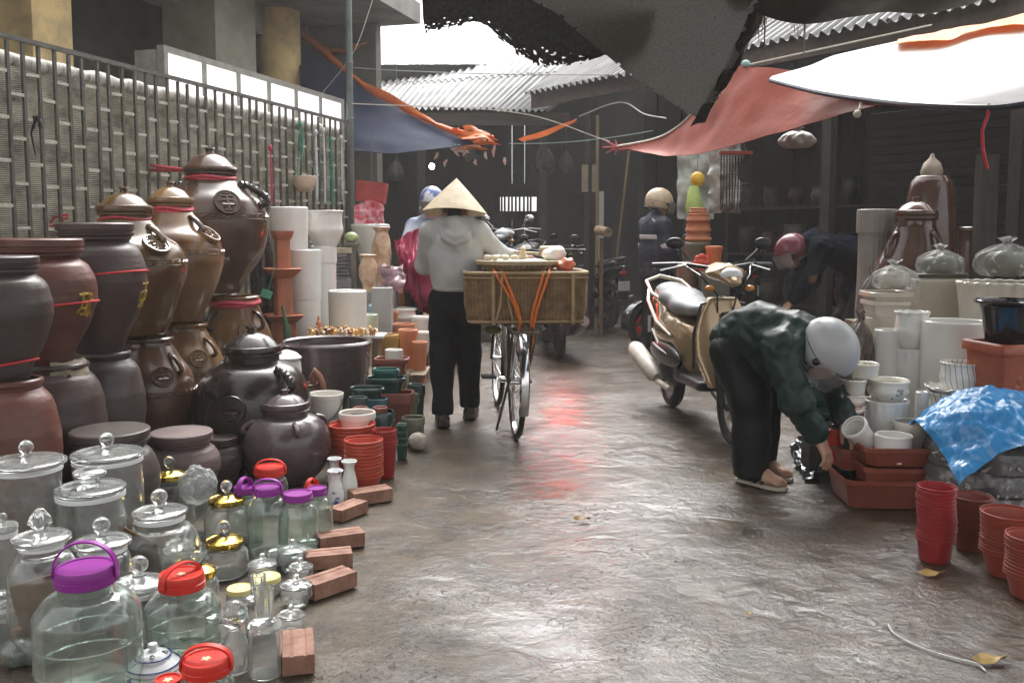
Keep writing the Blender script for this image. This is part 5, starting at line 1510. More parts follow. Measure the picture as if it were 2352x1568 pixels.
def glass_lid(t, r, z, h, knob='ball', kr=.3, mat=None):
    lp = [(0, 0), (r * .78, 0), (r * .8, -.006), (r * .86, -.006), (r * .88, 0), (r * .98, .002), (r, .007), (r * .99, .013), (r * .9, .018), (r * .6, h * .7), (r * .35, h * .95), (r * .2, h), (0, h)]
    l = MB().lathe(lp, 48).build('lid', mat or G_CLEAR, t, (0, 0, z))
    k = MB(); R_ = r * kr
    if knob == 'ball':
        k.lathe([(0, -.002), (R_ * .75, -.002), (R_ * .6, R_ * .35)] + [(R_ * math.sin(q), R_ * 1.25 - R_ * math.cos(q)) for q in [.75, 1.1, 1.5, 1.9, 2.3, 2.7, 2.95]] + [(0, R_ * 2.25)], 28)
    elif knob == 'disc':
        k.lathe([(0, -.002), (R_ * .7, -.002), (R_ * .6, R_ * .4), (R_ * 1.1, R_ * .6), (R_ * 1.15, R_ * .8), (R_ * .9, R_ * 1.0), (0, R_ * 1.05)], 28)
    elif knob == 'flower':
        k.lathe([(0, -.002), (R_ * .7, -.002), (R_ * .6, R_ * .3), (R_ * 1.1, R_ * .9), (R_ * .95, R_ * 1.6), (R_ * .35, R_ * 2.4), (0, R_ * 2.5)], 40, mod=lambda q, rr, z: (rr * (1 + .14 * math.cos(q * 5)), z))
    k.build('knob', mat or G_CLEAR, l, (0, 0, h))
    return l

def gjar(name, label, u, vtop, w, Y, lidw=None, knob='ball', kr=.3, neck=.75, sh=.8, lidh=.035, facets=0, mat=None, group='clear glass storage jars on the ground', seal=True, neckonly=False, foot=.9):
    p = at(u, vtop, Y); s = mpp(u, vtop, Y)
    r = w / 2 * s
    t = thing(name, label, 'glass jar', (p.x, Y, .001), 0, group)
    zt = p.z
    gl_body(t, r, zt, neck, sh, facets=facets, mat=mat, foot=foot)
    lr = (lidw / 2 * s) if lidw else r * neck * 1.15
    glass_lid(t, lr, zt + .007, lidh, knob, kr, mat)
    if seal:
        MB().lathe([(r * neck * 1.0, -.012), (r * neck * 1.04, -.012), (r * neck * 1.04, .002), (r * neck * 1.0, .002), (r * neck * 1.0, -.012)], 40).build('seal', M('frosted_seal', (.7, .72, .72), .5, .05, 8), t, (0, 0, zt))
    return t

def cap_jar(name, label, u, vtop, w, Y, capw, mat, handle=True, hh=.045, caph=.034, rz=0.0, group='glass jars with coloured plastic caps', facets=0, star=False, belt=True, gm=None, neck=None):
    p = at(u, vtop, Y); s = mpp(u, vtop, Y)
    r = w / 2 * s; cr = capw / 2 * s
    t = thing(name, label, 'glass jar', (p.x, Y, .001), rz, group)
    zt = p.z - caph * .9
    gl_body(t, r, zt, cr / r * .93, .82, facets=facets, mat=gm or G_GREEN)
    cp = [(0, caph - .004), (cr * .86, caph - .004), (cr * .88, caph), (cr * .97, caph), (cr, caph * .9), (cr * 1.0, caph * .45), (cr * 1.04, caph * .42), (cr * 1.04, .002), (cr * .99, 0), (cr * .95, 0), (cr * .95, caph * .7), (0, caph * .75)]
    l = MB().lathe(cp, 64, mod=lambda q, rr, z: (rr * (1 + (.008 * math.cos(q * 40) if rr > cr * .985 and z < caph * .95 else 0)), z)).build('cap', mat, t, (0, 0, zt - .001))
    if handle:
        mb = MB(); n = 22
        vs = []; fs = []
        for k in range(n + 1):
            q = math.pi * k / n
            x = -math.cos(q); z = math.sin(q) ** .75
            for dy, dx in ((-.009, 0), (.009, 0), (.009, .0045), (-.009, .0045)):
                vs.append(((cr * 1.045 + dx) * x, dy * (1.5 - .5 * math.sin(q)), caph * .35 + z * (hh + caph * .65 + dx)))
        for k in range(n):
            for j in range(4):
                a, b = k * 4 + j, k * 4 + (j + 1) % 4
                fs.append((a, b, b + 4, a + 4))
        fs += [(0, 1, 2, 3), tuple(n * 4 + j for j in (3, 2, 1, 0))]
        mb.add(vs, fs)
        for sx in (-1, 1): mb.ball((sx * cr * 1.05, 0, caph * .35), (.006, .012, .012), 10)
        mb.build('handle', mat, l)
    if star:
        mb = MB()
        mb.lathe([(0, .0), (.011, 0), (.0105, .0012), (0, .0012)], 24, mod=lambda q, rr, z: (rr * (1 + .3 * math.cos(q * 5)), z), m=Matrix.Translation((0, 0, caph - .0035)))
        mb.build('sticker', M('pale_sticker', (.75, .55, .35), .5, .1, 10), l)
    if belt:
        mb = MB()
        for z in (.3, .52): mb.tube([(r * 1.003 * math.cos(k * .131), r * 1.003 * math.sin(k * .131), zt * z) for k in range(48)], .0022, 5, closed=True)
        for k in range(12):
            a = k * math.pi / 6
            mb.tube([(r * 1.003 * math.cos(a), r * 1.003 * math.sin(a), zt * .3), (r * 1.003 * math.cos(a), r * 1.003 * math.sin(a), zt * .52)], .0022, 5)
        mb.build('moulded_panel', gm or G_GREEN, t)
    return t

def gold_jar(label, u, vtop, w, Y, capw, group='clear jars with gold lids and glass knobs'):
    p = at(u, vtop, Y); s = mpp(u, vtop, Y); r = w / 2 * s; cr = capw / 2 * s
    t = thing('gold_lid_jar', label, 'glass jar', (p.x, Y, .001), 0, group)
    zt = p.z
    gl_body(t, r, zt, cr / r * .9, .82, mat=G_CLEAR)
    l = MB().lathe([(0, 0), (cr * .96, 0), (cr, .003), (cr, .019), (cr * .95, .022), (cr * .9, .02), (cr * .5, .033), (cr * .3, .036), (0, .036)], 48, mod=lambda q, rr, z: (rr * (1 + (.012 * math.cos(q * 36) if rr > cr * .97 else 0)), z)).build('gold_lid', PL_GOLD, t, (0, 0, zt))
    k = MB(); R_ = cr * .33
    k.lathe([(0, 0), (R_ * .8, 0), (R_ * .6, R_ * .5)] + [(R_ * math.sin(q), R_ * 1.5 - R_ * math.cos(q)) for q in [.75, 1.1, 1.5, 1.9, 2.3, 2.7]] + [(0, R_ * 2.5)], 24)
    k.build('knob', G_CLEAR, l, (0, 0, .036))
    return t

def glassware():
    gjar('straight_glass_jar', 'large straight glass jar with ball knob lid nearest the fence', 62, 1072, 148, 2.95, 170, 'ball', .19, .97, .9, .03)
    gjar('straight_glass_jar', 'tallest straight glass jar with thick lid standing farthest back', 247, 1052, 152, 3.2, 160, 'ball', .2, .97, .9, .03)
    gjar('straight_glass_jar', 'straight glass jar with flat disc knob before the tallest one', 208, 1132, 148, 2.97, 154, 'disc', .42, .97, .9, .028)
    gjar('round_glass_jar', 'round shouldered glass jar with a flower bud knob', 95, 1248, 152, 2.58, 128, 'flower', .34, .6, .82, .03)
    gjar('round_glass_jar', 'glass jar with domed lid in front of the brown cardboard carton', 235, 1256, 130, 2.78, 128, 'ball', .3, .78, .82, .03)
    gjar('round_glass_jar', 'wide glass jar with ribbed neck and low knob beside the cardboard carton', 367, 1186, 166, 3.05, 122, 'ball', .3, .64, .78, .028)
    gjar('round_glass_jar', 'glass jar with wide saucer lid behind the orange red handled jar', 321, 1352, 118, 2.7, 122, 'ball', .34, .92, .85, .035)
    gjar('small_glass_jar', 'small clear glass jar with lid cut by the picture edge beside the bud knob jar', 8, 1222, 70, 2.7, 62, 'ball', .3, .8, .82, .025)
    gold_jar('gold lidded glass jar next to the plastic wrapped jar', 390, 1098, 104, 3.75, 76)
    gold_jar('gold lidded glass jar by the purple capped row', 521, 1156, 104, 3.5, 80)
    gold_jar('gold lidded glass jar in the middle of the glassware', 516, 1252, 104, 3.2, 86)
    gold_jar('smallest gold lidded glass jar behind the orange red handled jar', 454, 1322, 92, 2.92, 82)
    cap_jar('purple_cap_jar', 'big glass jar with purple cap and raised purple handle at the near corner', 196, 1302, 232, 2.34, 130, PL_PURP, hh=.062, caph=.046, rz=.12, group='big handled glass jars', facets=16)
    cap_jar('red_cap_jar', 'glass jar with red cap and folded red handle beside the purple capped one', 417, 1318, 165, 2.6, 100, PL_RED, hh=.026, caph=.045, rz=1.0, group='big handled glass jars', star=True, facets=14)
    cap_jar('red_cap_jar', 'glass jar with red cap and upright handle at the bottom edge beside the porcelain pot', 474, 1512, 120, 2.24, 106, PL_RED, hh=.03, caph=.04, rz=.1, group='big handled glass jars', star=True)
    cap_jar('red_cap_jar', 'low red capped jar cut off by the bottom edge beside the porcelain pot', 386, 1560, 80, 2.24, 60, PL_RED, False, group='big handled glass jars', star=True)
    g = 'tall greenish jars with coloured caps'
    cap_jar('tall_cap_jar', 'tall greenish jar with purple cap farthest from the lane', 562, 1118, 82, 3.55, 48, PL_PURP, hh=.034, caph=.026, rz=1.3, group=g, facets=10, belt=False)
    cap_jar('tall_cap_jar', 'tall greenish jar with purple cap and upright handle', 614, 1118, 92, 3.42, 62, PL_PURP, hh=.026, caph=.03, rz=.1, group=g, facets=10, belt=False)
    cap_jar('tall_cap_jar', 'tall greenish jar with purple cap and lowered handle', 684, 1132, 92, 3.42, 66, PL_PURP, False, caph=.028, group=g, facets=10, belt=False)
    cap_jar('tall_cap_jar', 'tall greenish jar with purple cap and red handle nearest the bricks', 728, 1120, 70, 3.55, 44, PL_PURP, False, caph=.028, group=g, facets=10, belt=False)
    cap_jar('tall_cap_jar', 'jar with bright red cap and round red handle before the plum pot', 620, 1072, 80, 3.95, 66, PL_RED, hh=.028, caph=.04, rz=.15, group=g, belt=False)
    cap_jar('tall_cap_jar', 'jar with small red flip cap between the purple caps', 716, 1116, 44, 3.9, 36, PL_RED, hh=.03, caph=.02, rz=1.2, group=g, belt=False)
    gjar('squat_glass_jar', 'clear jar with ball knob standing behind the smallest gold lidded jar', 420, 1262, 100, 3.3, 84, 'ball', .3, .78, .8, .025)
    # plastic wrapped jar
    q = at(452, 1075, 3.62)
    t = thing('wrapped_jar', 'glass jar wrapped in clear crinkled plastic beside the gold lidded jar', 'glass jar', (q.x, 3.62, 0))
    MB().lathe(shell(smooth_prof([(.06, 0), (.075, .05), (.075, q.z * .7), (.05, q.z * .9)], 16), .004), 32).build('body', G_CLEAR, t)
    mb = MB().ball((0, 0, q.z * .74), (.075, .075, .075), 56)
    mb.v = [tuple(Vector(v) * (1 + .07 * noise.noise(Vector(v) * 30) + .05 * abs(noise.noise(Vector(v) * 70)))) for v in mb.v]
    mb.build('plastic_wrap', PLASTIC_FILM, t)
    # small clear jars near the bricks
    def small(lab, u, vtop, w, Y, kind):
        p = at(u, vtop, Y); s = mpp(u, vtop, Y); r = w / 2 * s
        t = thing('small_glass_jar', lab, 'glass jar', (p.x, Y, .001), 0, 'small pressed glass sugar jars')
        zt = p.z * .68 if kind != 2 else p.z * .8
        c = smooth_prof([(r * .7, 0), (r * .72, .006), (r * .6, zt * .12), (r * .86, zt * .3), (r, zt * .6), (r * .9, zt * .92), (r * .82, zt)], 26) if kind != 2 else smooth_prof([(r * .9, 0), (r, .01), (r, zt * .8), (r * .85, zt)], 20)
        MB().lathe(shell(c, .0035), 40, mod=lambda q, rr, z: (rr * (1 + .02 * math.cos(q * 12)), z)).build('body', G_CLEAR, t)
        l = MB().lathe([(0, 0), (r * .95, 0), (r * .98, .006), (r * .8, .012), (r * .5, (p.z - zt) * .5), (r * .2, (p.z - zt) * .65), (0, (p.z - zt) * .66)], 36).build('lid', G_CLEAR, t, (0, 0, zt + .001))
        MB().lathe([(0, -.001), (r * .14, -.001), (r * .12, .004), (r * .22, .012), (r * .2, .02), (0, .026)], 20).build('knob', G_CLEAR, l, (0, 0, (p.z - zt) * .66))
    small('small pressed glass jar beside the angled pale brick', 680, 1328, 74, 2.93, 0)
    small('small pressed glass jar behind the pair nearest the bricks', 671, 1246, 72, 3.25, 0)
    small('small pressed glass jar touching the level brick', 708, 1240, 50, 3.42, 1)
    small('small pressed glass jar in front of the yellow lids', 602, 1280, 66, 3.12, 1)
    small('small pressed glass jar with tall knob beside the half hidden brick', 690, 1290, 58, 3.12, 0)
    small('small pressed glass jar just behind the reddest brick', 668, 1400, 66, 2.72, 1)
    small('small pressed glass jar between the decanter and the red handled jar', 498, 1400, 56, 2.64, 1)
    small('little round glass jar with knob between gold lid and level brick', 640, 1262, 56, 3.3, 1)
    def tub(lab, u, v, w, Y):
        p = at(u, v, Y); r = w / 2 * mpp(u, v, Y)
        t = thing('yellow_lid_jar', lab, 'glass jar', (p.x, Y, .001), 0, 'glass jars with pale yellow lids')
        gl_body(t, r, p.z - .012, .9, .86, mat=G_CLEAR)
        MB().lathe([(0, .014), (r * .85, .014), (r * .93, .017), (r * .97, .014), (r * .97, 0), (0, .003)], 40).build('lid', PL_YEL, t, (0, 0, p.z - .012))
    tub('glass jar with pale yellow lid nearer the red capped jar', 551, 1352, 62, 2.93, )
    tub('glass jar with pale yellow lid nearer the bricks', 612, 1326, 66, 3.02)
    # cut crystal decanters and tumbler columns
    def crystal(lab, u, vtop, w, Y, kind):
        p = at(u, vtop, Y); r = w / 2 * mpp(u, vtop, Y); H = p.z
        t = thing('crystal_decanter' if kind == 0 else 'cut_glass_jar', lab, 'decanter' if kind == 0 else 'glass jar', (p.x, Y, .001))
        dia = lambda q, rr, z: (rr * (1 + .045 * math.cos(q * 9 + z * 160) * math.cos(q * 9 - z * 160)), z)
        if kind == 0:
            c = smooth_prof([(r * .75, 0), (r * .95, H * .1), (r, H * .28), (r * .7, H * .45), (r * .38, H * .55), (r * .36, H * .6)], 26)
            MB().lathe(shell(c, .005), 54, mod=dia).build('body', G_CLEAR, t)
            MB().lathe([(0, 0), (r * .34, 0), (r * .4, H * .04)] + [(r * .86 * math.sin(q), H * .22 - H * .2 * math.cos(q)) for q in [.6, 1.0, 1.4, 1.8, 2.2, 2.6]] + [(r * .15, H * .41), (0, H * .42)], 54, mod=dia).build('stopper', G_CLEAR, t, (0, 0, H * .585))
        else:
            c = smooth_prof([(r * .9, 0), (r * .98, .008), (r, H * .25), (r * .96, H * .5), (r * .9, H * .52)], 20)
            MB().lathe(shell(c, .004), 48, mod=lambda q, rr, z: (rr * (1 + .02 * math.cos(q * 14)), z)).build('body', G_CLEAR, t)
            l = MB().lathe([(0, 0), (r * 1.0, 0), (r * 1.03, .006), (r * .95, .014), (r * .6, H * .1), (0, H * .11)], 40).build('lid', G_CLEAR, t, (0, 0, H * .53))
            MB().lathe(shell([(r * .5, 0), (r * .55, .004), (r * .6, H * .34)], .004), 40, mod=lambda q, rr, z: (rr * (1 + .03 * math.cos(q * 16)), z)).build('tumbler', G_CLEAR, l, (0, 0, H * .112))
    crystal('cut crystal decanter with faceted round stopper near the bottom edge', 537, 1378, 72, 2.47, 0)
    crystal('cut glass jar with a tumbler upside on its lid beside the reddest brick', 606, 1346, 76, 2.45, 1)
    crystal('second cut glass jar with tall tumbler lid behind the crystal decanter', 592, 1318, 60, 2.72, 1)
    # decanter bottle with cork at the picture edge and pot with lid above it
    q = at(30, 1462, 2.5)
    t = thing('corked_bottle', 'round clear bottle with cork in the lowest corner beside the big purple capped jar', 'bottle', (q.x, 2.52, .001))
    H = q.z
    MB().lathe(shell(smooth_prof([(.035, 0), (.046, .02), (.048, H * .5), (.03, H * .75), (.015, H * .86), (.015, H * .95), (.018, H)], 28), .003), 40).build('body', G_GREEN, t)
    MB().lathe([(0, H - .012), (.011, H - .012), (.014, H + .014), (0, H + .016)], 20).build('cork', M('cork', (.3, .17, .09), .8, .4, 40), t)
    gjar('small_glass_jar', 'small lidded glass jar above the corked bottle at the picture edge', 10, 1390, 84, 2.62, 62, 'disc', .4, .7, .8, .022)
    # porcelain pot
    q = at(346, 1542, 2.4); r = 64 * mpp(346, 1542, 2.4)
    t = thing('porcelain_pot', 'blue and white porcelain pot with pierced domed lid at the bottom edge', 'pot', (q.x, 2.42, .001))
    bw = MATS['blue_white_porcelain']
    MB().lathe(shell(smooth_prof([(r * .6, 0), (r * .95, q.z * .3), (r, q.z * .7), (r * .9, q.z)], 22), .007), 48).build('body', bw, t)
    lid = MB().lathe([(0, 0), (r * .95, 0), (r * .98, .006), (r * .9, .016), (r * .62, .03), (r * .6, .036), (r * .5, .044), (r * .3, .05), (0, .052)], 56).build('lid', M('plain_porcelain', (.7, .73, .74), .13, .1, 8, coat=.4), t, (0, 0, q.z))
    rg = MB()
    for rr, z in ((r * .61, .037), (r * .92, .0155)): rg.tube([(rr * math.cos(k * .131), rr * math.sin(k * .131), z) for k in range(48)], .0022, 5, closed=True)
    rg.build('blue_ring', M('cobalt', (.03, .06, .22), .2, .1, 8), lid)
    MB().lathe([(0, .0), (.009, 0), (.008, .006), (.014, .012), (.012, .02), (0, .022)], 24).build('knob', MATS['plain_porcelain'], lid, (0, 0, .05))
    h = MB()
    for k in range(5):
        a = k * 1.2566
        h.ball((r * .42 * math.cos(a), r * .42 * math.sin(a), .0465), (.011, .007, .003), 10, rot=Matrix.Rotation(a, 3, 'Z'))
    h.build('pierced_hole', PL_BLACK, lid)
    # cardboard sheets leaning between the jars
    def board(lab, u, v, Y, size, rot):
        p = at(u, v, Y)
        o = MB().box((0, 0, 0), size).build('cardboard_sheet', CARD, None, p, smooth=False)
        o.rotation_euler = rot
        b_ = o.modifiers.new('edge', 'BEVEL'); b_.width = .002
        tag(o, lab, 'cardboard', 'cardboard sheets between the jars')
    board('brown cardboard sheet leaning between the wide jar and the domed lid jar', 322, 1268, 3.02, (.17, .007, .2), (.5, .35, -.3))
    board('brown cardboard sheet standing behind the big purple handled jar', 92, 1410, 2.62, (.12, .008, .24), (.2, -.18, .5))
glassware()
# ------------------------------------------------------------------ goods on the far side of the lane
def right_goods():
    P = pot
    g = 'pale ceramic planters crowded under the dark canvas'
    P('beige_square_planter', 'beige rounded square planter with dark rim holding a plastic wrapped pot', 'planter', 2146, 640, 126, 5.6, 0, None, CER_BEIGE, .86, sq=6, group=g, t=.02)
    q = at(2146, 634, 5.6)
    pl = [o_ for o_ in bpy.data.objects if o_.name.startswith('beige_square_planter')][0]
    o = MB().lathe([(.148, 0), (.156, 0), (.157, .022), (.15, .026), (.14, .02), (.138, 0), (.148, 0)], 56, mod=square_mod(6)).build('rim', M('moss_rim', (.05, .055, .03), .5, .3, 10), pl, (0, 0, q.z - .004))
    P('scalloped_planter', 'wide ribbed cream planter with scalloped rim beside the beige square one', 'planter', 2300, 648, 190, 5.2, 0, None, CER_CREAM, .6, .9, rim=.0, scal=(22, .022, .88), group=g, n=132, t=.02)
    a = P('cream_drum_planter', 'tall beige drum planter under the stacked square cream pots', 'planter', 2030, 729, 82, 5.35, 0, None, CER_BEIGE, .92, group=g)
    b = P('square_cream_pot', 'square cream pot with double rim on the beige drum planter', 'pot', 2033, 690, 92, 5.35, a['top'] + .001, None, CER_CREAM, .86, sq=7, rim=.1, rimh=.22, group=g)
    P('square_cream_pot', 'uppermost square cream pot with stepped rim holding clear plastic', 'pot', 2034, 670, 98, 5.35, b['top'] + .001, None, CER_BEIGE, .9, sq=7, rim=.08, rimh=.5, group=g)
    P('white_cylinder_pot', 'slim white cylinder pot standing before the beige drum planter', 'pot', 2040, 757, 60, 4.95, 0, None, CER_WHITE, .97, group=g, t=.007)
    c = P('wavy_white_pot', 'white pot with wavy rim at the bottom of the wavy pair', 'pot', 2092, 800, 76, 4.9, 0, None, CER_WHITE, .6, 1.0, scal=(9, .05, .9), group=g, n=72)
    P('wavy_white_pot', 'white pot with wavy rim on top of the wavy pair', 'pot', 2096, 716, 76, 4.9, c['top'] + .002, None, CER_WHITE, .62, 1.0, scal=(9, .05, .9), group=g, n=72)
    P('white_cylinder_planter', 'big plain white cylinder planter in the middle of the pale planters', 'planter', 2195, 738, 146, 4.75, 0, None, CER_WHITE, .95, group=g, t=.016)
    # striped bowl pair with scalloped dish
    st = bpy.data.materials.new('striped_white_ceramic'); st.use_nodes = True
    nt = st.node_tree; N = nt.nodes; L = nt.links
    bs = [n for n in N if n.type == 'BSDF_PRINCIPLED'][0]; bs.inputs['Roughness'].default_value = .22
    tc = N.new('ShaderNodeTexCoord'); sx = N.new('ShaderNodeSeparateXYZ'); L.new(tc.outputs['Object'], sx.inputs[0])
    def mth(op, *a):
        r = N.new('ShaderNodeMath'); r.operation = op
        for k, x in enumerate(a):
            if isinstance(x, (int, float)): r.inputs[k].default_value = x
            else: L.new(x, r.inputs[k])
        return r.outputs[0]
    an = mth('ARCTAN2', sx.outputs['Y'], sx.outputs['X'])
    an = mth('ADD', an, mth('MULTIPLY', sx.outputs['Z'], 1.6))
    fr = mth('FRACT', mth('MULTIPLY', an, 22 / (2 * math.pi)))
    ln = mth('LESS_THAN', mth('ABSOLUTE', mth('SUBTRACT', fr, .5)), .055)
    mx = N.new('ShaderNodeMix'); mx.data_type = 'RGBA'; mx.inputs['A'].default_value = (.72, .7, .66, 1); mx.inputs['B'].default_value = (.03, .03, .03, 1)
    L.new(ln, mx.inputs['Factor']); L.new(mx.outputs['Result'], bs.inputs['Base Color'])
    a = P('striped_bowl', 'larger white bowl with thin black stripes under the scalloped dish', 'bowl', 2196, 900, 124, 4.42, 0, None, st, .8, 1.0)
    q = at(2196, 893, 4.42)
    d = MB().lathe(shell([(.11, 0), (.125, .012), (.14, .024)], .008), 96, mod=lambda qq, r, z: (r * (1 + .03 * math.cos(12 * qq)), z + .005 * math.cos(12 * qq) * (r > .12))).build('scalloped_dish', CER_WHITE, None, (q.x, 4.42, a['top'] + .001))
    tag(d, 'white scalloped dish lying on the larger striped bowl', 'dish')
    P('striped_pot', 'smaller white striped pot standing in the scalloped dish', 'pot', 2209, 832, 92, 4.42, a['top'] + .012, None, st, .8, 1.0)
    P('white_pipe_pot', 'narrow white pipe shaped pot beside the larger striped bowl', 'pot', 2118, 900, 28, 4.35, 0, None, CER_WHITE, .97, t=.008)
    # bowls stacked beside the bending man
    pat = M('flower_printed_white', (.7, .67, .6), .22, .2, 13, coat=.3, col2=(.25, .2, .13), mixlo=.6, mixhi=.63)
    dot = M('red_dotted_white', (.68, .6, .52), .22, .2, 22, coat=.3, col2=(.5, .06, .05), mixlo=.58, mixhi=.61)
    g2 = 'small bowls stacked beside the bending man'
    a = P('white_bowl', 'scalloped white bowl at the bottom of the printed bowl stack', 'bowl', 2036, 918, 100, 4.35, 0, None, CER_WHITE, .62, 1.0, scal=(16, .02, .85), group=g2, n=96)
    P('printed_bowl', 'white bowl with brown printed leaves stacked on the scalloped bowl', 'bowl', 2040, 872, 94, 4.35, a['top'] + .001, None, pat, .68, 1.0, rim=.05, group=g2)
    b0 = P('black_lidded_bowl', 'dark lidded bowl at the foot of the dotted bowl stack', 'bowl', 1940, 972, 66, 4.28, 0, None, CER_DKGREEN, .8, 1.0, rim=.06, group=g2)
    b1 = P('black_lidded_bowl', 'dark bowl second in the dotted bowl stack', 'bowl', 1944, 948, 62, 4.28, b0['top'] + .001, None, CER_DKGREEN, .8, 1.0, rim=.06, group=g2)
    b2 = P('dotted_bowl', 'white bowl with red dots in the stack beside the bending man', 'bowl', 1950, 930, 74, 4.28, b1['top'] + .001, None, dot, .8, 1.0, rim=.03, group=g2)
    b3 = P('dotted_bowl', 'paler dotted bowl resting on the red dotted bowl', 'bowl', 1956, 906, 62, 4.28, b2['top'] + .001, None, dot, .8, 1.0, rim=.03, group=g2)
    b4 = P('cream_bowl', 'ribbed cream bowl above the dotted bowls', 'bowl', 1962, 872, 56, 4.28, b3['top'] + .001, None, CER_CREAM, .86, rim=.06, group=g2)
    P('printed_cup', 'short white pot with black brush marks topping the bowl stack', 'pot', 1980, 834, 76, 4.36, b4['top'] + .001, None, M('ink_marked_white', (.66, .62, .54), .25, .2, 16, coat=.3, col2=(.05, .04, .04), mixlo=.64, mixhi=.66), .92, group=g2)
    gz = at(1882, 958, 4.55).z
    tag(MB().box((0, 0, gz / 2), (.13, .13, gz - .002)).build('wooden_crate', MATS['dark_post'], None, (at(1882, 926, 4.55).x, 4.55, 0), smooth=False), 'dark crate under the pair of green glazed bowls', 'crate')
    a = P('green_bowl', 'lower dark green glazed bowl of the pair below the silver helmet', 'bowl', 1882, 926, 82, 4.55, gz, None, CER_GREEN, .6, .98, group=g2)
    P('green_bowl', 'upper green glazed bowl of the pair below the silver helmet', 'bowl', 1886, 882, 86, 4.55, a['top'] - .02, None, CER_GREEN, .6, .98, group=g2)
    P('red_pot', 'small red plastic pot beside the man\'s hand', 'pot', 1918, 985, 34, 4.24, .146, None, PL_RED, .75, rim=.08)
    # trough stack in front
    def trough(lab, u, v, w, Y, dy, z0, h, mat, rz=-.05, grp='brown rectangular plastic troughs stacked at the kerb'):
        p = at(u, v, Y); L_ = w * mpp(u, v, Y)
        mb = MB()
        W_ = dy
        def ring(kx, ky, z): 
            x, y, c = L_ / 2 * kx, W_ / 2 * ky, .03
            return [(-x + c, -y, z), (x - c, -y, z), (x, -y + c, z), (x, y - c, z), (x - c, y, z), (-x + c, y, z), (-x, y - c, z), (-x, -y + c, z)]
        rings = [ring(.84, .8, 0), ring(.94, .92, h - .022), ring(1.0, 1.0, h - .02), ring(1.0, 1.0, h), ring(.95, .93, h), ring(.93, .9, h - .012), ring(.81, .76, .006)]
        vs = [p_ for r_ in rings for p_ in r_]; fs = []
        for k in range(len(rings) - 1):
            for j in range(8): fs.append((k * 8 + j, k * 8 + (j + 1) % 8, (k + 1) * 8 + (j + 1) % 8, (k + 1) * 8 + j))
        fs.append(tuple(reversed(range(8)))); fs.append(tuple(range(48, 56)))
        mb.add(vs, fs)
        o = mb.build('plastic_trough', mat, None, (p.x, Y, z0), (0, 0, rz), smooth=False)
        o['top'] = z0 + h
        return tag(o, lab, 'trough', grp)
    TR = M('brown_red_plastic', (.24, .06, .035), .32, .25, 6, .05, 30)
    a = trough('largest brown red trough at the bottom of the trough stack', 2022, 1100, 210, 4.12, .36, 0, .13, TR)
    trough('smaller brown red trough beside the man\'s hand', 1962, 1040, 105, 4.22, .22, .132, .1, TR, .1)
    b = trough('brown red trough second from the top, resting in the largest', 2048, 1068, 160, 4.08, .26, .10, .085, TR)
    c = trough('topmost brown red trough holding white pots', 2048, 1028, 160, 4.08, .26, .19, .085, TR)
    z = .20
    P('white_pot', 'plain white pot standing upright in the topmost trough', 'pot', 2053, 998, 84, 4.05, z, None, CER_WHITE, .94)
    P('cream_pot', 'cream pot behind the upright white one in the topmost trough', 'pot', 2092, 968, 80, 4.16, z, None, CER_CREAM, .85, rim=.04)
    o = P('white_cup', 'white ribbed cup lying tilted over the trough edge', 'cup', 1992, 985, 62, 4.14, z, None, CER_WHITE, .82, rim=.06, zt=z + .125)
    o.rotation_euler = (.35, -.75, 0); o.location.z = z + .06
    # red nested pots, nearest kerb
    def nest(nm, lab, top_lab, u, vtop, w_, Y, n, mat, grp, hp, rb=.68, x=None):
        q = at(u, vtop, Y); r = w_ / 2 * mpp(u, vtop, Y)
        step = (q.z - hp) / max(n - 1, 1)
        o0 = None
        for k in range(n):
            if o0 is None:
                rl = min(max(step * .6, .004), .012)
                c = [(rb * r, 0), (rb * r + .002, .004), (r * .89, hp - rl - .001), (r, hp - rl), (r, hp - .001), (r * .985, hp)]
                o0 = MB().lathe(shell(c, .003), 36).build(nm, mat); o = o0
            else: o = link(nm, o0.data)
            o.location = (q.x + random.uniform(-.0012, .0012) + .004 * math.sin(k * .3), Y, step * k + .001)
            o.rotation_euler = (random.uniform(-.005, .005), random.uniform(-.005, .005), random.uniform(0, 6))
            tag(o, top_lab if k == n - 1 else lab, 'flowerpot', grp)
    nest('red_flowerpot', 'small red plastic pot nested in the tall narrow stack at the kerb', 'top pot of the tall narrow red stack at the kerb', 2153, 1116, 86, 3.34, 20, PL_CRIM, 'small red pots in the tall narrow stack', .085, rb=.76)
    BR = M('brown_red_pots', (.2, .045, .03), .4, .25, 8)
    nest('brown_flowerpot', 'brown red plastic pot nested in the dark stack under the grey wrapping', 'top pot of the dark brown red stack under the grey wrapping', 2235, 1138, 92, 3.46, 15, BR, 'brown red pots in the dark stack', .09)
    nest('brown_flowerpot', 'wide brown red pot nested in the ringed stack by the picture edge', 'top pot of the wide brown red ringed stack', 2320, 1175, 124, 3.2, 13, M('ring_red', (.3, .055, .034), .38, .2, 8), 'wide brown red pots in the ringed stack', .09)
    nest('brown_flowerpot', 'brown red pot nested in the nearest stack cut by the picture edge', 'top pot of the nearest brown red stack', 2372, 1228, 116, 3.0, 12, MATS['ring_red'], 'brown red pots in the nearest stack', .08)
    # grey film wrapped bundles and blue sheet on a crate
    q = at(2250, 1090, 3.85)
    t = thing('wrapped_pot_bundle', 'bundle of pots wrapped in crinkled grey plastic film beside the red stacks', 'bundle', (q.x + .06, 3.95, 0))
    wf = M('grey_wrap_film', (.12, .115, .115), .22, .6, 14, .9, 30, col2=(.4, .38, .38), mixlo=.55, mixhi=.7)
    rp = random.Random(3)
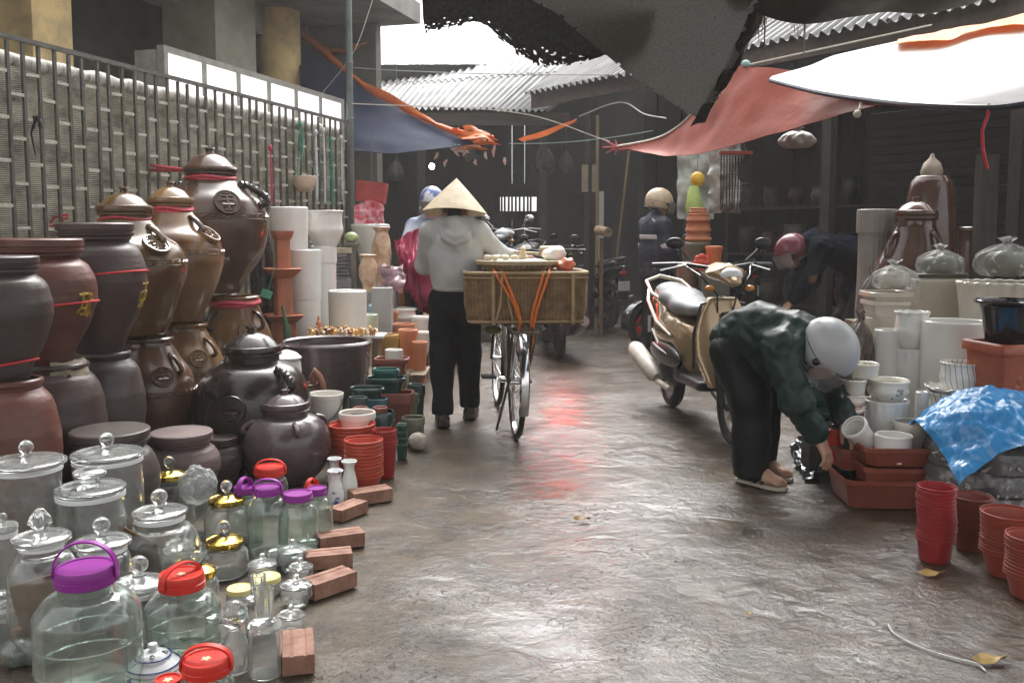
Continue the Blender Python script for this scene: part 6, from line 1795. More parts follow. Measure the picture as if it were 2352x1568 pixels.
    for k in range(3):
        zc = .075 + k * .095
        mb = MB().lathe([(0, -.07), (.2, -.068), (.245, -.04), (.25, 0), (.245, .04), (.2, .066), (0, .07)], 72)
        mb2 = MB()
        vs = []
        for v in mb.v:
            p_ = Vector(v)
            vs.append(tuple(p_ * (1 + .1 * noise.noise(p_ * 9 + Vector((k * 5, 0, 0))) + .05 * noise.noise(p_ * 24 + Vector((0, k * 3, 0))))))
        mb.v = vs
        mb.build('film_layer', wf, t, (.02 * k - .02, 0, zc))
    fl_ = MB()
    for k in range(90):
        a = -math.pi * (.05 + .9 * rp.random()); r_ = .24 + rp.random() * .03; z = .1 + rp.choice((0, .105, .21)) + rp.uniform(.03, .07)
        c_ = Vector((r_ * math.cos(a), r_ * math.sin(a), z))
        d_ = Vector((rp.uniform(-.02, .02), rp.uniform(-.02, 0), rp.uniform(-.015, .02)))
        fl_.tube([c_, c_ + d_], [.006, .002], 4)
    fl_.build('film_scrap', M('film_edges', (.5, .48, .47), .2, .3, 20), t)
    bp = M('blue_plastic_sheet', (.05, .29, .62), .25, .35, 4, .08, 20, coat=.3, col2=(.04, .23, .52))
    z0 = .44
    cx, cy = q.x + .07, 3.93
    rows = []
    hh = [[.13, .30, .36, .37, .33, .2], [.3, .5, .545, .55, .52, .36], [.36, .54, .60, .60, .56, .42], [.38, .52, .56, .57, .55, .44], [.32, .46, .5, .5, .48, .38]]
    for j in range(5):
        rows.append([(cx - .27 + i * .125 + (.03 if j == 0 and i in (1, 4) else 0), cy - .31 + j * .14 - (.05 if i in (2, 4) and j == 0 else 0), hh[j][i] - .06 + (.09 if j == 0 else 0) + (.05 if i == 0 else 0)) for i in range(6)])
    o = sheet('blue_plastic_sheet', rows, 90, 76, bp, None, .003, .03, 6, fold=lambda a, b: .022 * (abs(noise.noise(Vector((a * 7 + 2 * b, b * 4, 3)))) + .7 * abs(noise.noise(Vector((a * 13, b * 11 + 3 * a, 8)))) + .4 * abs(noise.noise(Vector((a * 27, b * 24, 1))))), seed=11)
    tag(o, 'bright blue crumpled plastic sheet draped over the grey wrapped bundle', 'plastic sheet')
    # black basin in the terracotta square pot
    q = at(2305, 785, 4.3); r = 72 * mpp(2305, 785, 4.3)
    m8 = square_mod(9)
    t = thing('terracotta_square_pot', 'large square terracotta pot with embossed flower at the picture edge', 'pot', (q.x + .03, 4.3, 0), .18)
    zb = .26
    MB().box((0, 0, zb / 2), (.34, .34, zb - .002)).build('hidden_stand', WOOD, t, smooth=False)
    H = q.z - zb
    MB().lathe(shell([(r * .78, zb), (r * .95, zb + H * .9), (r * 1.06, zb + H * .905), (r * 1.06, zb + H * .99), (r * 1.04, zb + H)], .016), 64, mod=m8).build('body', M('glossy_terracotta', (.36, .09, .045), .3, .3, 5, .05, 30), t)
    em = MB()
    for k in range(6):
        a = k * 1.047
        em.ball((-.03 + .035 * math.cos(a), -r * .895, zb + H * .55 + .045 * math.sin(a)), (.018, .006, .022), 10)
    em.tube([(-.03, -r * .87, zb + H * .5), (-.02, -r * .85, zb + H * .3), (0, -r * .83, zb + H * .22)], .007, 6)
    em.build('embossed_flower', MATS['glossy_terracotta'], t)
    q2 = at(2310, 690, 4.3)
    rr = 66 * mpp(2310, 690, 4.3)
    tt = thing('black_basin', 'black plastic basin with shiny rim sitting in the terracotta pot', 'basin', (q.x + .02, 4.3, q.z - .06))
    hb = q2.z - q.z + .06
    MB().lathe(shell([(rr * .6, 0), (rr * .66, .01), (rr * .9, hb * .85), (rr * 1.0, hb * .93), (rr * 1.12, hb * .96), (rr * 1.14, hb), (rr * 1.1, hb * 1.01)], .008), 64).build('body', M('glossy_black', (.014, .015, .017), .1, .2, 6, coat=.6), tt)
    w_ = MB(); rng = random.Random(5)
    for k in range(10):
        a = rng.uniform(0, 6.28); w_.tube([(rr * .7 * math.cos(a), rr * .7 * math.sin(a), hb * .86), (rr * .2 * math.cos(a + 1), rr * .2 * math.sin(a + 1), hb * .92), (rr * .6 * math.cos(a + 2), rr * .6 * math.sin(a + 2), hb * .87)], .012, 6)
    w_.build('folded_bag', M('black_bag', (.02, .02, .022), .15, .3, 8, .4, 30), tt)
    o = P('terracotta_saucer', 'terracotta saucer edge under the large square terracotta pot', 'saucer', 2262, 942, 90, 4.3, .262, None, TERRA_DK, .9, sq=7, zt=.3)
    o.location.y = 4.05; o.location.z = .262
    bx = MB().box((0, 0, .13), (.3, .1, .258)).build('wooden_block', WOOD, None, (o.location.x, 4.05, 0), smooth=False)
    tag(bx, 'wooden block under the terracotta saucer', 'block')
    # dim jars behind
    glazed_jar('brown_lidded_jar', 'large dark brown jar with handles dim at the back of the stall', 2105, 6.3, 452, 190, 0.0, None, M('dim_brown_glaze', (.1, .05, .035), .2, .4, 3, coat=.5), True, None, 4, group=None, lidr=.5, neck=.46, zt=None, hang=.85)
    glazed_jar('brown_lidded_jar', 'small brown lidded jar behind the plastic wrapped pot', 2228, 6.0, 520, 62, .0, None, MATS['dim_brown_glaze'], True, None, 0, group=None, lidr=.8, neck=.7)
    q = at(2140, 400, 6.9)
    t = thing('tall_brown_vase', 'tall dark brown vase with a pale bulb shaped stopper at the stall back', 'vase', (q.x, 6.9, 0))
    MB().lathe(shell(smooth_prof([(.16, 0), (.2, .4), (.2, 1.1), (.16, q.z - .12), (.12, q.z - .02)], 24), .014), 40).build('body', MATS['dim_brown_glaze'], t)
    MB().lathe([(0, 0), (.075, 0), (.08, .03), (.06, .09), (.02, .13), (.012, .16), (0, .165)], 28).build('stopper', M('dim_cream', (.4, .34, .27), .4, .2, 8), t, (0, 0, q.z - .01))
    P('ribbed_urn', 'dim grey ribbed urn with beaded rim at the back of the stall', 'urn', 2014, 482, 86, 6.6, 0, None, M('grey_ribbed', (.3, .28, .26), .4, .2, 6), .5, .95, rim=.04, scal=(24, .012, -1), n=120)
    # plastic wrapped things
    def bag(lab, u, v0, v1, w, Y, mat=PLASTIC_FILM, inner=None):
        a, b = at(u, v0, Y), at(u, v1, Y); r = w / 2 * mpp(u, v0, Y)
        h = a.z - b.z
        prof = [(0, 0)] + smooth_prof([(.72 * r, .0), (.97 * r, h * .14), (1.0 * r, h * .34), (.86 * r, h * .58), (.45 * r, h * .76), (.14 * r, h * .84), (.2 * r, h * .93), (.34 * r, h)], 30)
        ph = u * .13
        def md(q, rr, z):
            k = z / h
            f = 1 + .07 * math.sin(q * 5 + ph + 2 * k) + (.10 + .25 * max(0, k - .5)) * (abs(math.sin(q * 4.5 + ph + 1.5 * math.sin(k * 5))) - .5) + .12 * noise.noise(Vector((math.cos(q) * 2.2, math.sin(q) * 2.2, k * 3 + ph)))
            return rr * f, z + .03 * h * math.sin(q * 3 + ph) * k
        o = MB().lathe(prof, 80, mod=md).build('plastic_bag', mat, None, (b.x, Y, b.z + .001), sharp=60)
        if inner: MB().lathe(shell(smooth_prof([(.5 * r, .004), (.74 * r, h * .25), (.7 * r, h * .5), (.5 * r, h * .62)], 14), .006), 32).build('wrapped_pot', inner, o)
        return tag(o, lab, 'plastic bag')
    bag('clear plastic wrapped pot on the beige square planter', 2158, 562, 634, 100, 5.6, inner=CER_OLIVE)
    bag('crinkled clear plastic on the square cream pots', 2052, 598, 664, 96, 5.35, inner=CER_CREAM)
    bag('clear plastic wrapping over the scalloped planter', 2310, 545, 634, 130, 5.2, inner=CER_OLIVE)
    bag('striped plastic bag slumped behind the square cream pots', 2000, 615, 735, 60, 5.8, M('brownish_film', (.25, .2, .19), .25, .4, 14, .8, 30, trans=.3))
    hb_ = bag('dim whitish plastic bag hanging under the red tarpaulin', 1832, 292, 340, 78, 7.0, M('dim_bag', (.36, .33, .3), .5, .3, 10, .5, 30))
    c = at(1832, 296, 7.0)
    MB().tube([c - hb_.location, c - hb_.location + Vector((0, 0, .42))], .004, 5).build('cord', STEEL, hb_)
    bag('brown jar wrapped in plastic behind the silver helmet', 1972, 715, 840, 62, 5.0, M('brown_film', (.2, .15, .13), .25, .4, 14, .6, 30, trans=.2))
    # crates under the hanging wrapped things
    for u, v, Y, w, d, lab in ((2000, 735, 5.8, .26, .2, 'crate under the striped plastic bag'), (1972, 840, 5.0, .2, .18, 'crate under the plastic wrapped brown jar')):
        p = at(u, v, Y)
        tag(MB().box((0, 0, p.z / 2), (w, d, p.z - .002)).build('wooden_crate', WOOD, None, (p.x, Y, 0), smooth=False), lab, 'crate')
    # dark post and bright scraps behind
    q = at(2292, 480, 5.6)
    tag(MB().box((0, 0, .85), (.1, .1, 1.7)).build('dark_post', MATS['dark_post'], None, (q.x, 5.75, 0), smooth=False), 'thick dark wooden post behind the scalloped planter', 'post')
    # posters / plastic sheets hanging by the terracotta
    q = at(1600, 330, 9.4)
    rows = [[at(1555 + i * 28, 335 + j * 42, 9.6 + .04 * math.sin(i * 2 + j)) for i in range(4)] for j in range(5)]
    o = sheet('hanging_plastic_sheet', rows, 30, 24, M('milky_sheet', (.45, .47, .42), .4, .4, 8, .5, 20), None, .004, .06, 6)
    tag(o, 'milky plastic sheet hanging behind the standing man under the red tarpaulin', 'plastic sheet')
    rows = [[at(1628 + i * 24, 322 + j * 42, 9.0 + .04 * math.sin(i * 2 + j)) for i in range(4)] for j in range(5)]
    o = sheet('hanging_plastic_sheet', rows, 30, 24, M('grey_clear_sheet', (.4, .38, .35), .3, .4, 8, .6, 24), None, .004, .08, 7)
    tag(o, 'crinkled grey plastic sheet hanging beside the dark brush rack', 'plastic sheet')
    # rack of dark brushes
    q = at(1690, 345, 8.0)
    t = thing('brush_rack', 'hanging rack of dark bristle brushes with red handles', 'brushes', (q.x, 8.0, 0))
    z1, z0 = at(1690, 352, 8.0).z, at(1690, 482, 8.0).z
    MB().box((0, 0, z1), (.27, .1, .03)).build('red_handle', M('red_handle', (.3, .04, .03), .4, .2, 10), t, smooth=False)
    nb = 11
    for k in range(nb):
        mb = MB(); x = -.125 + k * .025
        mb.tube([(x, 0, z1 - .015), (x, -.01, (z0 + z1) / 2), (x + random.uniform(-.01, .01), 0, z0)], .006, 5)
        for q_ in range(24):
            z = z1 - .03 - (z1 - z0 - .03) * q_ / 24; a = q_ * 2.4
            mb.tube([(x, 0, z), (x + .022 * math.cos(a), .022 * math.sin(a) - .01, z - .006)], [.004, .002], 4)
        mb.build('brush', M('dark_bristle', (.03, .016, .014), .6, .4, 30), t)
    wr = MB().tube([(-.1, 0, z1), (0, 0, z1 + .25), (.1, 0, z1)], .004, 5); wr.build('wire', STEEL, t)
    # yellow and green plastic lantern toy
    q = at(1602, 412, 9.0)
    t = thing('yellow_green_balloon', 'yellow topped lime green plastic bundle hanging beside the helmeted man', 'ornament', q)
    MB().ball((0, 0, 0), (.07, .06, .075), 20).build('yellow_top', M('yellow_wrap', (.8, .48, .05), .35, .25, 14, .4, 40), t)
    b = MB().lathe([(0, 0), (.04, 0), (.06, -.08), (.085, -.2), (.07, -.26), (0, -.28)], 28, mod=lambda q_, r, z: (r * (1 + .08 * math.sin(q_ * 5 + z * 20)), z))
    b.build('green_bag', M('lime_wrap', (.5, .68, .2), .35, .2, 14, .4, 40), t, (-.03, 0, -.06))
    MB().tube([(0, 0, .07), (0, 0, .5)], .004, 5).build('string', STEEL, t)
    # terracotta stacks behind the scooter
    g = 'terracotta pots stacked behind the scooter'
    q = at(1598, 565, 8.6)
    cr = MB().box((0, 0, q.z / 2 - .09), (.34, .3, q.z - .18)).build('wooden_crate', M('dark_post'), None, (at(1600, 600, 8.6).x, 8.6, 0), smooth=False)
    tag(cr, 'dark crate under the grey green pot stack behind the scooter', 'crate')
    z = q.z - .178
    zz = at(1595, 557, 8.6).z
    a = P('grey_green_pot', 'grey green tapered pot carrying the stack of orange bowls', 'pot', 1595, 557, 72, 8.6, z, None, CER_OLIVE, .7, rim=.08)
    for k, (v, w_, lab) in enumerate(((538, 58, 'lowest orange terracotta bowl of the round stack'), (515, 56, 'middle orange terracotta bowl of the round stack'), (492, 52, 'third orange terracotta bowl of the round stack'), (478, 38, 'small lid shaped bowl on top of the orange round stack'))):
        a = P('terracotta_bowl', lab, 'bowl', 1604, v, w_, 8.6, a['top'] - .01, None, TERRA_LT, .7, 1.04, group=g)
    q = at(1632, 640, 8.2)
    t = P('orange_pot', 'tall orange plastic pot beside the round orange stack', 'pot', 1640, 566, 40, 8.2, at(1640, 625, 8.2).z, None, M('orange_plastic', (.6, .17, .05), .4, .2, 8), .8, rim=.08)
    tag(MB().box((0, 0, at(1640, 625, 8.2).z / 2), (.24, .22, at(1640, 625, 8.2).z - .002)).build('grey_bin', CONC_DK, None, (at(1640, 600, 8.2).x, 8.2, 0), smooth=False), 'dull grey bin under the tall orange pot', 'bin')
    o = MB()
    b0 = at(1612, 603, 8.1)
    for k in range(8):
        a_ = k * .785
        o.ball(b0 + Vector((.045 * math.cos(a_), .01 * (k % 2), .05 * math.sin(a_))), (.035, .02, .03), 10)
    o.ball(b0, (.04, .03, .04), 10)
    tag(o.build('red_flower_pot', M('scarlet_plastic', (.7, .09, .05), .35, .2, 10)), 'scarlet flower shaped plastic piece hanging on the tall orange pot', 'ornament')
    P('round_brown_pot', 'round brown pot low behind the standing man', 'pot', 1577, 602, 46, 8.3, .3, None, M('dull_brown', (.2, .12, .08), .5, .3, 8), .6, 1.0)
    tag(MB().box((0, 0, .148), (.22, .22, .298)).build('wooden_crate', MATS['dark_post'], None, (at(1577, 602, 8.3).x, 8.3, 0), smooth=False), 'dark crate under the round brown pot', 'crate')
right_goods()

def wet_bags():
    m = M('dark_wet_film', (.03, .045, .05), .1, .5, 10, .5, 25, coat=.5, col2=(.14, .17, .17), mixlo=.55, mixhi=.7)
    p0, p1 = gp(1860, 1030), gp(1900, 1105)
    rows = []
    for j in range(6):
        c = Vector((p0.x, p0.y, 0)).lerp(Vector((p1.x, p1.y, 0)), j / 5)
        rows.append([c + Vector((-.12 + .06 * i, .02 * math.sin(i * 2 + j), .02 + .05 * (1 - abs(i - 2) / 2) + .02 * math.sin(i * 3 + j * 2))) for i in range(5)])
    o = sheet('wet_plastic_bag', rows, 40, 50, m, None, .003, .05, 13, seed=2)
    tag(o, 'dark wet plastic bags lying at the kerb below the man\'s hand', 'plastic bag')
    lf = M('yellow_leaf', (.42, .28, .08), .5, .5, 20, col2=(.2, .12, .04))
    spec = [(2140, 1322, 1.0, .2, 'yellow wet leaf in front of the tall narrow red stack'), (1335, 1195, .75, .1, 'small dead leaf lying alone in the middle of the wet lane'), (2272, 1522, 1.15, .25, 'orange brown leaf in the puddle near the bottom edge'), (1720, 1412, .35, .9, 'tiny leaf scrap on the wet lane below the bending man'), (1715, 1415, .0, 0, '')]
    for u, v, s, rz, lab in spec[:4]:
        p = gp(u, v)
        rows = [[(-.05 + .025 * i, (-.018 + .018 * j) * (1 - abs(i - 2) / 2.6), .008 + .008 * math.sin(i * 1.3) * (j - 1) + .003) for i in range(5)] for j in range(3)]
        o = sheet('dead_leaf', rows, 14, 7, lf, None, .0015, .004, 30)
        o.location = (p.x, p.y, .004); o.scale = (s, s, s); o.rotation_euler = (0, 0, rz)
        tag(o, lab, 'leaf', 'dead leaves on the wet lane')
    m = M('foam_line', (.6, .6, .57), .5, .2, 30)
    P_ = [gp(u, v, .003) for u, v in ((2040, 1432), (2052, 1452), (2090, 1475), (2140, 1495), (2190, 1510), (2240, 1522), (2265, 1540))]
    o = MB().tube(catmull(P_, 40), [.0022 + .0015 * abs(math.sin(k * .9)) for k in range(40)], 5).build('foam_line', m)
    tag(o, kind='stuff')
wet_bags()
# ------------------------------------------------------------------ people
def basis(f, up=(0, 0, 1)):
    f = np.array(f, float); f /= np.linalg.norm(f)
    r = np.cross(f, up); r /= np.linalg.norm(r)
    u = np.cross(r, f)
    return np.stack([r, f, u], 1)          # columns: right, forward, up
def head_sdf(P, c, B):
    q = (P - np.array(c)) @ B
    d = ell(q, (0, -.01, .03), (.076, .094, .098))
    d = smin(d, ell(q, (0, .032, -.045), (.056, .062, .068)), .05)
    d = smin(d, cap(q, (0, .09, .012), (0, .106, -.022), .008, .013), .015)
    for s in (-1, 1):
        d = smin(d, ell(q, (s * .077, -.008, -.008), (.011, .021, .031)), .012)
        d = np.maximum(d, -ell(q, (s * .031, .096, .018), (.014, .008, .008)))
    d = smin(d, ell(q, (0, .088, -.055), (.023, .012, .009)), .012)
    return d
def hand_sdf(P, w, B, side, curl=.5):
    """w wrist, B columns: across the palm (thumb side = +side), along the fingers, back of the hand"""
    q = (P - np.array(w)) @ B
    d = rbox(q, (0, .048, 0), (.038, .046, .014), .013)
    d = smin(d, cap(q, (0, -.03, 0), (0, .01, 0), .025, .026), .03)
    for k, (x, L_) in enumerate(((.029, .068), (.010, .078), (-.010, .072), (-.029, .056))):
        x *= side
        a = curl * (.8 + .12 * k)
        p0 = (x, .085, 0); p1 = (x * 1.08, .085 + L_ * .5 * math.cos(a * .6), -L_ * .5 * math.sin(a * .6)); p2 = (x * 1.1, p1[1] + L_ * .5 * math.cos(a * 1.6), p1[2] - L_ * .5 * math.sin(a * 1.6))
        f = smin(cap(q, p0, p1, .0092, .0085), cap(q, p1, p2, .0085, .007), .004)
        d = smin(d, f, .007)
    t0 = (side * .03, .02, -.004); t1 = (side * .056, .052, -.016); t2 = (side * .058, .082, -.028)
    d = smin(d, smin(cap(q, t0, t1, .014, .011), cap(q, t1, t2, .010, .008), .006), .012)
    return d

def foot_sdf(P, heel, B, L_=.23):
    q = (P - np.array(heel)) @ B
    d = cap(q, (0, 0, .035), (0, L_ * .55, .038), .034, .036)
    d = smin(d, ell(q, (0, L_ * .72, .026), (.044, .06, .024)), .03)
    for k in range(5):
        x = -.03 + k * .0155
        d = smin(d, cap(q, (x, L_ * .86, .018), (x, L_ * (.98 - .03 * abs(k - 1)), .014), .0115, .0095), .006)
    return d

def shoe_mesh(mat, parent, loc, rz, name='shoe', sole=None):
    f = lambda P: smin(smin(cap(P, (0, .0, .045), (0, .1, .042), .042, .04), ell(P, (0, .17, .033), (.045, .08, .033)), .04), rbox(P, (0, .1, .012), (.043, .14, .014), .012), .01)
    return sdf_obj(name, f, (-.07, -.08, -.01), (.07, .28, .12), .009, mat, parent, loc, (0, 0, rz))

HOOD = M('pale_grey_jersey', (.47, .475, .46), .85, .12, 9, .35, 140)
BLACKT = M('black_trousers', (.011, .012, .014), .8, .4, 8, .3, 90, spec=.2)
def walking_woman():
    t = thing('person', 'person in pale grey hooded top and conical hat pushing a loaded bicycle', 'person', (-.36, 5.78, 0), R(2))
    wr = (.42, .24, 1.06)
    def body(P):
        d = head_sdf(P, (0, .05, 1.37), basis((0, 1, -.12)))
        d = smin(d, cap(P, (0, 0, 1.2), (0, .03, 1.31), .052, .048), .03)
        d = smin(d, chain(P, [(0, 0, .82), (0, 0, 1.0), (0, 0, 1.2)], [.11, .1, .11], .05), .05)
        for s, an in ((-1, (-.075, -.075, .09)), (1, (.075, .16, .1))):
            d = smin(d, chain(P, [(s * .075, 0, .8), (s * .075, .02 + an[1] * .5, .44), an], [.075, .05, .036], .03), .04)
        d = smin(d, chain(P, [(.15, 0, 1.2), (.285, .07, 1.08), (wr[0] - .02, wr[1] - .02, wr[2])], [.045, .036, .027], .02), .03)
        d = smin(d, chain(P, [(-.15, 0, 1.2), (-.2, .14, 1.0), (-.12, .36, .98)], [.045, .036, .027], .02), .03)
        return d
    ex = [(lambda P: hand_sdf(P, wr, basis((.82, .5, -.1)), -1, .35), (.33, .13, .92), (.62, .46, 1.16), .0045),
          (lambda P: hand_sdf(P, (-.12, .36, .98), basis((.15, .95, -.1)), 1, 1.1), (-.25, .28, .84), (.02, .56, 1.08), .006)]
    sdf_obj('body', body, (-.34, -.25, .02), (.5, .5, 1.52), .011, SKIN, t, extra=ex)
    sdf_obj('hair', lambda P: smin(ell(P, (0, .03, 1.41), (.088, .1, .1)), chain(P, [(0, -.05, 1.38), (0, -.065, 1.3), (0, -.06, 1.24)], [.05, .038, .025], .03), .03), (-.12, -.15, 1.18), (.12, .16, 1.54), .011, HAIR, t)
    def top(P):
        d = chain(P, [(.015, 0, .885), (.01, .0, .95), (0, .005, 1.08), (0, .0, 1.19)], [.132, .135, .138, .125], .06)
        q = P * np.array([1, 1.22, 1])
        d = chain(q, [(.015, 0, .885), (.01, 0, .96), (0, .005, 1.08), (0, 0, 1.18)], [.150, .148, .152, .14], .06)
        d = smin(d, cap(P, (-.15, 0, 1.222), (.15, 0, 1.222), .062, .062), .06)
        d = smin(d, chain(P, [(.155, 0, 1.215), (.285, .07, 1.085), (.40, .215, 1.058)], [.066, .056, .042], .03), .045)
        d = smin(d, chain(P, [(-.155, 0, 1.215), (-.205, .14, 1.005), (-.125, .34, .985)], [.066, .056, .042], .03), .045)
        # hood lying on the back
        d = smin(d, ell(P, (.01, -.105, 1.185), (.098, .06, .088)), .03)
        d = smin(d, chain(P, [(-.085, -.02, 1.29), (0, -.085, 1.275), (.085, -.02, 1.29)], [.036, .046, .036], .03), .025)
        # waistband and folds
        d = d + wrinkle(P, .005, 22, 1.0, (1, .7, .5)) + wrinkle(P, .0022, 47, 3.0, (1.2, .8, .7))
        # creases hanging across the hood
        for zz_, hw in ((1.115, .088), (1.165, .075), (1.21, .066)):
            u_ = chain(P, [(-hw, -.07, zz_ + .10), (-hw * .75, -.13, zz_ + .035), (.01, -.165, zz_), (hw * .75 + .02, -.13, zz_ + .035), (hw + .02, -.07, zz_ + .10)], [.001] * 5, .004)
            d = d + .0085 * np.exp(-(u_ / .013) ** 2)
        d = np.maximum(d, .868 - P[..., 2])
        return d
    sdf_obj('hooded_top', top, (-.34, -.26, .84), (.5, .42, 1.36), .0085, HOOD, t)
    sdf_obj('waistband', lambda P: np.maximum(ell(P * np.array([1, 1.22, 1]), (.015, 0, .875), (.158, .158, .06)), np.abs(P[..., 2] - .868) - .02), (-.2, -.2, .83), (.24, .2, .92), .009, HOOD, t)
    def trou(P):
        d = ell(P, (.0, .0, .80), (.155, .125, .14))
        for s, an in ((-1, (-.08, -.07, .09)), (1, (.085, .17, .1))):
            d = smin(d, chain(P, [(s * .078, 0, .78), (s * .08, .03 + an[1] * .5, .45), an], [.092, .08, .066], .04), .035)
        d = d + wrinkle(P, .006, 17, 2.0, (1, 1, .8)) + wrinkle(P, .003, 46, .5, (1, 1, .5))
        d = np.maximum(d, .075 - P[..., 2])
        return np.maximum(d, P[..., 2] - .885)
    sdf_obj('trousers', trou, (-.22, -.22, .06), (.24, .3, .9), .0105, BLACKT, t)
    sm = M('dark_sandal', (.035, .025, .022), .5, .3, 10)
    for s, (x, y) in ((-1, (-.075, -.11)), (1, (.085, .13))): shoe_mesh(sm, t, (x, y, 0.004), -.1 * s)
    # conical palm leaf hat with stitched rings
    R_, Hh = .203, .215
    prof = [(0, Hh + .002)]
    n = 34
    for k in range(1, n + 1):
        a = k / n; r = R_ * a
        z = Hh * (1 - a) + .004 * math.sin(a * math.pi) + (.0016 if k % 2 else 0)
        prof.append((r, z))
    inner = [(max(r - .004, 0), z - .006) for r, z in reversed(prof)]
    inner[-1] = (0, Hh - .006)
    h = MB().lathe(prof + [(R_ + .003, -.003)] + inner, 72, mod=lambda q, r, z: (r * (1 + .006 * math.sin(q * 36)), z + .003 * math.sin(q * 3) * r / R_))
    hm = M('palm_leaf', (.56, .46, .3), .5, .25, 18, .25, 70, col2=(.44, .34, .2))
    h.v = [v for v in h.v]
    h.build('conical_hat', hm, t, (0.0, .035, 1.348), (R(-6), R(3), 0), sharp=60)
    st = MB()
    for s in (-1, 1): st.tube([(s * .1, .05, 1.42), (s * .075, .07, 1.32), (0, .09, 1.27)], .004, 5)
    st.build('chin_strap', M('dark_ribbon', (.1, .04, .05), .5, .2, 20), t)
    return t
walking_woman()

HELM = lambda nm, col, r=.25: M(nm, col, r, .08, 6, coat=.6)
def helmet(t, c, B, mat, visor=True, open_face=True, size=1.0):
    """rounded shell open in front, with rim, vent and clear visor"""
    Bm = Matrix([list(B[i]) for i in range(3)]).to_4x4()
    def f(P):
        d = ell(P, (0, -.012, .03), (.112 * size, .136 * size, .125 * size))
        d = np.maximum(d, -.055 * size - P[..., 2] + .35 * np.maximum(P[..., 1], 0))
        inner = ell(P, (0, -.008, .02), (.098 * size, .120 * size, .112 * size))
        d = np.maximum(d, -inner)
        return np.maximum(d, -rbox(P, (0, .13, -.035), (.09 * size, .1, .062), .03))
    h = sdf_obj('helmet', f, (-.13, -.17, -.09), (.13, .15, .18), .0065, mat, t, Vector(c), Bm.to_euler())
    mb = MB()
    for s in (-1, 1): mb.ball((s * .108 * size, .03, -.0), (.014, .018, .018), 12)
    mb.build('pivot', PL_BLACK, h)
    e = MB()
    e.tube([(.113 * size * math.sin(a), -.012 + .137 * size * -math.cos(a), -.05 * size) for a in [(-1.9 + k * .19) for k in range(21)]], .0055, 6)
    e.build('rim', PL_BLACK, h)
    g_ = MB(); g_.tube([(.1125 * size * math.sin(a), -.012 + .1365 * size * -math.cos(a), .012 * size) for a in [(-2.0 + k * .2) for k in range(21)]], .0028, 5); g_.build('shell_seam', M('seam_grey', (.12, .12, .12), .5, .1, 10), h)
    k_ = MB()
    for a in (-.5, .75): k_.ball((.1105 * size * math.sin(a) * .98, -.012 - .134 * size * math.cos(a), -.02), (.022, .006, .012), 12, rot=Matrix.Rotation(-a, 3, 'Z'))
    k_.build('sticker', PL_BLACK, h)
    if visor:
        rows = []
        for j in range(4):
            z = .035 - j * .038
            rows.append([(.122 * size * math.sin(a), -.0 + (.145 - .0 * j) * size * math.cos(a), z) for a in [-1.25 + i * .25 for i in range(11)]])
        sheet('visor', rows, 24, 8, M('visor_plastic', (.75, .72, .72), .08, trans=.85, ior=1.2), h, .003)
    return h

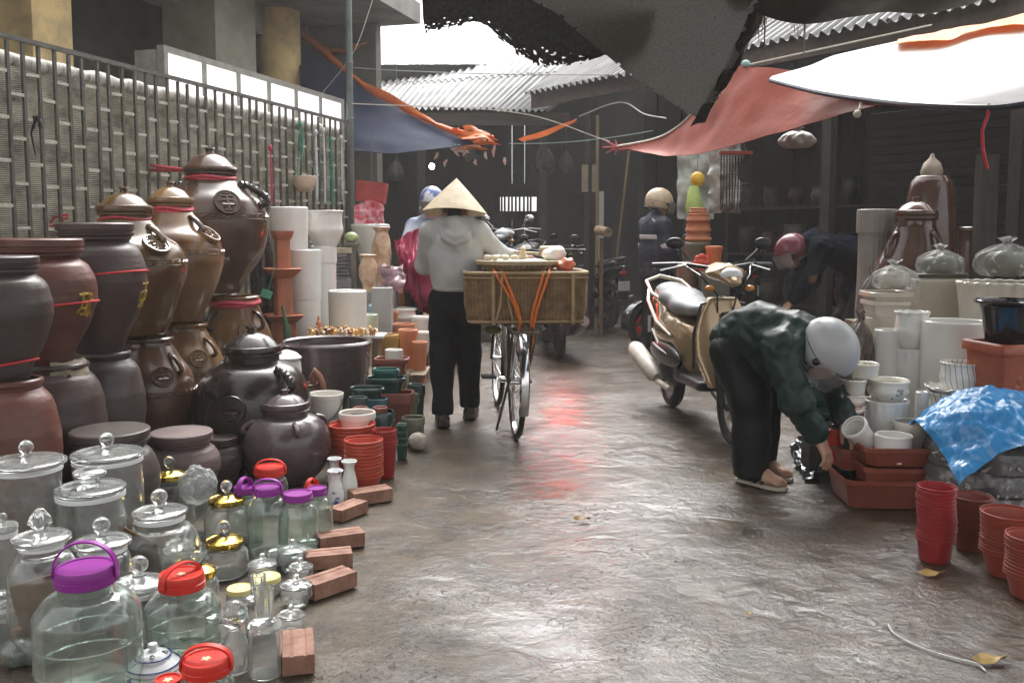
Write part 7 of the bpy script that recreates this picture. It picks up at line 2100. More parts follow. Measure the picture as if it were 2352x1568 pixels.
def bent_person(label, loc, rz, jacket, trous, helm, feet='sandal', J=None, hat=True, name='person'):
    t = thing(name, label, 'person', loc, rz)
    j = dict(hip=(0, -.12, .68), mid=(0, .0, .735), chest=(0, .18, .70), neck=(0, .27, .69), head=(0, .33, .655), hf=(0, .55, -.83),
             rs=(.15, .2, .68), re=(.19, .30, .47), rw=(.1, .37, .29), ls=(-.15, .2, .68), le=(-.18, .32, .48), lw=(-.06, .42, .34),
             ra=(.085, .0, .08), la=(-.085, -.06, .08), rk=(.1, .02, .41), lk=(-.1, -.02, .41), hd=(.0, .5, -.86))
    if J: j.update(J)
    j = {k: np.array(v, float) for k, v in j.items()}
    B = basis(j['hf'], (0, .6, .8))
    def body(P):
        d = head_sdf(P, j['head'], B)
        d = smin(d, cap(P, j['chest'], j['head'] - .04 * B[:, 1], .05, .05), .03)
        d = smin(d, chain(P, [j['hip'], j['mid'], j['chest']], [.08, .08, .085], .05), .05)
        for h_, k_, a_ in ((-1, 'lk', 'la'), (1, 'rk', 'ra')):
            d = smin(d, chain(P, [j['hip'] + np.array([h_ * .08, 0, 0]), j[k_], j[a_]], [.065, .045, .034], .03), .03)
        for a, b, c in (('rs', 're', 'rw'), ('ls', 'le', 'lw')):
            d = smin(d, chain(P, [j[a], j[b], j[c]], [.045, .037, .028], .02), .03)
        return d
    ex = []
    for wname, sd in (('rw', -1), ('lw', 1)):
        w_ = j[wname]; Bh = basis(j['hd'], (0, 1, .3))
        ex.append((lambda P, w_=w_, Bh=Bh, sd=sd: hand_sdf(P, w_, Bh, sd, .6), w_ - .16, w_ + .16, .0055))
    for a_ in ('ra', 'la'):
        c_ = j[a_] - np.array([0, .03, .065])
        ex.append((lambda P, c_=c_: foot_sdf(P, c_, np.eye(3)), c_ + np.array([-.08, -.06, -.01]), c_ + np.array([.08, .28, .12]), .006))
    lo = np.min([j[k] for k in ('hip', 'head', 'la', 'ra', 'lw', 'rw')], 0) - .2
    hi = np.max([j[k] for k in ('hip', 'mid', 'head', 'rs', 're')], 0) + .2
    sdf_obj('body', body, lo, hi, .013, SKIN, t, extra=ex)
    sdf_obj('hair', lambda P: ell((P - j['head']) @ B, (0, -.022, .035), (.082, .095, .098)), j['head'] - .15, j['head'] + .15, .012, HAIR, t)
    def jac(P):
        d = chain(P * np.array([.95, 1, 1]), [j['hip'] + np.array([0, -.0, .02]), j['mid'], j['chest']], [.125, .135, .138], .08)
        d = smin(d, cap(P, j['rs'], j['ls'], .085, .085), .07)
        d = smin(d, cap(P, j['chest'] + np.array([0, .02, .06]), j['neck'] + np.array([0, .02, .03]), .09, .07), .05)
        for a, b, c in (('rs', 're', 'rw'), ('ls', 'le', 'lw')):
            e = j[b] + .86 * (j[c] - j[b])
            d = smin(d, chain(P, [j[a], j[b], e], [.088, .074, .062], .04), .05)
        # skirt of the rain jacket over the hips
        d = smin(d, cap(P, j['hip'] + np.array([0, 0, -.02]), j['hip'] + np.array([0, .06, -.13]), .128, .14), .06)
        d = d + wrinkle(P, .010, 17, 1.0, (1, 1.2, .8)) - .012 * np.abs(wrinkle(P, 1.0, 23, 2.0, (1.2, .7, 1.0))) - .007 * np.abs(wrinkle(P, 1.0, 47, 5.0, (.8, 1.1, 1.2))) + .008
        return d
    sdf_obj('rain_jacket', jac, np.minimum(lo, j['hip'] - .3), hi + .04, .011, jacket, t)
    def tr(P):
        d = ell(P, j['hip'] + np.array([0, .02, -.06]), (.145, .135, .15))
        for h_, k_, a_ in ((-1, 'lk', 'la'), (1, 'rk', 'ra')):
            d = smin(d, chain(P, [j['hip'] + np.array([h_ * .085, .01, -.05]), j[k_], j[a_] + np.array([0, .02, -.04])], [.098, .092, .09], .04), .04)
        d = d + wrinkle(P, .009, 16, 4.0, (1, 1, .9)) + wrinkle(P, .004, 40, 4.0, (1, 1, .7))
        return np.maximum(d, .034 - P[..., 2])
    sdf_obj('rain_trousers', tr, (-.3, -.36, .01), (.3, .3, .9), .012, trous, t)
    if feet == 'sandal':
        for a_ in ('ra', 'la'):
            c_ = j[a_] - np.array([0, .03, .065])
            f = MB()
            pts = [(.03, -.02), (.036, .06), (.05, .16), (.046, .215), (.02, .245), (-.015, .24), (-.042, .205), (-.046, .15), (-.036, .06), (-.03, -.02), (0, -.035)]
            n = len(pts)
            f.add([(x, y, 0) for x, y in pts] + [(x, y, .016) for x, y in pts], [tuple(reversed(range(n))), tuple(range(n, 2 * n))] + [(k, (k + 1) % n, n + (k + 1) % n, n + k) for k in range(n)])
            sdl = f.build('flip_flop', M('pale_sole', (.5, .42, .34), .6, .2, 10), t, (c_[0], c_[1], .002))
            s2 = MB()
            for sg in (-1, 1): s2.tube([(sg * .04, .09, .016), (sg * .03, .125, .055), (-.004, .185, .04), (-.004, .2, .016)], .006, 6)
            s2.tube([(-.042, .13, .016), (-.02, .15, .056), (.02, .15, .056), (.046, .13, .016)], .008, 6)
            s2.build('strap', PL_BLACK, sdl)
    else:
        for a_ in ('ra', 'la'): shoe_mesh(PL_BLACK, t, (j[a_][0], j[a_][1] - .03, .004), 0)
    helmet(t, j['head'] + .012 * B[:, 2], B, helm, size=1.1)
    return t

GREENJ = M('dark_green_raincoat', (.011, .028, .024), .42, .12, 3, .15, 26, spec=.35)
bent_person('person in dark green rain suit and silver helmet bending down to the pots', (1.215, 4.46, 0), R(-135), GREENJ, M('black_green_rain_trousers', (.007, .011, .010), .6, .3, 8, .25, 40, spec=.25), M('silver_helmet', (.42, .43, .44), .4, .03, 3, coat=.25, metal=.0, rvar=.02))
bent_person('person in dark raincoat and pink helmet stooping among the stall goods', (2.86, 7.75, 0), R(88), M('navy_black_raincoat', (.004, .005, .007), .85, .4, 5, .2, 30, col2=(.008, .012, .03), spec=.1), M('black_rain_trousers', (.01, .01, .011), .5, .3, 8), HELM('pink_helmet', (.17, .025, .045)), 'shoe',
            J=dict(hip=(0, -.13, .86), mid=(0, .03, 1.04), chest=(0, .28, 1.1), neck=(0, .37, 1.08), head=(0, .48, 1.03), hf=(0, .9, -.45), rs=(.17, .28, 1.08), ls=(-.17, .28, 1.08), re=(.22, .38, .82), rw=(.16, .46, .62), le=(-.22, .38, .84), lw=(-.1, .5, .64), rk=(.1, .0, .47), lk=(-.1, -.02, .47)))

def standing_man():
    p = gp(1500, 803)
    t = thing('person', 'person in navy jacket with reflective bands and cream helmet standing turned away', 'person', (p.x, p.y, 0), R(-70))
    nav = M('navy_jacket', (.02, .027, .05), .6, .35, 8, .3, 60)
    rs, re, rw = np.array((.19, .0, 1.33)), np.array((.25, .04, 1.06)), np.array((.19, .2, .92))
    ls, le, lw = np.array((-.19, .0, 1.33)), np.array((-.25, .03, 1.06)), np.array((-.2, .17, .88))
    def body(P):
        d = head_sdf(P, (0, .06, 1.54), basis((0, 1, -.25)))
        d = smin(d, cap(P, (0, 0, 1.36), (0, .03, 1.48), .055, .05), .03)
        d = smin(d, chain(P, [(0, 0, .88), (0, 0, 1.1), (0, 0, 1.34)], [.12, .11, .12], .05), .05)
        for s in (-1, 1): d = smin(d, chain(P, [(s * .09, 0, .86), (s * .1, .02, .47), (s * .1, 0, .09)], [.08, .052, .038], .03), .04)
        d = smin(d, chain(P, [rs, re, rw], [.046, .038, .028], .02), .03)
        return smin(d, chain(P, [ls, le, lw], [.046, .038, .028], .02), .03)
    Bh = basis((.0, .7, -.7), (0, 1, .3))
    sdf_obj('body', body, (-.36, -.2, .02), (.36, .34, 1.72), .013, SKIN, t, extra=[(lambda P: hand_sdf(P, rw, Bh, -1, .9), rw - .15, rw + .15, .007), (lambda P: hand_sdf(P, lw, Bh, 1, .9), lw - .15, lw + .15, .007)])
    sdf_obj('hair', lambda P: ell(P, (0, .035, 1.57), (.084, .1, .1)), (-.12, -.12, 1.42), (.12, .18, 1.72), .013, HAIR, t)
    def jac(P):
        q = P * np.array([1, 1.25, 1])
        d = chain(q, [(0, 0, .82), (0, 0, 1.0), (0, 0, 1.28)], [.19, .185, .18], .06)
        d = smin(d, cap(P, (-.17, 0, 1.335), (.17, 0, 1.335), .08, .08), .06)
        d = smin(d, cap(P, (0, .0, 1.38), (0, .02, 1.45), .08, .072), .04)
        for a, b, c in ((rs, re, rw), (ls, le, lw)):
            d = smin(d, chain(P, [a, b, b + .85 * (c - b)], [.085, .075, .06], .03), .04)
        d = d + wrinkle(P, .008, 18, 1.5) + wrinkle(P, .004, 42, 2.5)
        return np.maximum(d, .78 - P[..., 2])
    sdf_obj('navy_jacket', jac, (-.38, -.25, .74), (.38, .34, 1.54), .012, nav, t)
    rf = M('reflective_band', (.55, .56, .57), .4, .15, 20)
    for z, lab in ((1.21, 0), (.975, 0)):
        sdf_obj('reflective_band', lambda P, z=z: np.maximum(np.maximum(chain(P * np.array([1, 1.25, 1]), [(0, 0, .82), (0, 0, 1.28)], [.196, .188], .06) + wrinkle(P, .008, 18, 1.5), np.abs(P[..., 2] - z) - .024), -chain(P * np.array([1, 1.25, 1]), [(0, 0, .82), (0, 0, 1.28)], [.165, .16], .06)), (-.26, -.22, z - .05), (.26, .22, z + .05), .009, rf, t)
    for a, b in ((re, rs), (le, ls)):
        c0 = a + .12 * (b - a); c1 = a + .30 * (b - a)
        sdf_obj('sleeve_band', lambda P, c0=c0, c1=c1: cap(P, c0, c1, .081, .082) + np.maximum(0, 0 * P[..., 0]) if False else np.maximum(cap(P, c0, c1, .083, .085), np.abs((P - (c0 + c1) / 2) @ ((c1 - c0) / np.linalg.norm(c1 - c0))) - .026), np.minimum(c0, c1) - .11, np.maximum(c0, c1) + .11, .009, rf, t)
    mb = MB()
    for s in (-1, 1): mb.tube([(s * .1, -.085, 1.40), (s * .19, -.075, 1.345), (s * .255, -.03, 1.29)], .01, 6)
    mb.build('shoulder_piping', rf, t)
    def tr(P):
        d = ell(P, (0, 0, .84), (.165, .13, .14))
        for s in (-1, 1): d = smin(d, chain(P, [(s * .09, 0, .8), (s * .105, .02, .46), (s * .105, 0, .08)], [.1, .085, .075], .04), .03)
        return np.maximum(d + wrinkle(P, .007, 18, 3.0), .06 - P[..., 2])
    sdf_obj('trousers', tr, (-.26, -.22, .03), (.26, .22, 1.0), .013, BLACKT, t)
    for s in (-1, 1): shoe_mesh(PL_BLACK, t, (s * .1, -.06, .004), -.1 * s)
    helmet(t, (0, .055, 1.555), basis((0, 1, -.2)), HELM('cream_helmet', (.6, .47, .32)), True, size=1.16)
    t.scale = (.965, .965, .965)
standing_man()
# red plastic can by his feet
p = gp(1470, 772)
t = thing('red_can', 'red plastic can standing on the wet ground beside the navy jacketed person', 'can', (p.x, p.y, 0), .3)
MB().lathe([(0, 0), (.12, 0), (.125, .02), (.118, .05), (.125, .08), (.118, .15), (.125, .2), (.118, .28), (.11, .32), (.06, .345), (0, .35)], 40, mod=square_mod(7)).build('body', PL_RED, t)
MB().tube([(-.06, 0, .33), (-.06, 0, .4), (.06, 0, .4), (.06, 0, .33)], .014, 8).build('handle', PL_RED, t)
MB().lathe([(0, .34), (.03, .34), (.03, .375), (0, .38)], 20, Matrix.Translation((.08, .04, -.02))).build('cap', PL_BLACK, t)

# ------------------------------------------------------------------ bicycle with basket
def wheel_mesh(r, tr, rw, nsp=0, hubw=.05):
    """tyre, rim, spokes as builders; the axle runs along X"""
    rx = Matrix.Rotation(R(90), 4, 'Y')
    ty = MB().lathe([(r - tr + tr * math.cos(a) * 1.0, tr * math.sin(a)) for a in [k * math.pi / 6 for k in range(13)]], 56, rx)
    rm = MB().lathe([(r - 2 * tr - rw, -.010), (r - 1.75 * tr, -.013), (r - 1.7 * tr, .0), (r - 1.75 * tr, .013), (r - 2 * tr - rw, .010), (r - 2 * tr - rw, -.010)], 56, rx)
    hb = MB().tube([(-hubw, 0, 0), (-hubw * .8, 0, 0), (0, 0, 0), (hubw * .8, 0, 0), (hubw, 0, 0)], [.012, .022, .016, .022, .012], 12)
    sp = MB()
    for k in range(nsp):
        a = 2 * math.pi * k / nsp; b = a + (.5 if k % 4 < 2 else -.5); sx = (.03 if k % 2 else -.03)
        sp.tube([(sx, .02 * math.cos(b), .02 * math.sin(b)), (0, (r - 2 * tr - rw) * math.cos(a), (r - 2 * tr - rw) * math.sin(a))], .0014, 4)
    return ty, rm, hb, sp

def bicycle():
    a, b = Vector((.022, 5.38, 0)), Vector((-.105, 6.42, 0))
    mid = (a + b) / 2; hd = (b - a).normalized()
    t = thing('bicycle', 'old dark bicycle with chrome mudguards carrying a big woven basket', 'bicycle', mid, math.atan2(-hd.x, hd.y))
    t.rotation_euler = (0, R(1.5), t.rotation_euler[2])
    fm = M('bicycle_paint', (.03, .026, .025), .3, .4, 12, coat=.3, col2=(.09, .045, .025))
    ya, yb, zr = -.52, .52, .332
    for y in (ya, yb):
        ty, rm, hb, sp = wheel_mesh(.332, .017, .012, 36)
        w_ = ty.build('wheel', RUBBER, t, (0, y, zr))
        rm.build('rim', CHROME, w_); hb.build('hub', CHROME, w_); s_ = sp.build('spokes', CHROME, w_); s_['kind'] = 'stuff'
        m = MB()
        a0, a1 = (-.5, 3.2) if y < 0 else (.35, 2.7)
        n = 26; vs = []; fs = []
        for k in range(n + 1):
            q = a0 + (a1 - a0) * k / n if y > 0 else math.pi - a1 + (a1 - a0) * k / n - .1
            for dx, dr in ((-.028, .348), (-.02, .358), (0, .362), (.02, .358), (.028, .348), (.019, .3545), (0, .358), (-.019, .3545)):
                vs.append((dx, dr * math.cos(q), dr * math.sin(q)))
        for k in range(n):
            for i in range(8): fs.append((k * 8 + i, k * 8 + (i + 1) % 8, k * 8 + 8 + (i + 1) % 8, k * 8 + 8 + i))
        fs += [tuple(range(8)), tuple(reversed(range(n * 8, n * 8 + 8)))]
        m.add(vs, fs)
        m.build('mudguard', CHROME, t, (0, y, zr))
    f = MB()
    hdT, hdB, bb, sT = (0, .34, .83), (0, .385, .62), (0, -.02, .27), (0, -.15, .74)
    f.tube([hdT, hdB], .019, 12); f.tube([(0, .36, .72), (0, .16, .48), bb], .016, 10); f.tube([hdB, (0, .2, .45), (0, -.0, .33)], .014, 10)
    f.tube([bb, sT], .016, 10)
    for s in (-1, 1):
        f.tube([bb, (s * .05, ya, zr)], .010, 8); f.tube([(0, -.13, .66), (s * .05, ya, zr)], .009, 8)
        f.tube([(0, .388, .6), (s * .045, .41, .57), (s * .05, .47, .44), (s * .05, yb, zr)], .011, 8)
    f.build('frame', fm, t)
    h = MB(); h.tube([(0, .34, .83), (0, .325, .93)], .013, 8)
    h.tube([(-.29, .16, .98), (-.27, .24, .985), (-.1, .33, .94), (.1, .33, .94), (.27, .24, .985), (.29, .16, .98)], .0115, 8)
    h.build('handlebar', CHROME, t)
    for s in (-1, 1): MB().tube([(s * .295, .10, .975), (s * .29, .2, .98)], .017, 10).build('grip', PL_BLACK, t)
    sdl = sdf_obj('saddle', lambda P: smin(ell(P, (0, -.24, .785), (.095, .1, .035)), cap(P, (0, -.18, .79), (0, -.02, .79), .05, .02), .05), (-.13, -.37, .72), (.13, .03, .85), .012, PL_BLACK, t)
    r = MB()
    for x in (-.07, 0, .07): r.tube([(x, -.86, .665), (x, -.2, .665)], .007, 6)
    for y in (-.86, -.6, -.35): r.tube([(-.07, y, .665), (.07, y, .665)], .007, 6)
    for s in (-1, 1):
        r.tube([(s * .07, -.62, .665), (s * .055, ya, zr)], .007, 6); r.tube([(s * .07, -.80, .665), (s * .055, ya, zr)], .006, 6)
    r.build('rear_rack', fm, t)
    c = MB()
    c.lathe([(.055, -.003), (.09, -.003), (.092, 0), (.09, .003), (.055, .003), (.055, -.003)], 32, Matrix.Translation((.04, -.02, .27)) @ Matrix.Rotation(R(90), 4, 'Y'))
    c.tube([(-.05, -.02, .27), (.06, -.02, .27)], .02, 10)
    c.tube([(.075, -.02, .27), (.085, .13, .225)], .009, 6); c.tube([(-.07, -.02, .27), (-.08, -.17, .30)], .009, 6)
    c.build('crank', CHROME, t)
    for s, y, z in ((1, .13, .225), (-1, -.17, .30)):
        MB().box((s * .135, y, z + .012), (.09, .022, .016)).box((s * .135, y - .04, z + .012), (.09, .016, .016)).box((s * .135, y + .04, z + .012), (.09, .016, .016)).box((s * .094, y, z + .012), (.008, .08, .014)).box((s * .176, y, z + .012), (.008, .08, .014)).build('pedal', PL_BLACK, t, smooth=False)
    ch = MB(); ch.tube([(.04, -.02, .36), (.045, ya, zr + .03)], .003, 5); ch.tube([(.04, -.02, .18), (.045, ya, zr - .03)], .003, 5)
    ch.build('chain', STEEL, t)
    k = MB(); k.tube([(-.05, ya, zr), (-.11, ya + .06, .03)], .008, 6); k.build('kickstand', fm, t)
    # tin lamp-like bundle under the basket
    o = MB().ball((0, 0, 0), (.055, .05, .03), 16).build('green_pouch', M('olive_pouch', (.22, .24, .06), .6, .4, 18, .3, 40), None, at(1133, 757, 5.75))
    tag(o, 'small olive green pouch tied under the woven basket', 'pouch')
    MB().tube([(0, 0, .02), at(1140, 738, 5.75) - at(1133, 757, 5.75)], .004, 5).build('cord', ORANGE_CORD, o)
    return t
BIKE = bicycle()

def basket():
    zb, H = .681, .30
    p = at(1204, 690, 5.55)
    t = thing('woven_basket', 'big rectangular woven bamboo basket strapped across the bicycle rack', 'basket', (p.x, 5.62, zb), R(4))
    m = M('woven_bamboo', (.3, .2, .105), .55, .4, 16, .3, 90, col2=(.15, .09, .045))
    m2 = M('woven_bamboo_light', (.4, .28, .15), .55, .3, 16, .3, 90)
    L_, W_ = .365, .245
    sq = square_mod(7)
    def loop(k, z, n=150, off=0.0, amp=.0035):
        pts = []
        s = 1.0 if z > .1 else .94 + .06 * (z / .1)
        for i in range(n):
            q = 2 * math.pi * i / n
            r_, _ = sq(q, 1, 0)
            w_ = 1 + (amp * math.sin(i * math.pi / 2.0 + k * math.pi)) / .3 + off
            pts.append((L_ * s * r_ * math.cos(q) * w_, W_ * s * r_ * math.sin(q) * w_, z))
        return pts
    wv = MB()
    n = 44
    for k in range(n): wv.tube(loop(k, .008 + (H - .016) * k / (n - 1), n=220, amp=.0026), .0031, 5, closed=True)
    w_ = wv.build('weave', m, t); w_['kind'] = 'stuff'
    st = MB()
    for i in range(0, 220, 2):
        P = []
        for z in (0, .05, .1, .2, H): P.append(loop(0, z, n=220, amp=0, off=-.006)[i])
        st.tube(P, .0032, 5)
    s_ = st.build('stakes', m2, t); s_['kind'] = 'stuff'
    # inner lining so that the weave is not see-through, base
    mb = MB().lathe(shell([(1, 0), (1, .1), (1, H - .005)], .02), 60, Matrix.Diagonal((L_ * .965, W_ * .96, 1, 1)), mod=sq)
    mb.build('lining', M('dark_weave', (.09, .055, .03), .7, .3, 20, .3, 80), t)
    rm = MB()
    rm.tube(loop(0, H, off=.012, amp=0), .011, 8, closed=True); rm.tube(loop(0, H - .028, off=.014, amp=0), .006, 6, closed=True); rm.tube(loop(0, .012, off=.0, amp=0), .009, 8, closed=True)
    rm.build('rim', m2, t)
    cb = MB()
    for x in (-.2, .27):
        cb.tube([(x, -W_ * 1.02, .0), (x, -W_ * 1.025, .15), (x, -W_ * 1.02, H)], .012, 6)
    cb.build('batten', m2, t)
    # orange straps
    o = thing('orange_straps', 'orange rubber straps binding the woven basket to the bicycle rack', 'strap', (p.x, 5.62, zb), R(4))
    yf = -W_ * 1.04 - .014
    k = MB()
    def st_(pts): k.tube([(x, y, z) for x, y, z in pts], .0085, 6)
    st_([(-.20, -.1, H + .03), (-.19, yf, H - .0), (-.08, yf, .12), (-.03, yf + .02, -.03), (.0, -.18, -.17)])
    st_([(-.165, -.1, H + .03), (-.14, yf, H - .01), (-.06, yf, .1), (-.025, yf + .02, -.05)])
    st_([(.145, -.1, H + .03), (.125, yf, H), (.05, yf, .08), (.03, yf + .02, -.04), (.035, -.2, -.2)])
    st_([(.11, -.1, H + .03), (.09, yf, H - .01), (.025, yf, .06), (.02, yf + .02, -.05)])
    st_([(-.03, -.2, -.02), (-.05, -.22, -.12), (-.03, -.2, -.22)])
    k.build('strap', ORANGE_CORD, o)
    k2 = MB()
    k2.tube([(-.15, yf, H - .01), (-.16, yf - .004, .12), (-.19, yf, .02)], .006, 6); k2.tube([(-.12, yf, .16), (-.09, yf, .03)], .005, 6)
    k2.build('cord', M('tan_cord', (.42, .3, .16), .6, .3, 20), o)
    # round open-weave tray on top
    q = at(1195, 607, 5.6)
    zt = zb + H + .006
    tr = thing('bamboo_tray', 'shallow round bamboo tray of open weave lying on the big basket', 'tray', (q.x - .012, 5.6, zt))
    R0, R1, th = .2, .255, .058
    w2 = MB()
    for i in range(44):
        a = 2 * math.pi * i / 44
        for d in (-.12, .12):
            w2.tube([(R0 * math.cos(a), R0 * math.sin(a), .004), ((R0 + R1) / 2 * math.cos(a + d * .5), (R0 + R1) / 2 * math.sin(a + d * .5), th * .5), (R1 * math.cos(a + d), R1 * math.sin(a + d), th)], .0034, 4)
    w2.build('open_weave', m2, tr)['kind'] = 'stuff'
    MB().tube([(R1 * math.cos(i * .105), R1 * math.sin(i * .105), th) for i in range(60)], .0085, 6, closed=True).tube([(R1 * 1.0 * math.cos(i * .105), R1 * math.sin(i * .105), th - .012) for i in range(60)], .006, 6, closed=True).build('rim', M('pale_bamboo_rim', (.5, .4, .25), .5, .2, 14), tr)
    MB().lathe([(0, .0), (R0, .0), (R0, .01), (0, .012)], 40).build('base', m, tr)
    MB().lathe([(0, .014), (R0 * .98, .014), (R1 * .93, th - .008), (R1 * .5, th + .012), (0, th + .016)], 48, mod=lambda a, r, z: (r, z + .006 * math.sin(a * 5 + r * 40) * (r / R1))).build('rice_paper', M('rice_paper', (.66, .6, .48), .7, .2, 12, .3, 50), tr)
    zz = zt + th + .012
    def put(mb, nm, mat, lab, cat, x, y, z=zz, rz=0): return tag(mb.build(nm, mat, None, (tr.location.x + x, 5.6 + y, z), (0, 0, rz)), lab, cat)
    mb = MB().ball((0, 0, .03), (.075, .07, .045), 32); mb.v = [tuple(Vector(v) * (1 + .2 * noise.noise(Vector(v) * 22))) for v in mb.v]
    put(mb, 'white_bag', M('white_bag', (.75, .74, .7), .4, .1, 10, .4, 40), 'white plastic bag of goods on the right side of the bamboo tray', 'plastic bag', .225, .06)
    mb = MB().ball((0, 0, .02), (.06, .045, .04), 32); mb.v = [tuple(Vector(v) * (1 + .3 * noise.noise(Vector(v) * 30))) for v in mb.v]
    put(mb, 'red_bag', M('red_orange_bag', (.7, .1, .05), .35, .3, 18, .4, 40, col2=(.75, .35, .2)), 'crumpled red orange bag tucked at the tray edge beside the white bag', 'plastic bag', .285, -.09, zb + H + .025)
    mb = MB().lathe([(0, 0), (.028, 0), (.034, .014), (.02, .03), (.012, .05), (.02, .065), (.006, .08), (0, .082)], 20)
    put(mb, 'straw_bundle', STRAW, 'little tied straw bundle in the middle of the bamboo tray', 'bundle', .03, -.02)
    mb = MB()
    mb.tube([(0, 0, 0), (.12, .05, .004)], .032, 14)
    put(mb, 'bamboo_tube', BAMBOO, 'thick short bamboo tube lying at the back of the bamboo tray', 'tube', .14, .17, zz + .045, -.6)
    mb = MB(); mb.tube([(0, 0, 0), (-.16, .02, .01)], .009, 8)
    put(mb, 'dipper_handle', BAMBOO, 'pale bamboo dipper handle reaching towards the woman\'s hand', 'handle', .13, .14, zz + .03)
    rng = random.Random(2)
    for k in range(7):
        mb = MB().ball((0, 0, 0), (.03, .022, .016), 14)
        o = put(mb, 'rice_cake', M('rice_cake', (.66, .58, .44), .6, .2, 12, .2, 40), 'small pale wrapped cake on the bamboo tray under the woman\'s arm', 'cake', -.19 + .055 * (k % 4) + rng.uniform(-.01, .01), -.08 + .1 * (k // 4) + rng.uniform(-.02, .02), zz + .012, rng.uniform(0, 3))
        o['group'] = 'pale wrapped cakes on the bamboo tray'
basket()

# ------------------------------------------------------------------ scooters
def scooter(label, loc, rz, name='scooter'):
    t = thing(name, label, 'scooter', loc, rz)
    gold = M('gold_paint', (.42, .3, .17), .24, .15, 4, coat=.6, metal=.55)
    cream = M('cream_trim', (.5, .44, .35), .3, .1, 8, coat=.4)
    dark = M('engine_black', (.02, .02, .021), .4, .3, 20, .1, 60)
    seatm = M('grey_vinyl', (.17, .175, .185), .38, .12, 10, .1, 120)
    alloy = M('cream_alloy', (.62, .57, .5), .35, .15, 10, metal=.2)
    for y in (-.6, .62):
        ty, rm, hb, sp = wheel_mesh(.225, .04, .02, 0, .06)
        w_ = ty.build('wheel', RUBBER, t, (0, y, .225))
        rm.build('rim', alloy, w_); hb.build('hub', dark, w_)
        s5 = MB()
        for k in range(5):
            a = k * 1.2566
            for dx in (-.012, .012): s5.tube([(dx, .02 * math.cos(a), .02 * math.sin(a)), (dx * .6, .09 * math.cos(a + .15), .09 * math.sin(a + .15)), (0, .135 * math.cos(a), .135 * math.sin(a))], [.014, .011, .013], 6)
        s5.build('wheel_spokes', alloy, w_)
    def body(P):
        q = P * np.array([1, 1, 1.0])
        d = ell(q, (0, -.36, .56), (.165, .46, .15))
        d = smin(d, chain(q, [(0, -.45, .62), (0, -.78, .74), (0, -.93, .79)], [.12, .085, .045], .05), .08)
        d = smin(d, ell(q, (0, -.05, .47), (.13, .14, .2)), .08)
        d = np.maximum(d, P[..., 2] - (.70 - .17 * np.clip(P[..., 1] + .35, -.6, .5)))
        return d
    sdf_obj('tail_panel', body, (-.22, -1.02, .3), (.22, .14, .9), .012, gold, t)
    def shield(P):
        y0 = .40 + .10 * np.clip((.75 - P[..., 2]) / .4, -1, 1) - 1.1 * P[..., 0] ** 2
        d = np.maximum(np.abs(P[..., 1] - y0) - .035, np.abs(P[..., 0]) - (.175 - .11 * np.clip((P[..., 2] - .58) / .28, 0, 1) ** 2 - .1 * np.clip((.5 - P[..., 2]) / .3, 0, 1)))
        d = np.maximum(d, np.abs(P[..., 2] - .58) - .26)
        return d
    sdf_obj('leg_shield', shield, (-.25, .2, .26), (.25, .62, .98), .012, gold, t)
    sdf_obj('floorboard', lambda P: smin(rbox(P, (0, .17, .31), (.15, .24, .03), .02), rbox(P, (0, -.1, .36), (.13, .1, .1), .04), .05), (-.2, -.25, .22), (.2, .45, .5), .013, dark, t)
    def cowl(P):
        q = P * np.array([.62, 1, 1.25])
        d = chain(q, [(0, .28, 1.26), (0, .42, 1.255), (0, .575, 1.17)], [.05, .078, .028], .03)
        d = np.maximum(d, (P[..., 2] - 1.045) + .9 * np.abs(P[..., 0]) * .5)
        return np.maximum(d, .90 - P[..., 2] + .35 * (.5 - P[..., 1]) * 0)
    cw = sdf_obj('headlight_cowl', cowl, (-.18, .17, .85), (.18, .62, 1.14), .012, gold, t)
    sdf_obj('headlight', lambda P: ell(P, (0, .525, .975), (.068, .045, .045)), (-.1, .45, .9), (.1, .6, 1.05), .01, M('lamp_glass', (.7, .72, .72), .06, .05, 5, coat=1.0), t)
    sdf_obj('front_fender', lambda P: np.maximum(np.maximum(np.abs(np.linalg.norm((P - np.array([0, .62, .225])) * np.array([.35, 1, 1]), axis=-1) - .262) - .016, np.abs(P[..., 0]) - .062), .2 - P[..., 2] - .3 * np.minimum(P[..., 1] - .62, .05)), (-.1, .28, .15), (.1, .95, .54), .011, gold, t)
    def seat(P):
        q = P * np.array([1, 1, 1.9])
        z = 1.9
        d = chain(q, [(0, .02, .735 * z), (0, -.2, .735 * z), (0, -.42, .775 * z), (0, -.66, .815 * z)], [.095, .12, .135, .11], .08)
        d = np.maximum(d, .70 - P[..., 2] - .12 * np.clip(-P[..., 1], 0, .8))
        return d * .7
    sdf_obj('seat', seat, (-.18, -.84, .62), (.18, .16, .92), .011, seatm, t)
    g = MB(); g.tube([(.13, -.35, .75), (.155, -.6, .80), (.13, -.84, .87), (0, -.95, .9), (-.13, -.84, .87), (-.155, -.6, .80), (-.13, -.35, .75)], [.009, .012, .013, .015, .013, .012, .009], 10)
    g.build('grab_rail', cream, t)
    for s in (-1, 1):
        k = MB(); k.tube([(s * .168, -.1, .56), (s * .175, -.4, .62), (s * .14, -.75, .74), (s * .09, -.92, .82)], [.008, .013, .013, .008], 6)
        k.tube([(s * .135, .02, .42), (s * .17, -.3, .44), (s * .15, -.6, .55)], [.006, .012, .006], 6)
        k.build('side_trim', cream, t)
    mf = MB(); mf.tube([(.15, -.15, .2), (.17, -.4, .22)], .022, 10); mf.tube([(.165, -.38, .24), (.175, -.45, .26), (.195, -.85, .37), (.197, -.9, .385)], [.035, .06, .062, .045], 18)
    mf.build('muffler', M('muffler_shield', (.55, .5, .43), .45, .2, 10), t)
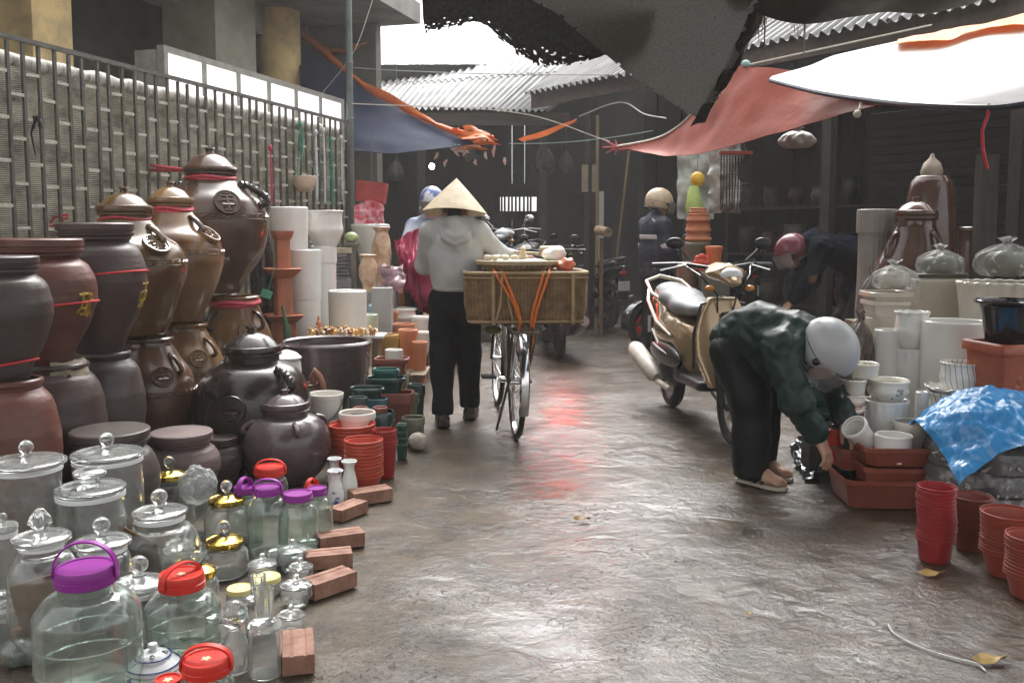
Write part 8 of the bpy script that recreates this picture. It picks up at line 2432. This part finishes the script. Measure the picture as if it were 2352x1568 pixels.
    e = MB(); e.box((0, -.4, .3), (.2, .42, .17), taper=.8); e.tube([(-.12, -.62, .23), (-.12, -.2, .27)], .06, 12)
    for s in (-1, 1): MB().tube([(s * .07, .5, .5), (s * .075, .62, .225)], .024, 8).build('fork_leg', dark, t)
    MB().tube([(0, .45, .75), (0, .58, .42)], .035, 10).build('steering_column', dark, t)
    e.build('engine', dark, t)
    rf = MB(); rf.box((0, -.93, .5), (.13, .02, .22)); rf.tube([(0, -.85, .66), (0, -.93, .58)], .03, 8); rf.build('rear_fender', dark, t)
    MB().box((0, -.947, .55), (.17, .006, .12)).build('number_plate', M('plate_white', (.7, .7, .68), .4, .1, 10), t, smooth=False)
    tl = sdf_obj('tail_light', lambda P: ell(P, (0, -.93, .71), (.07, .035, .035)), (-.1, -1.0, .65), (.1, -.85, .77), .01, M('tail_lens', (.35, .01, .01), .12, .1, 8, coat=.8), t)
    h = MB(); h.tube([(-.33, .2, 1.02), (-.2, .28, 1.03), (0, .33, 1.0), (.2, .28, 1.03), (.33, .2, 1.02)], .013, 8); h.build('handlebar', dark, t)
    for s in (-1, 1):
        MB().tube([(s * .24, .262, 1.026), (s * .37, .185, 1.02)], .019, 10).build('grip', PL_BLACK, t)
        MB().tube([(s * .2, .31, 1.03), (s * .34, .25, .995)], .006, 6).build('brake_lever', CHROME, t)
        m = MB(); m.tube([(s * .17, .3, 1.05), (s * .22, .31, 1.1), (s * .25, .31, 1.13)], .006, 6); m.ball((s * .27, .31, 1.155), (.058, .018, .036), 20)
        mr = m.build('mirror', PL_BLACK, t)
    for s in (-1, 1):
        sdf_obj('lower_cover', lambda P, s=s: ell(P, (s * .15, -.28, .42), (.035, .34, .075)), (s * .15 - .06, -.66, .32), (s * .15 + .06, .1, .52), .012, dark, t)
        d_ = MB(); d_.tube([(s * .188, -.12, .44), (s * .19, -.3, .455), (s * .178, -.48, .47)], [.003, .009, .004], 6); d_.build('decal_stripe', M('decal_silver', (.6, .6, .6), .3, .1, 10), t)
        MB().ball((s * .12, .5, .90), (.03, .02, .018), 12).build('turn_signal', M('amber_lens', (.6, .22, .03), .15, .1, 8, coat=.6), t)
        MB().tube([(s * .2, .3, 1.02), (s * .15, .42, .97), (s * .06, .46, .86), (s * .04, .42, .72)], .0055, 6).build('brake_cable', PL_BLACK, t)
    MB().tube([(.175, .40, .42), (.18, .405, .62), (.13, .39, .80), (0, .385, .84), (-.13, .39, .80), (-.18, .405, .62), (-.175, .40, .42)], .009, 6).build('shield_edge', dark, t)
    MB().box((0, .435, .66), (.11, .012, .05)).build('shield_badge', M('decal_silver'), t, smooth=False)
    st = MB(); st.tube([(-.1, -.15, .22), (-.24, -.1, .02), (-.26, -.06, .01)], .01, 6); st.build('kickstand', STEEL, t)
    return t

def recolor(root, mp):
    for c in list(root.children) + [g for c in root.children for g in c.children]:
        if c.type != 'MESH' or not c.material_slots: continue
        cur = c.material_slots[0].material
        if cur and cur.name in mp:
            c.material_slots[0].link = 'OBJECT'
            c.material_slots[0].material = mp[cur.name]

def scooters():
    a, b = Vector((1.13, 6.33, 0)), Vector((1.265, 5.2, 0))
    hd = (b - a).normalized()
    s0 = scooter('gold scooter with grey seat and cream muffler parked behind the bending person', (a + b) / 2, math.atan2(-hd.x, hd.y))
    bp = M('black_bike_paint', (.016, .017, .02), .22, .3, 6, coat=.7); gp_ = M('pale_reflection_paint', (.6, .61, .63), .22, .2, 6, coat=.7)
    bs = M('black_vinyl', (.02, .02, .022), .4, .3, 10); dk = M('dark_trim', (.05, .05, .055), .4, .3, 10)
    base = {'gold_paint': bp, 'cream_trim': dk, 'grey_vinyl': bs, 'cream_alloy': dk, 'muffler_shield': M('dull_steel', (.22, .2, .18), .4, .3, 10, metal=.5)}
    lit = M('lit_tail_lamp', (.6, .02, .01), .3, emit=(1, .03, .02), estr=32)
    p = gp(1345, 752)
    s1 = dup(s0, (p.x, p.y + .5, 0), R(28), 'black scooter seen from behind beyond the woven basket')
    recolor(s1, base)
    s2 = dup(s0, (.04, 10.9, .22), R(162), 'dark scooter facing the camera with painted front reflections behind the conical hat')
    recolor(s2, {**base, 'gold_paint': bp}); 
    for c in s2.children:
        if c.name.startswith(('headlight_cowl', 'headlight')): c.material_slots[0].link = 'OBJECT'; c.material_slots[0].material = gp_  # pale colour paints white reflections on the dark scooter's front
        if c.name.startswith('mirror'): c.material_slots[0].link = 'OBJECT'; c.material_slots[0].material = CHROME
    s3 = dup(s0, (.42, 9.4, 0), R(4), 'dark scooter with a lit red tail lamp hidden behind the basket')
    recolor(s3, {**base, 'tail_lens': lit})
    s4 = dup(s0, (-.6, 9.1, 0), R(186), 'dark scooter under the person in the maroon raincoat')
    recolor(s4, base)
    s5 = dup(s0, (1.95, 10.0, 0), R(120), 'dark scooter parked deep in the shed behind the navy jacketed person')
    recolor(s5, base)
    s6 = dup(s0, (-.55, 11.6, .22), R(150), 'red fronted scooter deep in the bay left of the pale fronted one')
    recolor(s6, {**base, 'gold_paint': M('red_bike_paint', (.3, .02, .02), .22, .2, 6, coat=.7)})
    # helmets and rolled mats carried on the far scooter
    for u, v, Y, w_, lab, rot in ((1384, 531, 10.6, .058, 'rolled straw mat end sticking out above the black scooter', .5),):
        q = at(u, v, Y)
        mb = MB()
        for k in range(5): mb.lathe([(w_ * (.4 + .12 * k), -.1), (w_ * (.48 + .12 * k), -.1), (w_ * (.48 + .12 * k), .12), (w_ * (.4 + .12 * k), .12), (w_ * (.4 + .12 * k), -.1)], 28)
        o = mb.build('rolled_mat', M('straw_mat', (.42, .28, .17), .7, .4, 16, .3, 60), None, q, (R(96), 0, rot))
        tag(o, lab, 'mat')
        tag(MB().tube([(q.x, q.y + .1, 0), (q.x, q.y + .1, q.z - .08)], .025, 8).build('wooden_stake', WOOD), 'wooden stake holding up the rolled straw mat', 'stake')
scooters()

def rain_rider():
    p = at(992, 470, 8.75)
    t = thing('person', 'person in maroon rain poncho and white blue helmet behind the woman', 'person', (p.x, 8.75, 0), R(188))
    def body(P):
        d = head_sdf(P, (0, .05, 1.47), basis((0, 1, -.2)))
        d = smin(d, cap(P, (0, 0, 1.28), (0, .03, 1.42), .055, .05), .03)
        d = smin(d, chain(P, [(0, -.1, .86), (0, -.05, 1.05), (0, 0, 1.28)], [.13, .12, .12], .05), .05)
        for s in (-1, 1):
            d = smin(d, chain(P, [(s * .1, -.08, .84), (s * .2, .3, .74), (s * .17, .28, .36)], [.085, .06, .04], .03), .04)
            d = smin(d, chain(P, [(s * .17, 0, 1.27), (s * .27, .15, 1.06), (s * .28, .4, 1.06)], [.048, .04, .03], .02), .03)
        return d
    sdf_obj('body', body, (-.4, -.3, .28), (.4, .55, 1.66), .014, SKIN, t)
    sdf_obj('jacket', lambda P: smin(chain(P * np.array([1, 1.2, 1]), [(0, -.1, .86), (0, 0, 1.24)], [.18, .17], .05), smin(cap(P, (-.16, 0, 1.28), (.16, 0, 1.28), .075), smin(chain(P, [(.17, 0, 1.27), (.27, .15, 1.06), (.28, .36, 1.06)], [.075, .065, .05], .03), chain(P, [(-.17, 0, 1.27), (-.27, .15, 1.06), (-.28, .36, 1.06)], [.075, .065, .05], .03), .02), .05), .05) + wrinkle(P, .006, 20), (-.4, -.32, .66), (.4, .5, 1.42), .013, M('white_blue_jacket', (.5, .55, .65), .6, .3, 6, .2, 40, col2=(.06, .08, .2)), t)
    sdf_obj('trousers', lambda P: smin(chain(P, [(.1, -.08, .84), (.2, .3, .74), (.17, .28, .3)], [.1, .085, .07], .03), chain(P, [(-.1, -.08, .84), (-.2, .3, .74), (-.17, .28, .3)], [.1, .085, .07], .03), .04), (-.34, -.24, .2), (.34, .45, 1.0), .014, BLACKT, t)
    helmet(t, (0, .045, 1.49), basis((0, 1, -.2)), M('white_blue_helmet', (.7, .72, .76), .25, .1, 5, coat=.6, col2=(.08, .12, .35), mixlo=.5, mixhi=.56), True, size=1.05)
    mar = cloth_translucent('maroon_poncho', (.33, .03, .075), .3, .3, .2, 20, col2=(.2, .015, .05))
    A = at
    rows = [[A(905, 548, 8.35), A(935, 535, 8.4), A(965, 522, 8.55), A(990, 512, 8.65), A(1015, 505, 8.7), A(1050, 505, 8.7)],
            [A(907, 585, 8.2), A(935, 585, 8.15), A(965, 580, 8.2), A(992, 575, 8.3), A(1020, 570, 8.35), A(1055, 565, 8.4)],
            [A(918, 630, 8.2), A(940, 640, 8.1), A(965, 645, 8.12), A(990, 640, 8.2), A(1020, 635, 8.25), A(1055, 625, 8.3)],
            [A(932, 672, 8.25), A(945, 680, 8.15), A(962, 690, 8.1), A(985, 700, 8.15), A(1020, 690, 8.2), A(1050, 680, 8.25)],
            [A(950, 685, 8.3), A(958, 700, 8.2), A(968, 715, 8.15), A(985, 725, 8.2), A(1015, 715, 8.2), A(1045, 700, 8.25)]]
    inv = (Matrix.Translation(t.location) @ Matrix.Rotation(R(188), 4, 'Z')).inverted()
    rows = [[inv @ p_ for p_ in r_] for r_ in rows]
    sheet('poncho', rows, 70, 60, mar, t, .004, .02, 5, fold=lambda a, b: .02 * math.sin(a * 19 + 2.5 * math.sin(b * 5)) * (.3 + b) + .09 * abs(noise.noise(Vector((a * 5 + b, b * 3, 2)))) + .05 * abs(noise.noise(Vector((a * 11, b * 6 + a * 4, 7)))), seed=4)
rain_rider()
# ------------------------------------------------------------------ dim stock inside the sheds
def dim_stock():
    rng = random.Random(11)
    d = Vector((.577, -.816, 0)); n = Vector((.816, .577, 0)); A = Vector((.16, 12.25, 0)); ang = math.atan2(d.y, d.x)
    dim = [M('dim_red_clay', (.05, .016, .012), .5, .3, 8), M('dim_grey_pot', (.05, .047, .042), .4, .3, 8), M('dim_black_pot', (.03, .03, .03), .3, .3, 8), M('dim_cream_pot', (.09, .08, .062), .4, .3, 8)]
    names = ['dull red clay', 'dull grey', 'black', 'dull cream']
    place = ['lowest', 'middle', 'highest']
    t = thing('wooden_shelf', 'dark wooden shelf of dim pots at the back of the diagonal shed', 'shelf', A + d * 3.4 + n * 1.75, ang)
    zs = [.35, .95, 1.5]
    for z in zs: MB().box((0, 0, z), (2.6, .34, .03)).build('shelf_board', MATS['dark_post'], t, smooth=False)
    for x in (-1.28, 1.28): MB().box((x, 0, .92), (.05, .34, 1.84)).build('side', MATS['dark_post'], t, smooth=False)
    for r, z in enumerate(zs):
        for k in range(7):
            c = (k * 3 + r) % 4; rr = rng.uniform(.085, .135); h = rng.uniform(.18, .34)
            p = A + d * (3.4 - 1.08 + k * .36) + n * 1.72
            pr = smooth_prof([(rr * rng.uniform(.5, .75), 0), (rr * .95, h * .35), (rr, h * .6), (rr * rng.uniform(.75, .95), h * .88), (rr * .95, h)], 16)
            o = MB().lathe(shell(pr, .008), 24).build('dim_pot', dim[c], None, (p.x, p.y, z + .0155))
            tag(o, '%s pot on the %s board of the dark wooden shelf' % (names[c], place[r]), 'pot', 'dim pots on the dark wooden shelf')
    # cartons and sacks heaped in the far bay
    spots = [(-1.15, 13.4, .42, .34, .38, 'brown'), (-1.1, 13.45, .36, .3, .3, 'small brown'), (.05, 13.6, .5, .36, .44, 'grey'), (.75, 13.2, .4, .36, .5, 'tall grey'), (1.05, 12.6, .38, .32, .3, 'low brown')]
    z = 0
    for k, (x, y, a, b, h, nm) in enumerate(spots):
        z0 = (spots[0][4] + .001) if k == 1 else 0
        lab = nm + (' carton standing on the larger carton in the dark far bay' if k == 1 else ' carton standing on the ground in the dark far bay')
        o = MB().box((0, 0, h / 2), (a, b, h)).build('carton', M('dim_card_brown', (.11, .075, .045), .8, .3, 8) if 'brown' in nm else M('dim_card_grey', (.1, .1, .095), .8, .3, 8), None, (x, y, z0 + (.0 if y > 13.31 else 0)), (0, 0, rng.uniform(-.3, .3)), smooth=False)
        tag(o, lab, 'carton')
    for k, (u, v0, v1, w, lab) in enumerate(((1075, 300, 372, 30, 'limp dark bag hanging in the far bay above the hat'), (1250, 330, 400, 44, 'dark bundle hanging in the far bay above the basket'), (1300, 345, 395, 30, 'small dark bundle hanging beside the larger one in the far bay'), (910, 365, 415, 36, 'dark bundle hanging in the far bay right of the red carton'))):
        a, b = at(u, v0, 13.3), at(u, v1, 13.3); r = w / 2 * mpp(u, v0, 13.3); h = a.z - b.z
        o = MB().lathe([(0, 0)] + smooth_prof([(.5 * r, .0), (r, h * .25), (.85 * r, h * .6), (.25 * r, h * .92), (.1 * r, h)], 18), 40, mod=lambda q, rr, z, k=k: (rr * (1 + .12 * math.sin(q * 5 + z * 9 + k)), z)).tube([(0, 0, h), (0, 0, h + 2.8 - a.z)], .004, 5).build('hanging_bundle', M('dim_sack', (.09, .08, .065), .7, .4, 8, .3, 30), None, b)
        tag(o, lab, 'bundle')
dim_stock()
# ------------------------------------------------------------------ rain-wet air
def haze():
    m = bpy.data.materials.new('rain_haze'); m.use_nodes = True
    nt = m.node_tree; nt.nodes.clear()
    o = nt.nodes.new('ShaderNodeOutputMaterial'); v = nt.nodes.new('ShaderNodeVolumePrincipled')
    v.inputs['Color'].default_value = (.95, .95, .93, 1); v.inputs['Density'].default_value = .0034; v.inputs['Anisotropy'].default_value = .2
    nt.links.new(v.outputs[0], o.inputs['Volume'])
    tag(MB().box((0, 20, 2.3), (124, 124, 6.7)).build('haze', m, smooth=False), kind='stuff')
haze()
